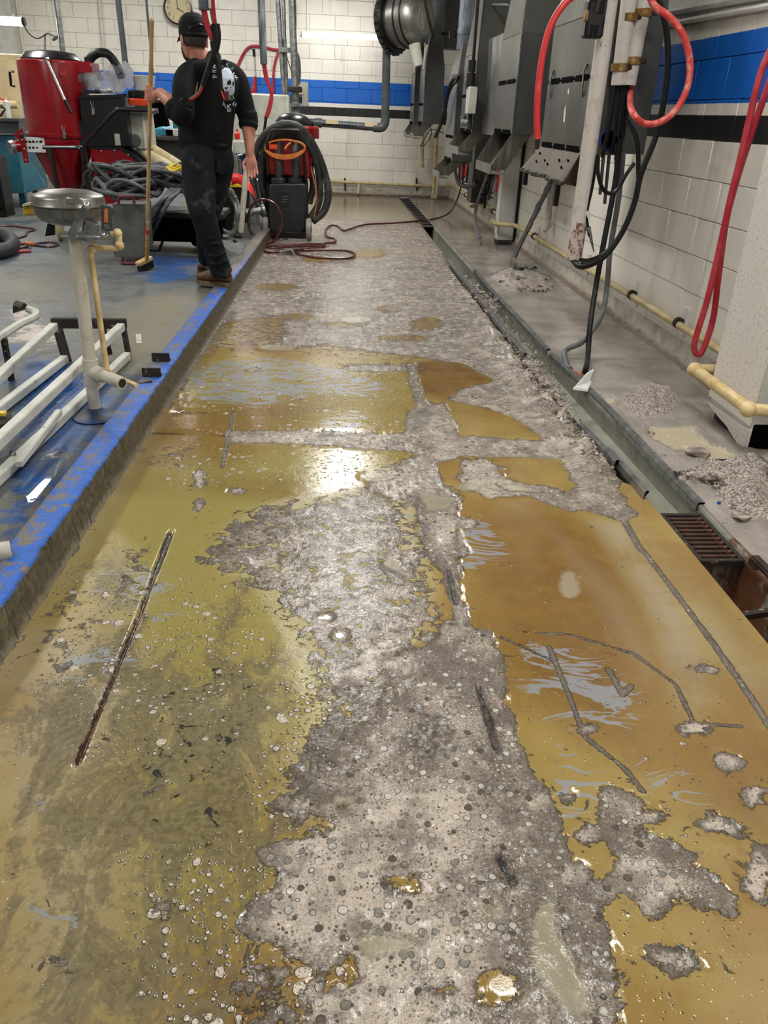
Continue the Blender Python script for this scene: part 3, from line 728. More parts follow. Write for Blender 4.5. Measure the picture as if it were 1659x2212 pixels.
pm2 = N.step(N.add(p2, N.mul(N.sub(n2, .5), .05)), -.004, .006)
c = N.mix(pm2, c, srgb(184, 172, 146))
N.set('Base Color', c)
wetness = N.add(N.mul(N.step(yy, 4.4, 5.2), .8), .2)
r_ = N.sub(.5, N.mul(wetness, .40)); r_ = N.add(r_, N.mul(n2, .08))
r_ = N.add(N.mul(r_, N.sub(1.0, pm2)), N.mul(pm2, .06))
N.set('Roughness', N.mx(r_, N.mul(rubm, .5)))
N.set('Normal', N.bump(N.add(N.mul(N.mul(n3, rubm), 1.2), N.add(N.mul(n2, .12), N.mul(N.mul(N.step(yy, 5, 4), n3), .5))), .7, .006))
grid_mesh('floor_right', X2, Y2, z2.reshape(X2.shape), dict(rub=rub, pud=pud2), N.m)

# ---------------------------------------------------------------- raised floor on the left
ysl = np.concatenate([[-4, -1, 1], np.linspace(1.3, YB, 260)])
xs0 = np.concatenate([[-7.5], np.linspace(-6, -1, 70)])
KW = .11
X3 = np.concatenate([np.repeat(xs0[None], len(ysl), 0), (kx(ysl) - KW)[:, None]], 1)
Y3 = np.repeat(ysl[:, None], X3.shape[1], 1); P3 = np.stack([X3.ravel(), Y3.ravel()], 1)
lp = lambda q: px(q, LZ)
blue = np.zeros(len(P3))
for q, v_, w in [([(0, 720), (120, 760), (280, 830), (300, 880), (110, 1100), (0, 1240)], .8, .25), ([(300, 540), (450, 545), (430, 600), (300, 620)], .75, .25), ([(60, 600), (300, 620), (300, 700), (60, 690)], .3, .3), ([(420, 690), (300, 790), (330, 830)], .4, .1), ([(-200, 460), (250, 470), (200, 590), (-300, 560)], .38, .6)]:
    blue = np.maximum(blue, v_ * soft(sdf(P3, lp(q), .6), w))
oliv = np.zeros(len(P3))
for q, v_, w in [([(240, 700), (330, 640), (420, 630), (370, 720), (300, 800), (270, 780)], .9, .15), ([(100, 1080), (0, 1090), (0, 1200), (60, 1180)], .9, .1), ([(0, 600), (160, 590), (120, 640), (0, 650)], .5, .2)]:
    oliv = np.maximum(oliv, v_ * soft(sdf(P3, lp(q), .5), w))
wh = np.zeros(len(P3))
for q, v_, w in [([(0, 655), (60, 660), (150, 720), (100, 770), (0, 740)], .8, .15), ([(90, 940), (200, 960), (120, 1040), (60, 1000)], .6, .1)]:
    wh = np.maximum(wh, v_ * soft(sdf(P3, lp(q), .5), w))
pud3 = union(P3, [lp([(20, 1010), (150, 960), (120, 1060), (70, 1125), (25, 1120)]), lp([(0, 880), (120, 800), (180, 830), (0, 990)])])
N = NT('worn_blue_painted_floor')
ab, ao, aw, ap = [N.attr(k)[2] for k in ('blue', 'oliv', 'wh', 'pud')]
n1, n2, n3 = N.noise(3.2, 6, .65, .3), N.noise(14, 7, .7, .3), N.noise(60, 6, .7)
c = N.mix(N.step(n2, .35, .65), srgb(76, 86, 90), srgb(116, 114, 106))
c = N.mix(N.step(N.add(N.mul(n1, .7), N.mul(n2, .35)), .52, .62), c, srgb(58, 68, 74))
c = N.mix(N.mul(ao, N.step(n1, .2, .6)), c, srgb(128, 112, 72))
bm_ = N.step(N.add(N.mul(ab, .85), N.add(N.mul(N.sub(n1, .5), .9), N.mul(N.sub(n2, .5), .8))), .36, .52)
c = N.mix(N.mul(bm_, .9), c, N.mix(N.step(n2, .4, .65), srgb(24, 86, 160), srgb(34, 70, 116)))
wm = N.step(N.add(aw, N.mul(N.sub(n2, .5), 1.2)), .5, .75)
c = N.mix(wm, c, srgb(196, 182, 170))
c = N.mix(N.mul(N.step(n3, .56, .68), .7), c, srgb(52, 52, 54))
N.set('Base Color', c)
pw = N.step(N.add(ap, N.mul(N.sub(n3, .5), .06)), -.02, .02)
N.set('Roughness', N.add(N.mul(N.sub(1.0, pw), N.add(.22, N.mul(n2, .3))), N.mul(pw, .03)))
N.set('Normal', N.bump(N.mul(N.add(n3, n2), N.sub(1.0, pw)), .4, .008))
Z3 = np.full(X3.shape, LZ)
grid_mesh('floor_left', X3, Y3, Z3, dict(blue=blue, oliv=oliv, wh=wh, pud=pud3), N.m)

# kerb along the lane, chipped blue paint on top, bare wet concrete face
ysk = np.concatenate([[-4, 0, 1], np.linspace(1.2, YB, 1300)])
prof = [(-KW, LZ - .05), (-KW, LZ + .012), (-KW + .012, LZ + .022), (-.05, LZ + .023), (-.014, LZ + .023), (-.004, LZ + .019), (0, LZ + .010), (.003, LZ - .03), (.008, .05), (.012, .02), (.02, -.02)]
Xk = kx(ysk)[:, None] + np.array([p_[0] for p_ in prof])[None]
Zk = np.repeat(np.array([p_[1] for p_ in prof])[None], len(ysk), 0)
Yk = np.repeat(ysk[:, None], len(prof), 1)
nz = (fbm(Xk.ravel(), Yk.ravel() + Zk.ravel() * 1.7, 22, 4, 77).reshape(Xk.shape) - .45)
wgt = np.array([0, .2, .5, .4, 1, 1.6, 1.6, 1.2, 1, 1, 0])[None]
nz2 = (fbm(Xk.ravel(), Yk.ravel() * 2.1 + Zk.ravel() * 1.7, 40, 3, 79).reshape(Xk.shape) - .45)
Xk = Xk + (nz * .010 + nz2 * .006) * wgt; Zk = Zk + (nz * .003 + nz2 * .003) * wgt
N = NT('chipped_blue_kerb')
zz = N.sep(N.pos)[2]; yk = N.sep(N.pos)[1]; xk = N.sep(N.pos)[0]
n1, n2, n3 = N.noise(13, 7, .7), N.noise(40, 6, .7), N.noise(120, 5, .7)
face = N.mix(N.step(n2, .35, .65), srgb(100, 92, 72), srgb(64, 60, 48))
face = N.mix(N.step(n1, .55, .75), face, srgb(120, 112, 76))
face = N.mix(N.step(n3, .58, .72), face, srgb(44, 42, 36))
low = N.step(N.add(zz, N.mul(N.sub(n2, .5), .05)), .035, .005)
face = N.mix(N.mul(low, .7), face, srgb(148, 140, 126))
drip = N.step(N.noise(1, 4, .6, vec=N.vmul(N.pos, (1, 40, 2))), .58, .66)
face = N.mix(N.mul(drip, N.step(yk, 3.2, 2.2)), face, srgb(38, 35, 30))
top = N.mix(N.step(n2, .4, .7), srgb(18, 96, 196), srgb(28, 82, 158))
bare = N.mix(N.step(n3, .4, .6), srgb(126, 116, 104), srgb(98, 92, 84))
off = N.sub(N.sub(xk, N.mul(yk, .03)), -.88 - KW)
chip = N.step(N.add(N.mul(n1, 1.0), N.mul(n2, .7)), .92, .96)
far = N.step(yk, 5.5, 8.0)
chip2 = N.step(N.add(N.add(N.mul(n1, .8), N.mul(n2, .5)), N.mul(far, .35)), .62, .70)
inner = N.step(N.add(off, N.mul(N.sub(n1, .5), .06)), .085, .06)
wear = N.mx(chip, N.mul(chip2, N.mx(inner, far)))
top = N.mix(wear, top, bare)
tm = N.step(N.add(zz, N.mul(N.sub(n1, .5), .03)), LZ + .012, LZ + .016)
N.set('Base Color', N.mix(tm, face, top)); N.set('Roughness', N.add(.28, N.mul(n2, .3)))
N.set('Normal', N.bump(N.add(n2, N.mul(n3, .6)), .5, .008))
ko = grid_mesh('trim_1', Xk, Yk, Zk, {}, N.m)

# ---------------------------------------------------------------- drain channel
def chan(name, prof, y0, y1, mat, ny=60, jit=0, seed=1):
    yy_ = np.linspace(y0, y1, ny)
    Xc = np.array([[tl(y) if s == 'l' else tr(y) for s, o, z_ in prof] for y in yy_]) + np.array([o for s, o, z_ in prof])[None]
    Zc = np.repeat(np.array([z_ for s, o, z_ in prof])[None], ny, 0); Yc = np.repeat(yy_[:, None], len(prof), 1)
    if jit:
        nn = (fbm(Yc.ravel(), Zc.ravel() * 3 + Xc.ravel(), 12, 3, seed).reshape(Xc.shape) - .45) * jit
        Xc = Xc + nn; Zc = Zc + nn * .5
    return grid_mesh(name, Xc, Yc, Zc, {}, mat)
N = NT('channel_concrete')
n1, n2 = N.noise(6, 6, .65), N.noise(40, 6, .7)
yk = N.sep(N.pos)[1]; zk = N.sep(N.pos)[2]
c = N.mix(N.step(n1, .4, .65), srgb(126, 124, 112), srgb(100, 100, 90))
rs = N.mul(N.step(N.add(n1, N.mul(N.step(yk, 2.9, 2.0), .22)), .62, .72), N.step(yk, 3.2, 2.4))
c = N.mix(rs, c, srgb(86, 54, 32))
c = N.mix(N.step(n2, .58, .72), c, srgb(66, 62, 54))
N.set('Base Color', c).set('Roughness', .4); N.set('Normal', N.bump(N.add(n1, n2), .3, .006))
chan('trim_2', [('l', -.004, -.004), ('l', .002, -.03), ('l', .004, -.19), ('r', -.004, -.19), ('r', -.002, -.02), ('r', 0, .012), ('r', .016, .016), ('r', .02, -.01)], -2, YB - .1, N.m, 240, .006)
N = NT('murky_channel_water')
N.set('Base Color', N.mix(N.step(N.noise(5, 3), .3, .7), srgb(140, 140, 124), srgb(116, 118, 104))).set('Roughness', .06)
chan('trim_3', [('l', .0, -.085), ('r', -.0, -.085)], 2.5, 6.2, N.m, 40)

# galvanised edge angles lying along both lips
for nm, (s_, dx, z0, w, y0, y1, lab) in {'a': ('r', .012, .02, .03, 2.55, 4.6, 'galvanised edge angle along the right lip of the open drain channel'),
                                   'b': ('r', .010, .02, .03, 4.68, 7.4, 'bent galvanised edge angle on the far right lip of the drain channel'),
                                   'c': ('l', -.012, .03, .018, 2.62, 3.05, 'short bent steel strip by the drain grate'),
                                   'd': ('l', -.03, .035, .018, 2.9, 3.35, 'loose steel strip lying on the rubble at the left channel lip'),
                                   'e': ('l', -.012, .035, .02, 4.5, 7.9, 'long steel strip bent along the left lip beyond the rubble'),
                                   'g': ('r', .012, .02, .03, .9, 2.15, 'rusty edge angle along the channel nearest the camera')}.items():
    m = MB()
    n_ = 14
    fn = tl if s_ == 'l' else tr
    pts = []
    for k in range(n_):
        y_ = y0 + (y1 - y0) * k / (n_ - 1)
        pts.append(V((float(fn(y_)) + dx + .004 * math.sin(y_ * 3 + ord(nm)), y_, z0 + .003 * math.sin(y_ * 3.1 + ord(nm)))))
    prof_ = [(-w / 2, 0), (w / 2, 0), (w / 2, .006), (-w / 2 + .006, .006), (-w / 2 + .006, -.03), (-w / 2, -.03)]
    vs_ = [p_ + V((a_, 0, b_)) for p_ in pts for a_, b_ in prof_]
    q = len(prof_)
    fs = [(i * q + k, i * q + (k + 1) % q, (i + 1) * q + (k + 1) % q, (i + 1) * q + k) for i in range(n_ - 1) for k in range(q)] + [tuple(range(q)), tuple((n_ - 1) * q + k for k in range(q))]
    m.add(vs_, fs)
    o = m.build('edge_angle' if s_ == 'r' else 'steel_strip', MT['rust' if nm == 'g' else 'galv'], None, 30)
    tag(o, lab, 'metal strip')
# rusty grate with its bars
g0, g1 = 2.17, 2.50
root = empty('drain_grate', (1.32, (g0 + g1) / 2, -.02), 'rusty slotted drain grate set in the channel at the right', 'grate')
m = MB()
for y_ in (g0, g1): m.box((1.318, y_, -.012), (.158, .018, .024), b=.003)
for x_ in (1.245, 1.391): m.box((x_, (g0 + g1) / 2, -.012), (.016, g1 - g0, .024), b=.003)
m.build('grate_frame', MT['rust_dark'], root)
bar_me = MB().box((0, 0, 0), (.13, .014, .022), b=.003).mesh('bar')
for k in range(10):
    o = link_mesh('grate_bar', bar_me, MT['rust']); o.location = (1.318 - root.location.x, g0 + .03 + k * (g1 - g0 - .06) / 9 - root.location.y, -.012 - root.location.z); o.parent = root
# dark cover strip at the far end of the channel
root = empty('channel_cover', (1.32, 12.4, 0), 'dark slotted cover over the far end of the drain channel', 'grate')
m = MB().box((1.32, 12.4, .003), (.17, 3.7, .012), b=.002); m.build('cover_plate', MT['rust_dark'], root)
for k in range(14):
    MB().box((1.32, 10.75 + k * .255, .011), (.12, .05, .006)).build('slot', MT['slot'], root)
# cross bar inside the near channel
tag(MB().bar((1.245, 1.93, -.07), (1.395, 1.95, -.06), .02).build('cross_bar', MT['rust_dark']), 'rusty cross bar inside the open channel below the grate', 'metal bar')

# ---------------------------------------------------------------- walls: painted block courses
def wall_mat(name):
    N = NT(name)
    z_ = N.sep(N.pos)[2]; n1, n2, n3 = N.noise(1.6, 5, .6), N.noise(16, 5, .65), N.noise(130, 4, .7)
    wob = N.mul(N.sub(n2, .5), .008); zw = N.add(z_, wob)
    white = N.mix(N.step(n1, .4, .65), srgb(240, 236, 225), srgb(229, 224, 213))
    drip = N.noise(1, 4, .6, vec=N.vmul(N.pos, (12, 12, .6)))
    white = N.mix(N.mul(N.step(drip, .55, .75), .5), white, srgb(190, 182, 164))
    dirt = N.mul(N.step(N.add(z_, N.mul(N.sub(n2, .5), .25)), .28, .05), .55)
    white = N.mix(dirt, white, srgb(142, 132, 116))
    bluec = N.mix(N.mul(N.step(drip, .5, .75), .5), srgb(14, 102, 204), srgb(32, 116, 208))
    c = N.mix(N.mul(N.step(zw, 1.395, 1.40), N.step(zw, 1.73, 1.725)), white, bluec)
    blk = N.mul(N.step(zw, 1.21, 1.215), N.step(zw, 1.343, 1.338))
    c = N.mix(blk, c, srgb(26, 26, 28))
    N.set('Base Color', c); N.set('Roughness', .42)
    N.set('Normal', N.bump(N.add(n3, N.mul(n2, .8)), .22, .004))
    return N.m
MT['wall'] = wall_mat('painted_block')
BL, BH = .405, .2025
bme = MB().box((0, 0, 0), (BL - .0035, .02, BH - .0035), b=.003).mesh('block'); bme.materials.append(MT['wall'])
def wallblocks(parent, spots, limit=290):
    """spots: (location, rotz, length scale, importance)"""
    spots.sort(key=lambda s: -s[3])
    for loc, rz, sc, _ in spots[:limit]:
        o = bpy.data.objects.new('block', bme); COL.objects.link(o); o.parent = parent
        o.location = loc; o.rotation_euler.z = rz; o.scale = (sc, 1, 1)
    rest = MB()
    for loc, rz, sc, _ in spots[limit:]:
        sz = ((BL * sc - .006), .02, BH - .006) if abs(rz) < .1 else (.02, (BL * sc - .006), BH - .006)
        rest.box(loc, sz, b=.003)
    if rest.v:
        o = rest.build('block_courses', MT['wall'], parent); o['kind'] = 'stuff'
ZT = 13
wb = struct('wall_back', MB().box(((-7.5 + XW) / 2 + .1, YB + .11, CEIL / 2), (XW + 7.9, .2, CEIL)), MT['wall'])
sp = []
for r in range(ZT + 1):
    for k in range(20):
        x_ = XW - BL / 2 - k * BL + (BL / 2 if r % 2 else 0)
        sc = 1
        if x_ + BL / 2 > XW: x_ -= BL / 4; sc = .5
        if x_ < -5.5: continue
        sp.append(((x_, YB + .003, (r + .5) * BH), 0, sc, 10 + min(x_, 1.3) * .3 - (5 if r < 5 and x_ < -1 else 0)))
wallblocks(wb, sp)
wr = struct('wall_right', MB().box((XW + .11, (YB - 4) / 2, CEIL / 2), (.2, YB + 4, CEIL)), MT['wall'])
sp = []
for r in range(ZT + 2):
    for k in range(37):
        y_ = YB - BL / 2 - k * BL + (BL / 2 if r % 2 else 0); sc = 1
        if y_ + BL / 2 > YB: y_ -= BL / 4; sc = .5
        hid = 1.0 if (r < 6 or y_ < 4.9) else 0
        sp.append(((XW + .003, y_, (r + .5) * BH), math.pi / 2, sc, hid * 20 - y_))
wallblocks(wr, sp)
struct('wall_left', MB().box((-7.6, (YB - 4) / 2, CEIL / 2), (.2, YB + 4, CEIL)), MT['wall'])
struct('wall_front', MB().box((-2.7, -4.1, CEIL / 2), (10, .2, CEIL)), MT['wall'])
MT['ceil'] = mk('ceiling_tile', srgb(206, 204, 196), srgb(196, 194, 186), 3, .9)
struct('ceiling', MB().box((-2.7, (YB - 4) / 2, CEIL + .05), (10.2, YB + 4.2, .1)), MT['ceil'])
ORD = ['first', 'second', 'third', 'fourth', 'fifth']
ROWN = {.2: 'over the lane', 1.0: 'over the near end of the lane', .3: 'over the lane', .25: 'over the lane', -3.6: 'over the blue floor', 1.3: 'added behind the camera to brighten the right wall', -1.6: 'over the kerb behind the camera', -1.7: 'over the machines at the back'}
for x_, y_ in TROFFERS:
    root = empty('ceiling_light', (x_, y_, CEIL), f'ceiling light panel {ROWN[round(x_, 1)]}, {ORD[sum(1 for q in TROFFERS if abs(q[0] - x_) < .2 and q[1] > y_)]} from the back wall', 'ceiling light', 'ceiling light panels')
    m = MB()
    for s_ in (-1, 1):
        m.box((x_ + s_ * .31, y_, CEIL - .02), (.02, 1.24, .04)); m.box((x_, y_ + s_ * .61, CEIL - .02), (.6, .02, .04))
    m.build('frame', MT['white'], root)
    MB().box((x_, y_, CEIL - .015), (.6, 1.2, .02)).build('diffuser', MT['troffer'], root)
# cove at the foot of the right and back walls
N = NT('dirty_cove'); n1, n2 = N.noise(9, 6, .65), N.noise(60, 6, .7)
zc = N.sep(N.pos)[2]
c = N.mix(N.step(n1, .4, .65), srgb(186, 178, 164), srgb(150, 140, 126))
c = N.mix(N.step(N.add(zc, N.mul(N.sub(n1, .5), .09)), .05, .02), c, srgb(104, 88, 72))
c = N.mix(N.step(n2, .6, .7), c, srgb(70, 62, 54))
N.set('Base Color', c).set('Roughness', .45); N.set('Normal', N.bump(N.add(n1, n2), .5, .008))
yy_ = np.linspace(1, YB, 500)
pr = [(-.07, -.01), (-.045, .02), (-.02, .05), (-.012, .12), (-.004, .135), (.004, .14)]
Xc = np.array([[XW + a for a, b in pr] for y in yy_]); Yc = np.repeat(yy_[:, None], len(pr), 1); Zc = np.repeat(np.array([b for a, b in pr])[None], len(yy_), 0)
nn = (fbm(Yc.ravel(), Zc.ravel() * 2, 14, 4, 13).reshape(Xc.shape) - .45) * np.array([.05, .03, .012, .004, 0, 0])[None]
grid_mesh('baseboard_right', Xc + nn, Yc, Zc + nn * .4, {}, N.m)
struct('baseboard_back', MB().box((.75, YB - .03, .06), (2.8, .06, .14), b=.012), N.m)

# ================================================================== RIGHT WALL THINGS
def frustum(m, lv):
    """lv: list of (x0, x1, y0, y1, z) rectangles stacked upwards"""
    vs_ = []
    for x0, x1, y0, y1, z_ in lv: vs_ += [(x0, y0, z_), (x1, y0, z_), (x1, y1, z_), (x0, y1, z_)]
    fs = [(0, 3, 2, 1)]
    for i in range(len(lv) - 1):
        for k in range(4): fs.append((4 * i + k, 4 * i + (k + 1) % 4, 4 * i + 4 + (k + 1) % 4, 4 * i + 4 + k))
    n = 4 * (len(lv) - 1); fs.append((n, n + 1, n + 2, n + 3))
    return m.add(vs_, fs)

def wash_unit(label, xf, xb, y0, y1, z0, z1, ztop, ytop, slots, nslot, chute, steel='steel', sticker=None, holes=False):
    """sheet-steel housing hung on the wall: grey box, steel front plates, black slots, tapered hood, scoop below"""
    root = empty('vent_housing', ((xf + xb) / 2, (y0 + y1) / 2, z0), label, 'vent housing')
    b = MB(); frustum(b, [(xf + .004, xb, y0, y1, z0), (xf + .004, xb, y0, y1, z1)]); b.build('body', MT['panel_grey'], root, 20)
    hd = MB(); frustum(hd, [(xf + .004, xb, y0, y1, z1), (xf + .05, xb - .05, y0 + ytop * .3, y1 - ytop * .7, ztop)]); hd.build('hood', MT['panel_grey'], root, 20)
    # upper front plate follows the hood
    pl = MB(); t = .004
    a = [(xf, y0 + .01, z1), (xf, y1 - .01, z1), (xf + .046, y1 - ytop * .7, ztop), (xf + .046, y0 + ytop * .3, ztop)]
    pl.prism(a, (t, 0, 0)); pl.build('hood_plate', MT[steel], root, 20)
    zs = [z0] + slots + [z1]
    for i in range(len(zs) - 1):
        MB().box((xf, (y0 + y1) / 2, (zs[i] + zs[i + 1]) / 2), (.008, y1 - y0 - .02, zs[i + 1] - zs[i] - .014), b=.002).build('front_plate', MT[steel], root, 20)
    for z_ in [z0 + .012] + slots:
        for k in range(nslot):
            w = (y1 - y0 - .04) / nslot
            MB().box((xf - .003, y0 + .02 + (k + .5) * w, z_), (.006, w * .84, .034)).build('slot', MT['slot'], root, 20)
    MB().box((xf - .002, y0 - .004, (z0 + z1) / 2), (.012, .012, z1 - z0), b=.003).build('corner_trim', MT['galv'], root, 20)
    if chute:
        lx, lz, yd = chute                                 # scoop lip x, z and its shift along the wall
        c = MB(); t = .006
        x1 = xf + .16
        for y_, d_ in ((y0 + .02, 0), (y1 - .02, 0)):
            c.prism([(xf + .002, y_, z0), (x1, y_, z0), (lx + .12, y_ + yd, lz), (lx, y_ + yd, lz), (lx, y_ + yd, lz + .03)], (0, t, 0))
        c.add([(x1, y0 + .02, z0), (x1, y1 - .02, z0), (lx + .1, y1 - .02 + yd, lz), (lx + .1, y0 + .02 + yd, lz), (x1 + t, y0 + .02, z0), (x1 + t, y1 - .02, z0), (lx + .1 + t, y1 - .02 + yd, lz), (lx + .1 + t, y0 + .02 + yd, lz)],
              [(0, 1, 2, 3), (4, 7, 6, 5), (0, 4, 5, 1), (2, 6, 7, 3)])
        c.build('scoop', MT['steel_dark'], root, 20)
        lp_ = MB(); lp_.box((lx, (y0 + y1) / 2 + yd, lz + .0), (.008, y1 - y0 - .04, .075)); lp_.box((lx + .055, (y0 + y1) / 2 + yd, lz - .034), (.11, y1 - y0 - .04, .006))
        lp_.build('scoop_lip', MT['steel'], root, 20)
    if sticker:
        za, zb = sticker
        st = MB().box((xf - .0065, y0 + .16, (za + zb) / 2), (.002, .13, zb - za)).build('warning_label', MT['paper'], root, 20)
        MB().box((xf - .008, y0 + .16, zb - .03), (.002, .13, .06)).build('label_band', MT['ribbon'], st, 20)
    return root

wash_unit('farthest grey wall vent housing beside the back corner, behind its twin', 1.33, 1.60, 13.45, 14.0, 1.16, 1.84, 2.2, .3, [1.42], 2, (1.24, 1.0, 0), 'steel', (1.85, 2.1))
wash_unit('grey vent housing with a red and white label, second from the back wall', 1.40, 1.68, 12.75, 13.4, 1.17, 1.87, 2.25, .3, [1.42], 2, (1.28, 1.0, 0), 'steel', (1.88, 2.2))
wash_unit('tall narrow steel vent housing with the lowest scoop of the row', 1.50, 1.74, 10.2, 10.9, .80, 1.72, 2.02, .3, [1.06], 2, (1.36, .64, 0), 'steel')
wash_unit('steel vent housing with motor and grey box mounted on its front', 1.50, 1.88, 8.95, 9.75, 1.14, 1.86, 2.55, .5, [1.48], 2, (1.38, .96, 0), 'steel_dark')
u4 = wash_unit('large grey-sided steel vent housing above the white square post', 1.50, 1.98, 6.98, 7.75, 1.17, 1.88, 2.5, .35, [1.55], 2, (1.36, .90, 0), 'steel_dark')
u5 = wash_unit('nearest steel vent housing with torn sticker and drilled steel flap below', 1.50, 1.88, 5.0, 5.98, 1.12, 1.83, 2.5, .2, [1.51], 3, None, 'steel_dark')
# drilled flap, torn sticker, hooks on the nearest housing
m = MB(); m.prism([(1.50, 5.0, 1.12), (1.50, 5.98, 1.12), (1.40, 6.1, .96), (1.40, 4.98, .95)], (.006, 0, .004))
MT['stained'] = mk('brown_stained_steel', srgb(82, 72, 56), srgb(60, 49, 36), 6, .55, .3)
m.build('drilled_flap', MT['stained'], u5, 20)
MB().prism([(1.506, 5.0, 1.12), (1.62, 5.0, 1.12), (1.52, 4.99, .93), (1.41, 4.98, .945)], (0, .006, 0)).build('flap_side', MT['rust'], u5, 20)
MB().prism([(1.506, 5.97, 1.12), (1.62, 5.97, 1.12), (1.52, 6.09, .93), (1.41, 6.1, .945)], (0, .006, 0)).build('flap_side', MT['rust'], u5, 20)
for y_, f_, hh in ((5.12, .35, .07), (5.16, .6, .03), (5.3, .4, .06), (5.5, .6, .03), (5.62, .5, .025), (5.8, .6, .035), (5.85, .3, .03)):
    x_ = 1.50 - .10 * f_; z_ = 1.12 - .165 * f_
    MB().cyl((x_ - .004, y_, z_), (x_ + .002, y_, z_ + .003), .013, n=10).build('hole', MT['slot'], u5)
MB().bar((1.44, 5.3, .955), (1.395, 5.33, .965), .012).build('torn_edge', MT['galv'], u5)
rg = random.Random(3)
m = MB()
for k in range(14):
    y_ = 4.99 + k * .08; m.box((1.40, y_, .952 + rg.uniform(-.008, .008)), (.02, .07, .018 + rg.uniform(0, .012)), b=.004)
m.build('ragged_seam', MT['rust_dark'], u5, 20)
for (a, b, c_, d_) in ((5.42, 1.445, .035, .035), (5.44, 1.32, .05, .10)):
    MB().prism([(1.4935, a - c_ / 2, b - d_ / 2), (1.4935, a + c_ * .35, b - d_ * .4), (1.4935, a + c_ / 2, b + d_ * .2), (1.4935, a + c_ * .1, b + d_ / 2), (1.4935, a - c_ * .3, b + d_ * .2)], (.002, 0, 0)).build('torn_sticker', MT['paper'], u5, 0)
for y_ in (5.1, 5.85):
    MB().tube([(1.492, y_, 1.58), (1.484, y_ + .005, 1.53), (1.486, y_, 1.45), (1.492, y_, 1.41)], .006, 6).build('hook', MT['silver'], u5)
# steel sheet behind, between the third and fourth housings
tag(MB().box((1.60, 8.35, 1.55), (.012, 1.15, .84), b=.002).build('steel_sheet', MT['steel']), 'streaked flat steel sheet between two vent housings', 'sheet')
# motor, box, valve on housing three
root = empty('valve_motor', (1.46, 9.0, 1.3), 'small black motor with grey box and valve pipe on a steel vent housing', 'motor')
c0 = W(1018, 160, 1.44)
MB().cyl(c0 + V((0, 0, .02)), c0 + V((0, 0, .12)), .04).build('motor_cap', MT['blackgloss'], root)
MB().cyl(c0 + V((0, 0, -.12)), c0 + V((0, 0, .01)), .05, .045).build('motor_body', MT['black'], root)
MB().cyl(c0 + V((0, .02, -.05)), c0 + V((0, .16, -.05)), .035).build('knob', MT['brass'], root)
MB().cyl(c0 + V((.01, 0, -.3)), c0 + V((.01, 0, .9)), .016).build('drive_pipe', MT['black'], root)
c1 = W(1018, 217, 1.45)
MB().box(c1, (.08, .2, .24), b=.006).build('grey_box', MT['offwhite'], root)
c2 = W(1005, 265, 1.43)
MB().tube([c2 + V((.03, -.1, 0)), c2 + V((.0, .0, 0)), c2 + V((-.01, .08, .01)), c2 + V((-.01, .1, .06))], .03, 10).build('elbow', MT['duct_streak'], root)
MB().cyl(c2 + V((.03, -.1, -.06)), c2 + V((.03, -.1, .12)), .022).build('valve', MT['rust_dark'], root)

# round ducts above the housings
def duct(label, x, y, z0, z1, r, mat='duct', collar=None, flange=None):
    root = empty('round_duct', (x, y, z0), label, 'duct')
    MB().cyl((x, y, z0), (x, y, z1), r, n=24).build('duct_pipe', MT[mat], root)
    for c_ in (collar or []): MB().cyl((x, y, c_), (x, y, c_ + .06), r * 1.06, n=24).build('collar', MT[mat], root)
    return root
duct('dark grey round duct above the labelled vent housing near the back wall', 1.53, 13.05, 2.2, CEIL, .145, 'duct', [2.2, 2.5])
duct('thin dark duct above the farthest vent housing', 1.45, 13.75, 2.15, CEIL, .09, 'duct', [2.2])
duct('streaked blue-grey duct above the tall narrow housing', 1.60, 10.55, 1.98, CEIL, .085, 'duct_streak', [1.98, 2.13])
duct('wide dark duct over the housing that carries the motor', 1.72, 9.35, 2.45, CEIL, .16, 'duct', [2.5])
# thin green-grey pipe frame over the third housing
tag(MB().tube([W(1034, 60, 1.62), W(1036, 12, 1.62), W(1075, 10, 1.62), W(1100, 11, 1.62)], .012, 8, smooth=False).build('thin_pipe', MT['duct']), 'thin dark pipe running over the vent housings', 'pipe')
# wall rail with fittings between ducts
root = empty('pipe_rail', (1.9, 11.5, 2.0), 'black rail with clamps on the wall behind the ducts', 'rail')
a, b = A(955, 72, 12.6), V((XW, 12.0, A(992, 74, 12.2).z))
MB().cyl(a, b, .022).build('rail', MT['black'], root); MB().cyl(A(978, 66, 12.3), A(978, 82, 12.3), .05).build('clamp', MT['black'], root)
tag(MB().box(A(972, 30, 13.6), (.5, .3, .9)).build('wall_cabinet', MT['panel_grey']), 'dark olive cabinet high in the back corner behind the ducts', 'cabinet')

# big steel blower with a dark ribbed rim, and the grey pipe that drops from it
bc = A(885, 42, 12.25)
root = empty('blower', bc, 'round steel blower drum with black bands high by the back corner', 'blower')
ax = V((.75, -.66, .12)).normalized()
MB().lathe([(.09, -.18), (.30, -.16), (.33, 0), (.33, .2), (.27, .32), (.16, .38)], bc - ax * .1, ax, 32).build('drum', MT['steel'], root)
m = MB().lathe([(.31, -.24), (.36, -.23), (.37, -.18), (.36, -.12), (.32, -.11)], bc - ax * .1, ax, 36).build('rim', MT['black'], root)
xx = ax.orthogonal().normalized(); yy2 = ax.cross(xx)
for k in range(28):
    t_ = 2 * math.pi * k / 28
    p_ = bc - ax * .29 + (xx * math.cos(t_) + yy2 * math.sin(t_)) * .365
    MB().box(p_, (.05, .05, .05)).build('tread', MT['black'], m)
for d_ in (.05, .16): MB().lathe([(.332, d_), (.34, d_), (.34, d_ + .02), (.332, d_ + .02)], bc - ax * .1, ax, 32).build('band', MT['black'], root)
MB().cyl(bc + V((.05, -.3, -.3)), bc + V((.12, -.33, -.55)), .08, .06).build('outlet', MT['offwhite'], root)
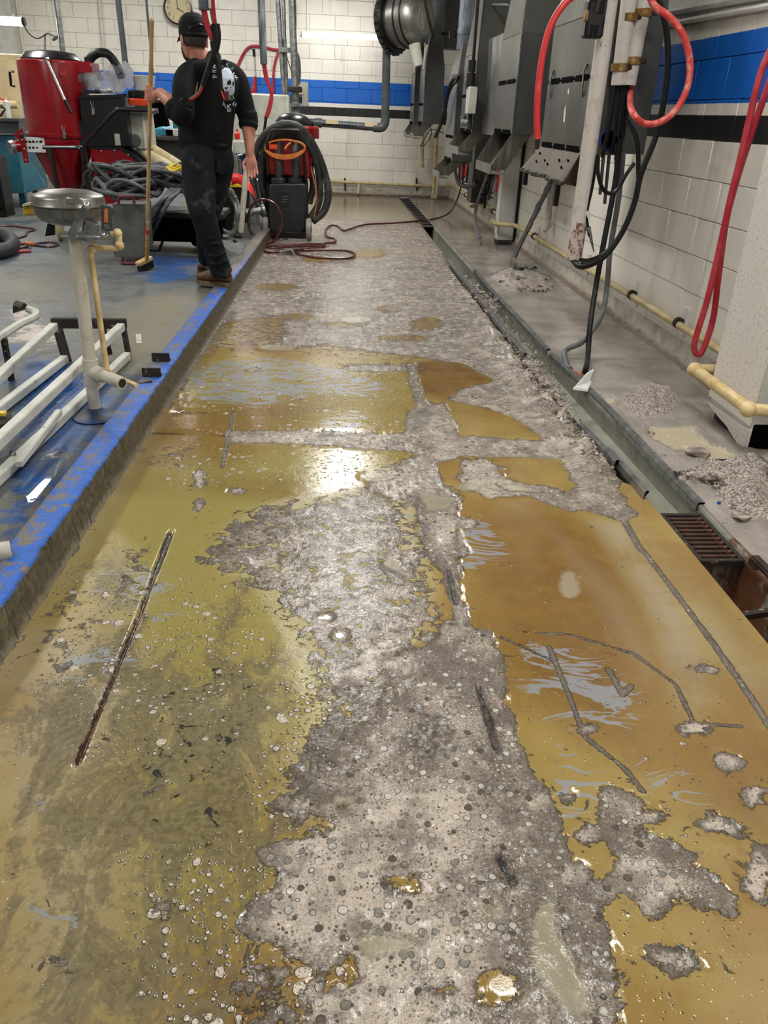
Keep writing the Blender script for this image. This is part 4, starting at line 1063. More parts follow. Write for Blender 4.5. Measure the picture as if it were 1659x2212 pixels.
MB().tube([bc + V((.1, -.4, .3)), bc + V((.2, -.42, .0)), bc + V((.28, -.4, -.2)), bc + V((.3, -.3, -.25))], .02, 8).build('black_hose', MT['black'], root)
root = empty('grey_vent_pipe', A(830, 268, 12.9), 'dark grey elbowed pipe from the blower down and along the back wall', 'pipe')
yp = 12.4
MB().cyl(A(836, 62, yp), A(832, 262, yp), .056, n=20).build('drop_pipe', MT['duct'], root)
MB().tube([A(836, 75, yp), A(836, 55, yp), A(842, 42, yp), A(858, 38, yp), A(880, 38, yp)], .066, 16).build('upper_elbow', MT['duct'], root)
MB().tube([A(833, 250, yp), A(831, 266, yp), A(824, 275, yp), A(806, 275, yp)], .062, 16).build('lower_elbow', MT['duct'], root)
hp = MB().cyl(A(815, 275, yp), A(668, 264, yp), .05, n=20).build('horizontal_pipe', MT['duct'], root)
MB().cyl(A(695, 266, yp), A(680, 265, yp), .062, n=20).build('coupling', MT['duct'], root)
for k in range(13):
    p_ = A(700 + k * 5.6, 268.5 + k * .42, yp) + V((0, -.047, 0))
    MB().cyl(p_, p_ + V((0, -.006, 0)), .011, n=8).build('vent_hole', MT['slot'], hp)
for a_, b_ in ((706, 729), (790, 813)):
    MB().box(A((a_ + b_) / 2, 265 + (a_ - 700) * .07, yp) + V((0, -.05, .012)), (.18, .004, .05)).build('pipe_label', MT['cream'], hp)

# white square posts
def post(label, x0, x1, y0, y1, z0, mat, matside):
    root = empty('wall_post', ((x0 + x1) / 2, (y0 + y1) / 2, z0), label, 'post')
    MB().box(((x0 + x1) / 2, (y0 + y1) / 2, (z0 + CEIL) / 2), (x1 - x0, y1 - y0, CEIL - z0), b=.006).build('post_shaft', mat, root, 20)
    MB().box((x0 - .004, (y0 + y1) / 2, (z0 + CEIL) / 2 + .03), (.012, y1 - y0 + .006, CEIL - z0 - .06), b=.002).build('post_face', matside, root, 20)
    return root
MT['plaster'] = mk('pale_grey_plaster', srgb(196, 196, 192), srgb(182, 182, 178), 4, .55, bump=.15, bscale=30)
MT['stucco'] = mk('rough_white_stucco', srgb(220, 214, 206), srgb(176, 168, 158), 60, .7, bump=1.0, bscale=120, thr=(.5, .75))
MT['whitepaint'] = mk('white_painted_edge', srgb(224, 222, 216), srgb(206, 204, 198), 8, .5)
p_ = post('white square post below the large vent housing', 1.93, 2.12, 9.2, 9.34, .05, MT['plaster'], MT['whitepaint'])
MB().box((2.025, 9.27, .025), (.19, .15, .05), b=.006).build('post_foot', MT['rust_dark'], p_)
MB().bar((2.122, 9.2, .0), (2.122, 9.2, 2.2), .03).build('edge_strip', MT['black'], p_)
p_ = post('rough white stucco post at the right edge with a broken foot', 1.86, 2.14, 3.12, 3.52, .06, MT['plaster'], MT['stucco'])
m = MB(); m.prism([(1.852, 3.115, .1), (1.852, 3.115, .0), (1.852, 3.2, .02), (1.852, 3.3, .05), (1.852, 3.45, .07), (1.852, 3.52, .09)], (.02, 0, 0)); m.build('broken_tip', MT['stucco'], p_, 0)
MB().box((2.0, 3.13, .07), (.26, .03, .12), b=.01).build('dark_hollow', MT['slot'], p_)
MB().box((2.01, 3.32, .03), (.24, .36, .06)).build('post_foot', MT['rust_dark'], p_)

# yellowed pipe along the wall with its brackets and the jogs round both posts
root = empty('wall_pipe', (2.08, 8, .2), 'yellowed pipe running low along the right wall around both posts', 'pipe')
zp = .235
pts = [(XW - .05, 14.52, .24), (XW - .05, 12, .235), (XW - .05, 9.55, .23)]
MB().tube(pts, .022, 10, smooth=False).build('pipe_run', MT['pipe_wall'], root)
MB().tube([(XW - .05, 9.6, .23), (1.9, 9.42, .23), (1.89, 9.12, .23), (XW - .08, 9.06, .23), (XW - .05, 8.95, .23)], .024, 10, smooth=False).build('pipe_jog', MT['pipe_wall'], root)
MB().tube([(XW - .05, 9.0, .23), (XW - .05, 6, .225), (XW - .05, 3.7, .22)], .022, 10, smooth=False).build('pipe_run', MT['pipe_wall'], root)
p_ = W(1560, 850, XW - .06)
e1 = V((1.80, 3.62, .22)); e2 = V((1.79, 3.05, .22))
MB().tube([(XW - .05, 3.64, .22), e1, e2, (2.14, 2.98, .22)], .027, 12, smooth=False).build('pipe_jog', MT['pvc_cream'], root)
for q in (e1, e2): MB().ball(q, .036).build('elbow', MT['pvc_cream'], root)
MB().lathe([(.03, -.025), (.045, -.02), (.045, .02), (.03, .025)], (1.98, 3.01, .22), (1, 0, 0), 14).build('clamp', MT['rust_dark'], root)
for y_ in (12.6, 10.4, 8.2, 6.5, 5.35, 4.55):
    b_ = MB().box((XW - .012, y_, .24), (.02, .07, .17), b=.003).build('bracket', MT['whitepaint'], root)
    MB().lathe([(.024, -.012), (.034, -.012), (.034, .012), (.024, .012)], (XW - .05, y_, .232), (0, 1, 0), 10).build('clip', MT['rust_dark'], b_)
root = empty('wall_pipe', (.8, YB - .05, .25), 'cream pipe running low along the back wall', 'pipe')
MB().tube([A(700, 391, YB - .07), A(965, 404, YB - .07)], .024, 10, smooth=False).build('pipe_run', MT['pipe_wall'], root)
for a_ in (745, 900):
    MB().bar(A(a_, 385, YB - .05), A(a_ + 1, 412, YB - .05), .03).build('bracket', MT['rust_dark'], root)
MB().cyl(A(776, 396, YB - .07), A(774, 418, YB - .07), .02).build('stub', MT['white_pipe'], root)

# vertical cream pipes in the back corner
for lab, pts in (('short cream drain pipe on the back wall below the vent housings', [A(913, 270, 14.45), A(911, 362, 14.45)]), ('thin cream pipe standing in the back corner', [A(944, 285, 14.4), A(936, 428, 14.4)])):
    o = MB(); o.tube(pts, .032, 10, smooth=False); o.cyl(pts[1], pts[1] + V((0, 0, .04)), .042)
    tag(o.build('drain_pipe', MT['pipe_wall']), lab, 'pipe')
tag(MB().bar(A(950, 360, 13.9), A(940, 428, 13.9), .09, .03).build('grey_board', MT['offwhite']), 'pale board leaning in the back right corner', 'board')

# drooping cable under the farthest housings
tag(MB().tube([A(928, 270, 13.2), A(932, 290, 13.2), A(918, 312, 13.2), A(908, 316, 13.2), A(915, 305, 13.2), A(930, 280, 13.2), A(958, 287, 13.2)], .006, 6).build('thin_wire', MT['black']), 'thin wire loop hanging below the far vent housings', 'wire')

def hose(name, label, cat, pts, r, mat, n=8, ends=None, sub=6):
    o = MB().tube(pts, r, n, sub=sub).build(name, mat, None)
    return tag(o, label, cat)
# black twin hose over the narrow housing
hose('black_hose', 'bent black hose hanging in front of the narrow steel housing', 'hose', [W(991, 168, 1.45), W(980, 170, 1.42), W(970, 190, 1.40), W(962, 225, 1.38), W(955, 260, 1.36), W(941, 295, 1.34)], .022, MT['black'])
hose('black_hose', 'shorter black hose with nozzle against the narrow steel housing', 'hose', [W(988, 174, 1.44), W(976, 186, 1.43), W(967, 210, 1.43), W(962, 240, 1.43), W(960, 268, 1.45)], .018, MT['black'])
# loop hanging from housing three down to the floor
hose('black_hose', 'black hose looping under the housing with the motor', 'hose', [W(985, 318, 1.75), W(983, 360, 1.75), W(988, 390, 1.75), W(1000, 402, 1.75), W(1018, 402, 1.75), W(1030, 394, 1.75)], .024, MT['black'])
hose('maroon_hose', 'long dark hose trailing from the right wall across the lane to the scrubber', 'hose',
     [W(1000, 365, 1.80), W(996, 400, 1.78), W(988, 430, 1.7), G(975, 455, .10), G(955, 468, .02), G(915, 476, .012), G(850, 482, .012), G(790, 485, .012), G(752, 496, .012), G(742, 498, .012), G(728, 488, .012), G(712, 488, .012), G(702, 500, .012), G(708, 512, .012), G(722, 516, .012), G(724, 523, .012), G(700, 526, .012)], .011, MT['maroon'])
hose('grey_hose', 'limp grey hose hanging from the steel sheet to the wet floor', 'hose', [W(1060, 350, 1.72), W(1048, 390, 1.72), W(1035, 425, 1.72), W(1027, 455, 1.72), W(1027, 485, 1.72), W(1037, 515, 1.72)], .016, MT['grey_hose'])
hose('thin_wire', 'frayed wire ends dangling from the limp grey hose', 'wire', [W(1037, 516, 1.72), W(1038, 528, 1.72), W(1032, 540, 1.72)], .006, MT['grey_hose'])
# wall racks with hung tools: dark rack and many dangling leads
root = empty('hose_rack', (2.1, 9.9, .7), 'grey equipment box with a black rack of hanging red and black hoses', 'hose rack')
MB().box(W(1035, 350, 2.03), (.2, .36, 1.0), b=.006).build('grey_panel', MT['panel_grey'], root)
MB().box(W(1005, 322, 2.03), (.16, .6, .30), b=.006).build('upper_box', MT['panel_grey'], root)
rg = random.Random(12)
for k, (a_, c_) in enumerate(((990, 'black'), (994, 'crimson'), (998, 'black'), (1001, 'black'), (1004, 'red_hose'), (1007, 'black'), (1010, 'black'), (1013, 'crimson'), (1016, 'red_hose'), (1020, 'black'))):
    t_ = rg.uniform(380, 410)
    MB().tube([W(a_ + 6, 338, 2.06), W(a_ + 4, 355, 2.03), W(a_ + 1, t_, 2.03)], .015, 6).build('hanging_hose', MT[c_], root)
for a_, b_ in ((388, 1000), (398, 1014), (408, 1020)): MB().cyl(W(b_ - 12, a_, 2.02), W(b_ + 10, a_ + 6, 2.02), .012, n=6).build('rack_bar', MT['black'], root)
MB().cyl(W(1019, 385, 2.06), W(1022, 445, 2.06), .05, n=12).build('standpipe', MT['pipe_wall'], root)
root = empty('hose_rack', (2.1, 8.9, .6), 'black wire rack of hoses on the wall left of the white square post', 'hose rack')
for k, (a_, b_, t_, c_) in enumerate(((1056, 1054, 420, 'grime'), (1061, 1060, 405, 'black'), (1066, 1048, 415, 'black'), (1072, 1055, 430, 'grey_hose'), (1074, 1072, 415, 'crimson'), (1050, 1047, 450, 'black'))):
    MB().tube([W(a_, 352, 2.05), W(a_ + 2, 375, 2.03), W((a_ + b_) / 2 + 2, 392, 2.03), W(b_, t_, 2.03)], .017, 6).build('hanging_hose', MT[c_], root)
for a_ in (398, 415, 425): MB().cyl(W(1032, a_, 2.04), W(1064, a_ + 2, 2.04), .01, n=6).build('rack_bar', MT['black'], root)
MB().box(W(1048, 408, 2.08), (.02, .25, .2)).build('rack_plate', MT['black'], root)

# leaning scrap plank
a, b = G(1112, 552, .03), W(1188, 396, 2.02)
m = MB()
n_ = 14
for k in range(n_):
    t0_, t1_ = k / n_, (k + 1) / n_
    w_ = .07 + rg.uniform(-.012, .014)
    m.bar(a.lerp(b, t0_) + V((0, rg.uniform(-.01, .01), 0)), a.lerp(b, t1_ + .01), w_, .02, up=(1, 0, .2), b=.003)
fuse(m, 'scrap_plank', MT['case'], None, .006, 2)
tag(bpy.data.objects['scrap_plank'], 'ragged grey strip of board leaning against the right wall under the near housing', 'board')
# drain pipe below near housing
root = empty('drain_pipe', W(1185, 470, 2.08), 'white drain pipe with clamp and spout below the drilled flap', 'pipe')
MB().tube([W(1196, 395, 2.08), W(1188, 440, 2.08), W(1183, 488, 2.08)], .028, 10).build('pipe', MT['white_pipe'], root)
MB().cyl(W(1183, 486, 2.08), W(1177, 500, 2.05), .04, .02).build('spout', MT['white_pipe'], root)
MB().box(W(1190, 410, 2.11), (.12, .1, .05), b=.005).build('clamp', MT['pvc'], root)
MB().box((1.44, 5.2, .88), (.03, .05, .16), b=.006).build('hanging_tab', MT['black'], u5)
MB().box((1.42, 6.0, .91), (.03, .05, .1), b=.006).build('hanging_tab', MT['black'], u5)

# ------------------------------------------------------ near hanging bundle: thick white conduit, twin pipes, box, cables
yb = 4.75
root = empty('conduit', A(1240, 555, yb), 'thick dirty white conduit hanging down in front of the nearest housing', 'conduit')
a, b = A(1322, -40, yb), A(1241, 552, yb)
MB().cyl(a, b, .044, n=20).build('conduit_pipe', MT['white_pipe'], root)
MB().cyl(A(1252, 480, yb), A(1239, 560, yb), .0455, n=20).build('flaked_end', MT['rust_dark'] if False else mk('flaking_white_end', srgb(200, 186, 178), srgb(120, 84, 72), 40, .6, bump=.6, thr=(.45, .6)), root)
MB().cyl(A(1240, 556, yb), A(1238.6, 562, yb), .036, n=16).build('bore', MT['slot'], root)
root = empty('twin_pipe', A(1345, 185, yb + .1), 'two white pipes strapped with brassy clamps beside the thick conduit', 'pipe')
for (a_, b_) in (((1362, -30), (1336, 184)), ((1398, -30), (1357, 184))):
    MB().cyl(A(*a_, yb + .12), A(*b_, yb + .12), .042, n=18).build('pipe', MT['white_pipe'], root)
for (cx_, cy_) in ((1359, 38), (1390, 28), (1339, 146), (1367, 132)):
    p_ = A(cx_, cy_, yb + .12)
    c_ = MB().lathe([(.042, -.02), (.05, -.018), (.05, .018), (.042, .02)], p_, (A(1362, -30, yb + .12) - A(1336, 184, yb + .12)).normalized(), 18).build('clamp', MT['brass'], root)
    MB().box(p_ + V((.05, -.03, 0)), (.03, .02, .024), b=.003).build('clamp_screw', MT['rust_dark'], c_)
# grey cable tray / backing with hole
root = empty('cable_tray', A(1330, 330, yb + .16), 'grimy grey cable tray behind the twin pipes with a round cable hole', 'cable tray')
q = [A(1345, -30, yb + .2), A(1395, -30, yb + .2), A(1352, 335, yb + .2), A(1288, 335, yb + .2), A(1300, 190, yb + .2)]
MB().prism(q, (0, .06, 0)).build('tray_back', MT['panel_grey'], root, 20)
p_ = A(1315, 301, yb + .195)
MB().cyl(p_, p_ + V((0, -.006, 0)), .056, n=20).build('hole_rim', MT['blue_box'], root)
MB().cyl(p_ + V((0, -.004, 0)), p_ + V((0, -.012, 0)), .047, n=20).build('cable_hole', MT['slot'], root)
for k, (a_, b_, c_, d_) in enumerate(((1328, 185, 1300, 340), (1335, 185, 1322, 330), (1345, 185, 1338, 335), (1355, 185, 1345, 300), (1350, 185, 1330, 345))):
    MB().tube([A(a_, b_, yb + .12), A((a_ + c_) / 2 + 4, (b_ + d_) / 2, yb + .1), A(c_, d_, yb + .12)], .010, 6).build('grimy_cable', MT['grime'], root)
for a_, b_, t_ in ((1304, 1296, 420), (1316, 1306, 440), (1331, 1330, 400)):
    MB().bar(A(a_, 335, yb + .16), A(b_, t_, yb + .16), .026, .012).build('hanging_strap', MT['panel_grey'], root)
# black connector on top
root = empty('cable_connector', A(1280, 40, yb - .1), 'black cable connector with green core hanging beside the thick conduit', 'connector')
MB().cyl(A(1300, -30, yb - .08), A(1286, 30, yb - .08), .045, .05, n=12).build('gland', MT['black'], root)
MB().box(A(1283, 42, yb - .08), (.10, .08, .17), b=.012).build('plug_body', MT['blackgloss'], root)
MB().cyl(A(1282, 55, yb - .1), A(1278, 82, yb - .1), .032, .026, n=10).build('plug_tip', MT['black'], root)
MB().box(A(1271, 34, yb - .1), (.04, .03, .05), b=.004).build('brass_tab', MT['brass'], root)

# red hose arcs
root = empty('red_hose', A(1160, 300, 4.5), 'bright red hose arching over the nearest housing with a bare metal tip', 'hose')
MB().tube([A(1300, -60, 4.5), A(1262, -22, 4.5), A(1222, 5, 4.5), A(1190, 55, 4.5), A(1172, 120, 4.5), A(1163, 190, 4.5), A(1160, 250, 4.5), A(1161, 300, 4.5)], .017, 10).build('hose', MT['red_hose'], root)
MB().cyl(A(1161, 298, 4.5), A(1160, 322, 4.5), .015, .010).build('ferrule', MT['rust_dark'], root)
MB().cyl(A(1160, 320, 4.5), A(1158, 334, 4.5), .007).build('nozzle_tip', MT['silver'], root)
hose('red_hose', 'dusty red hose ring hanging over the blue stripe of the right wall', 'hose', [A(1395, -40, 4.2), A(1412, 10, 4.2), A(1445, 36, 4.2), A(1475, 75, 4.2), A(1490, 130, 4.2), A(1486, 185, 4.2), A(1462, 235, 4.2), A(1425, 264, 4.2), A(1390, 266, 4.2), A(1368, 245, 4.2), A(1361, 220, 4.6), A(1366, 180, 5.02), A(1382, 110, 5.02), A(1398, 40, 5.02), A(1408, -30, 5.02)], .016, mk('dusty_red_hose', srgb(206, 62, 58), srgb(226, 150, 138), 30, .5, thr=(.45, .7)), 10)
hose('red_hose', 'dark red hose hanging in a narrow loop by the stucco post', 'hose', [A(1690, 60, 3.72), A(1659, 120, 3.72), A(1640, 170, 3.72), A(1618, 260, 3.72), A(1600, 340, 3.72), A(1578, 430, 3.72), A(1556, 530, 3.72), A(1530, 640, 3.72), A(1503, 730, 3.72), A(1500, 755, 3.72), A(1508, 766, 3.72), A(1520, 752, 3.72), A(1540, 690, 3.74), A(1553, 590, 3.74), A(1570, 470, 3.74), A(1600, 360, 3.74), A(1640, 240, 3.74), A(1680, 130, 3.74)], .015, MT['crimson'], 10)

# black cables hanging from the bundle to the floor
hose('black_cable', 'thick black cable bowing out from the twin pipes and back to the conduit end', 'cable', [A(1405, -40, 4.6), A(1428, 15, 4.6), A(1441, 80, 4.6), A(1442, 150, 4.6), A(1432, 230, 4.6), A(1415, 300, 4.6), A(1385, 375, 4.6), A(1370, 440, 4.6), A(1345, 500, 4.6), A(1310, 550, 4.6), A(1275, 572, 4.62), A(1250, 575, 4.66), A(1238, 560, 4.74)], .016, MT['black'], 10)
hose('black_cable', 'second black cable running inside the bowed one to the conduit end', 'cable', [A(1355, 260, 4.64), A(1375, 300, 4.64), A(1379, 360, 4.64), A(1376, 420, 4.64), A(1352, 490, 4.64), A(1315, 540, 4.64), A(1275, 562, 4.66), A(1245, 560, 4.74)], .013, MT['blackgloss'], 8)
hose('black_cable', 'small loop of black cable under the cable tray', 'cable', [A(1292, 335, 4.7), A(1292, 375, 4.7), A(1302, 408, 4.7), A(1318, 418, 4.7), A(1335, 408, 4.7), A(1352, 378, 4.7), A(1370, 352, 4.7)], .011, MT['black'], 8)
gz = G(1262, 808, .012)
hose('black_cable', 'straight black cable dropping from the cable tray to the wet floor', 'cable', [A(1340, 300, 4.85), A(1328, 400, 4.82), A(1305, 520, 4.75), A(1287, 620, 4.7), A(1275, 700, 4.6), A(1270, 770, 4.5), V((gz.x + .012, gz.y + .02, .05)), gz], .017, MT['grime'], 8)
g1, g2, g3 = G(1218, 770, .02), G(1225, 790, .015), G(1232, 798, .02)
hose('grey_cable', 'grey cable swinging left to coloured wire ends on the floor', 'cable', [A(1346, 330, 4.9), A(1336, 430, 4.9), A(1318, 540, 4.85), A(1312, 610, 4.8), A(1300, 680, 4.72), A(1262, 735, 4.6), A(1228, 752, 4.6), g1 + V((0, 0, .02)), g2, g3], .017, MT['grey_hose'], 8)
hose('wire_end', 'coloured wires poking out of the grey cable end', 'wire', [g3, G(1245, 804, .015), G(1258, 810, .01)], .005, MT['orange'], 6)
root = empty('probe_lead', A(1275, 500, 4.72), 'thin black lead with a knife-like metal tip beside the conduit', 'cable')
MB().tube([A(1290, 335, 4.72), A(1280, 400, 4.72), A(1268, 455, 4.72), A(1268, 480, 4.72), A(1273, 510, 4.72)], .009, 6).build('lead', MT['black'], root)
MB().cyl(A(1268, 455, 4.72), A(1270, 470, 4.72), .014, .01).build('tape', MT['paper'], root)
MB().cyl(A(1271, 490, 4.72), A(1283, 545, 4.72), .013, .003).build('tip', MT['galv'], root)
# paper scrap
g = G(1258, 842, .02)
m = MB().prism([g + V((-.05, 0, 0)), g + V((.03, .02, .0)), g + V((.055, .03, .10)), g + V((.02, .03, .075))], (.004, .018, .0)); m.prism([g + V((-.05, 0, .0)), g + V((.02, -.03, .0)), g + V((.05, .02, .03))], (0, .004, .012))
tag(m.build('paper_scrap', MT['paper'], None, 0), 'crumpled white paper scrap on the channel edge below the black cable', 'paper')

# conduits and trim high on the right wall
tag(MB().tube([W(1400, 35, XW - .03), W(1659, -12, XW - .03)], .02, 8, smooth=False).build('wall_conduit', MT['whitepaint']), 'white conduit along the top of the right wall, upper of two', 'conduit')
tag(MB().tube([W(1395, 62, XW - .03), W(1500, 42, XW - .03), W(1659, 14, XW - .03), W(1700, 6, XW - .03)], .016, 8, smooth=False).build('wall_conduit', MT['whitepaint']), 'white conduit above the blue stripe on the right wall, lower of two', 'conduit')

# ------------------------------------------------------ rubble
def chunks(name, label, poly, n, smin, smax, zf, mat, lift=0.0, seed=1, kind='stuff', cat='rubble'):
    rr = random.Random(seed); m = MB(); pts = [V(p).to_2d() for p in (G(a, b) for a, b in poly)]
    x0, x1 = min(p.x for p in pts), max(p.x for p in pts); y0, y1 = min(p.y for p in pts), max(p.y for p in pts)
    q = np.array([[p.x, p.y] for p in pts]); k = 0; tries = 0
    while k < n and tries < n * 30:
        tries += 1
        x_, y_ = rr.uniform(x0, x1), rr.uniform(y0, y1)
        if sdf(np.array([[x_, y_]]), q)[0] < 0: continue
        if rr.random() < .65:
            x_ = x_ + (q[:, 0].mean() - x_) * rr.random() * .7; y_ = y_ + (q[:, 1].mean() - y_) * rr.random() * .7
        s_ = smin + (smax - smin) * rr.random() ** 2.5
        zz_ = zf(x_, y_) if callable(zf) else zf
        P_ = [V((rr.gauss(0, 1), rr.gauss(0, 1), rr.gauss(0, .7))).normalized() * s_ * rr.uniform(.6, 1) for _ in range(9)]
        m.hull([V((x_, y_, zz_ + s_ * .25)) + p for p in P_]); k += 1
    o = m.build(name, mat, None, 25)
    tag(o, label, cat, kind=kind); return o
MT['rubble'] = mk('broken_concrete', srgb(186, 172, 160), srgb(90, 79, 70), 9, .6, bump=.6, bscale=150, thr=(.4, .65))
MT['mud'] = mk('grey_brown_mud', srgb(118, 106, 96), srgb(66, 57, 50), 9, .5, bump=.6, bscale=150)
zr = lambda X_, Y_, h_, poly: (lambda x, y: 0)
chunks('rubble_heap', 'low heap of grey-brown chips on the right strip near the cables', [(1330, 885), (1390, 835), (1470, 860), (1460, 900), (1390, 915)], 900, .003, .011, lambda x, y: .035 * math.exp(-((x - 1.62) ** 2 + (y - 3.75) ** 2) / .03), MT['mud'], seed=2)
chunks('rubble_heap', 'broad spread of pale broken concrete by the stucco post', [(1440, 1050), (1540, 1010), (1659, 1000), (1659, 1140), (1600, 1125), (1530, 1060)], 2200, .003, .016, lambda x, y: .05 * max(0, 1 - abs(y - 2.75) / .3), MT['rubble'], seed=3)
chunks('rubble_heap', 'broken concrete heap at the foot of the leaning strip', [(1070, 610), (1120, 575), (1200, 610), (1190, 635), (1100, 635)], 380, .006, .04, lambda x, y: .012, MT['mud'], seed=4)
chunks('rubble_ridge', 'ragged ridge of broken concrete along the left channel lip', [(1060, 670), (1110, 710), (1180, 790), (1225, 870), (1280, 960), (1350, 1070), (1335, 1080), (1250, 985), (1180, 890), (1110, 790)], 1800, .003, .013, lambda x, y: .022, MT['rubble'], seed=5)
chunks('rubble_ridge', 'crumbs of concrete scattered along the far channel lip', [(1000, 590), (1075, 650), (1110, 720), (1060, 690), (1000, 620)], 500, .004, .02, .012, MT['rubble'], seed=6)
chunks('rubble_crumbs', 'small crumbs strewn over the strip right of the channel', [(1290, 870), (1350, 880), (1500, 1000), (1659, 1120), (1659, 1230), (1560, 1130), (1400, 990)], 700, .003, .012, .002, MT['rubble'], seed=7)
for k, (a_, b_, w_, lab) in enumerate(((1120, 590, .16, 'flat grey slab of broken concrete under the leaning strip'), (1145, 582, .12, 'tilted slab of broken concrete at the wall foot'), (1500, 985, .11, 'dark wedge-shaped concrete lump in the muddy puddle'), (1600, 1125, .08, 'pale crumbly concrete lump at the right edge'))):
    g = G(a_, b_, .0); rr = random.Random(40 + k); m = MB()
    m.hull([g + V((rr.uniform(-.5, .5) * w_, rr.uniform(-.6, .6) * w_, rr.uniform(0, .45) * w_)) for _ in range(14)])
    tag(m.build('concrete_lump', MT['case'] if k < 2 else MT['rubble'], None, 20), lab, 'concrete lump')
for a_, b_, c_, lab in ((1570, 1003, 'black', 'small black square plate lying in the muddy puddle'),):
    tag(MB().box(G(a_, b_, .012), (.07, .09, .012), b=.002).build('black_plate', MT[c_]), lab, 'plate')
for a_, b_, lab in ((1555, 1089, 'bright blue plastic scrap on the rubble strip'), (1598, 1109, 'dark blue plastic scrap near the rubble edge')):
    tag(MB().hull([G(a_, b_, .012) + V((random.uniform(-.012, .012), random.uniform(-.01, .01), random.uniform(0, .012))) for _ in range(8)]).build('plastic_scrap', MT['blue_box']), lab, 'scrap')
tag(MB().bar(G(1625, 985, .05), G(1665, 1015, .03), .05, .018).build('concrete_edge', MT['case']), 'broken flat bar of concrete at the right frame edge below the post', 'concrete lump')

# ================================================================== BACK WALL AND LEFT SIDE THINGS
yw = YB - .05
# clock
c = A(385, 19, yw)
root = empty('wall_clock', c, 'round brown-rimmed wall clock with cream face above the cap', 'clock')
MB().lathe([(.20, .0), (.218, -.01), (.218, -.05), (.195, -.055), (.192, -.03), (.19, 0)], c, (0, 1, 0), 32).build('rim', MT['maroon_rim'], root)
MB().cyl(c + V((0, -.028, 0)), c + V((0, -.032, 0)), .193, n=32).build('face', MT['clockface'], root)
for k in range(12):
    t_ = math.radians(k * 30); p_ = c + V((math.sin(t_) * .155, -.034, math.cos(t_) * .155))
    cu = bpy.data.curves.new('numeral', 'FONT'); cu.body = str(12 if k == 0 else k); cu.size = .055; cu.align_x = 'CENTER'; cu.align_y = 'CENTER'; cu.extrude = .001
    to = bpy.data.objects.new('tmp', cu); COL.objects.link(to)
    me = bpy.data.meshes.new_from_object(to.evaluated_get(bpy.context.evaluated_depsgraph_get())); bpy.data.objects.remove(to)
    o = link_mesh('numeral', me, MT['blackgloss']); o.parent = root; o.location = p_ - c; o.rotation_euler = (math.pi / 2, 0, 0)
for ang_, L, w_ in ((math.radians(118), .10, .012), (math.radians(-5), .15, .008)):
    d_ = V((math.sin(ang_), 0, math.cos(ang_)))
    MB().bar(c + V((0, -.038, 0)) - d_ * .02, c + V((0, -.038, 0)) + d_ * L, w_, .003, up=(0, 1, 0)).build('hand', MT['blackgloss'], root)
# red arrow sign, far upper left
c = A(1, 5, yw)
root = empty('arrow_sign', c, 'dark red wall sign with a white arrow pointing down at the top left', 'sign')
MB().box(c, (.17, .012, .36), b=.003).build('sign_plate', MT['red_paint'], root)
MB().prism([c + V(q) for q in ((-.015, -.008, .06), (.03, -.008, .06), (.03, -.008, -.06), (.055, -.008, -.06), (.008, -.008, -.14), (-.04, -.008, -.06), (-.015, -.008, -.06))], (0, -.003, 0)).build('arrow', MT['paper'], root)

# pendant tube lamp
root = empty('tube_lamp', A(738, 77, 13.9), 'white tube lamp hanging level in front of the back wall', 'lamp')
a, b = A(653, 74, 13.9), A(823, 81, 13.9)
MB().cyl(a, b, .035, n=16).build('tube', MT['tube'], root)
for p_, d_ in ((a, -1), (b, 1)): MB().cyl(p_, p_ + V((.03 * d_, 0, 0)), .037, n=16).build('end_cap', MT['white'], root)
for q in ((662, 70), (815, 76)):
    p_ = A(*q, 13.9); MB().cyl(p_, V((p_.x, p_.y, CEIL)), .004, n=6).build('cord', MT['grey_hose'], root)
p_ = A(738, 84, 13.9); c_ = MB().cyl(p_, p_ - V((0, 0, .22)), .003, n=6).build('pull_cord', MT['pvc'], root)
MB().cyl(p_ - V((0, 0, .22)), p_ - V((0, 0, .30)), .006, .016, n=8).build('pull_knob', MT['white'], c_)
# second lamp, upper left, with its wire
root = empty('tube_lamp', A(10, 46, 12.3), 'bright glowing tube lamp at the upper left edge over the bench', 'lamp')
MB().cyl(A(-90, 40, 12.3), A(48, 47, 12.3), .05, n=16).build('tube', MT['tube2'], root)
MB().cyl(A(48, 47, 12.3), A(54, 47, 12.3), .05, n=16).build('end_cap', MT['blackgloss'], root)
MB().tube([A(50, 52, 12.3), A(62, 72, 12.3), A(78, 83, 12.3), A(90, 80, 12.3), A(100, 73, 12.3)], .007, 6).build('wire', MT['black'], root)
for q in (-60, 30):
    p_ = A(q, 42, 12.3); MB().cyl(p_, V((p_.x, p_.y, CEIL)), .004, n=6).build('cord', MT['grey_hose'], root)
# vertical poles from the ceiling
def pole(label, p0, p1, y, r, mat='galv', name='ceiling_pole', cat='pole'):
    a_, b_ = A(*p0, y), A(*p1, y); d_ = (a_ - b_); a_ = a_ + d_ * ((CEIL - a_.z) / d_.z)
    return tag(MB().cyl(a_, b_, r, n=12).build(name, MT[mat]), label, cat)
pole('pale grey ceiling pole behind the red drum', (122, 0), (138, 130), 11.5, .034)
pole('dark grey ceiling pole right of the red drum', (255, 0), (274, 165), 10.6, .034, 'duct')
pole('thin dark rod hanging beside the broom handle', (316, 0), (331, 172), 10.6, .014, 'duct')
pole('slim grey pole left of the thick steel pole at the back', (600, 0), (614, 205), 12.6, .034)
pole('thick steel ceiling pole beside the junction box', (631, 0), (640, 258), 12.4, .05)
pole('short slim pole between the two back poles', (616, 105), (620, 212), 12.6, .025)
pole('faint white conduit on the back wall right of the lamp', (214, 0), (228, 155), YB - .06, .016, 'whitepaint', 'wall_conduit', 'conduit')
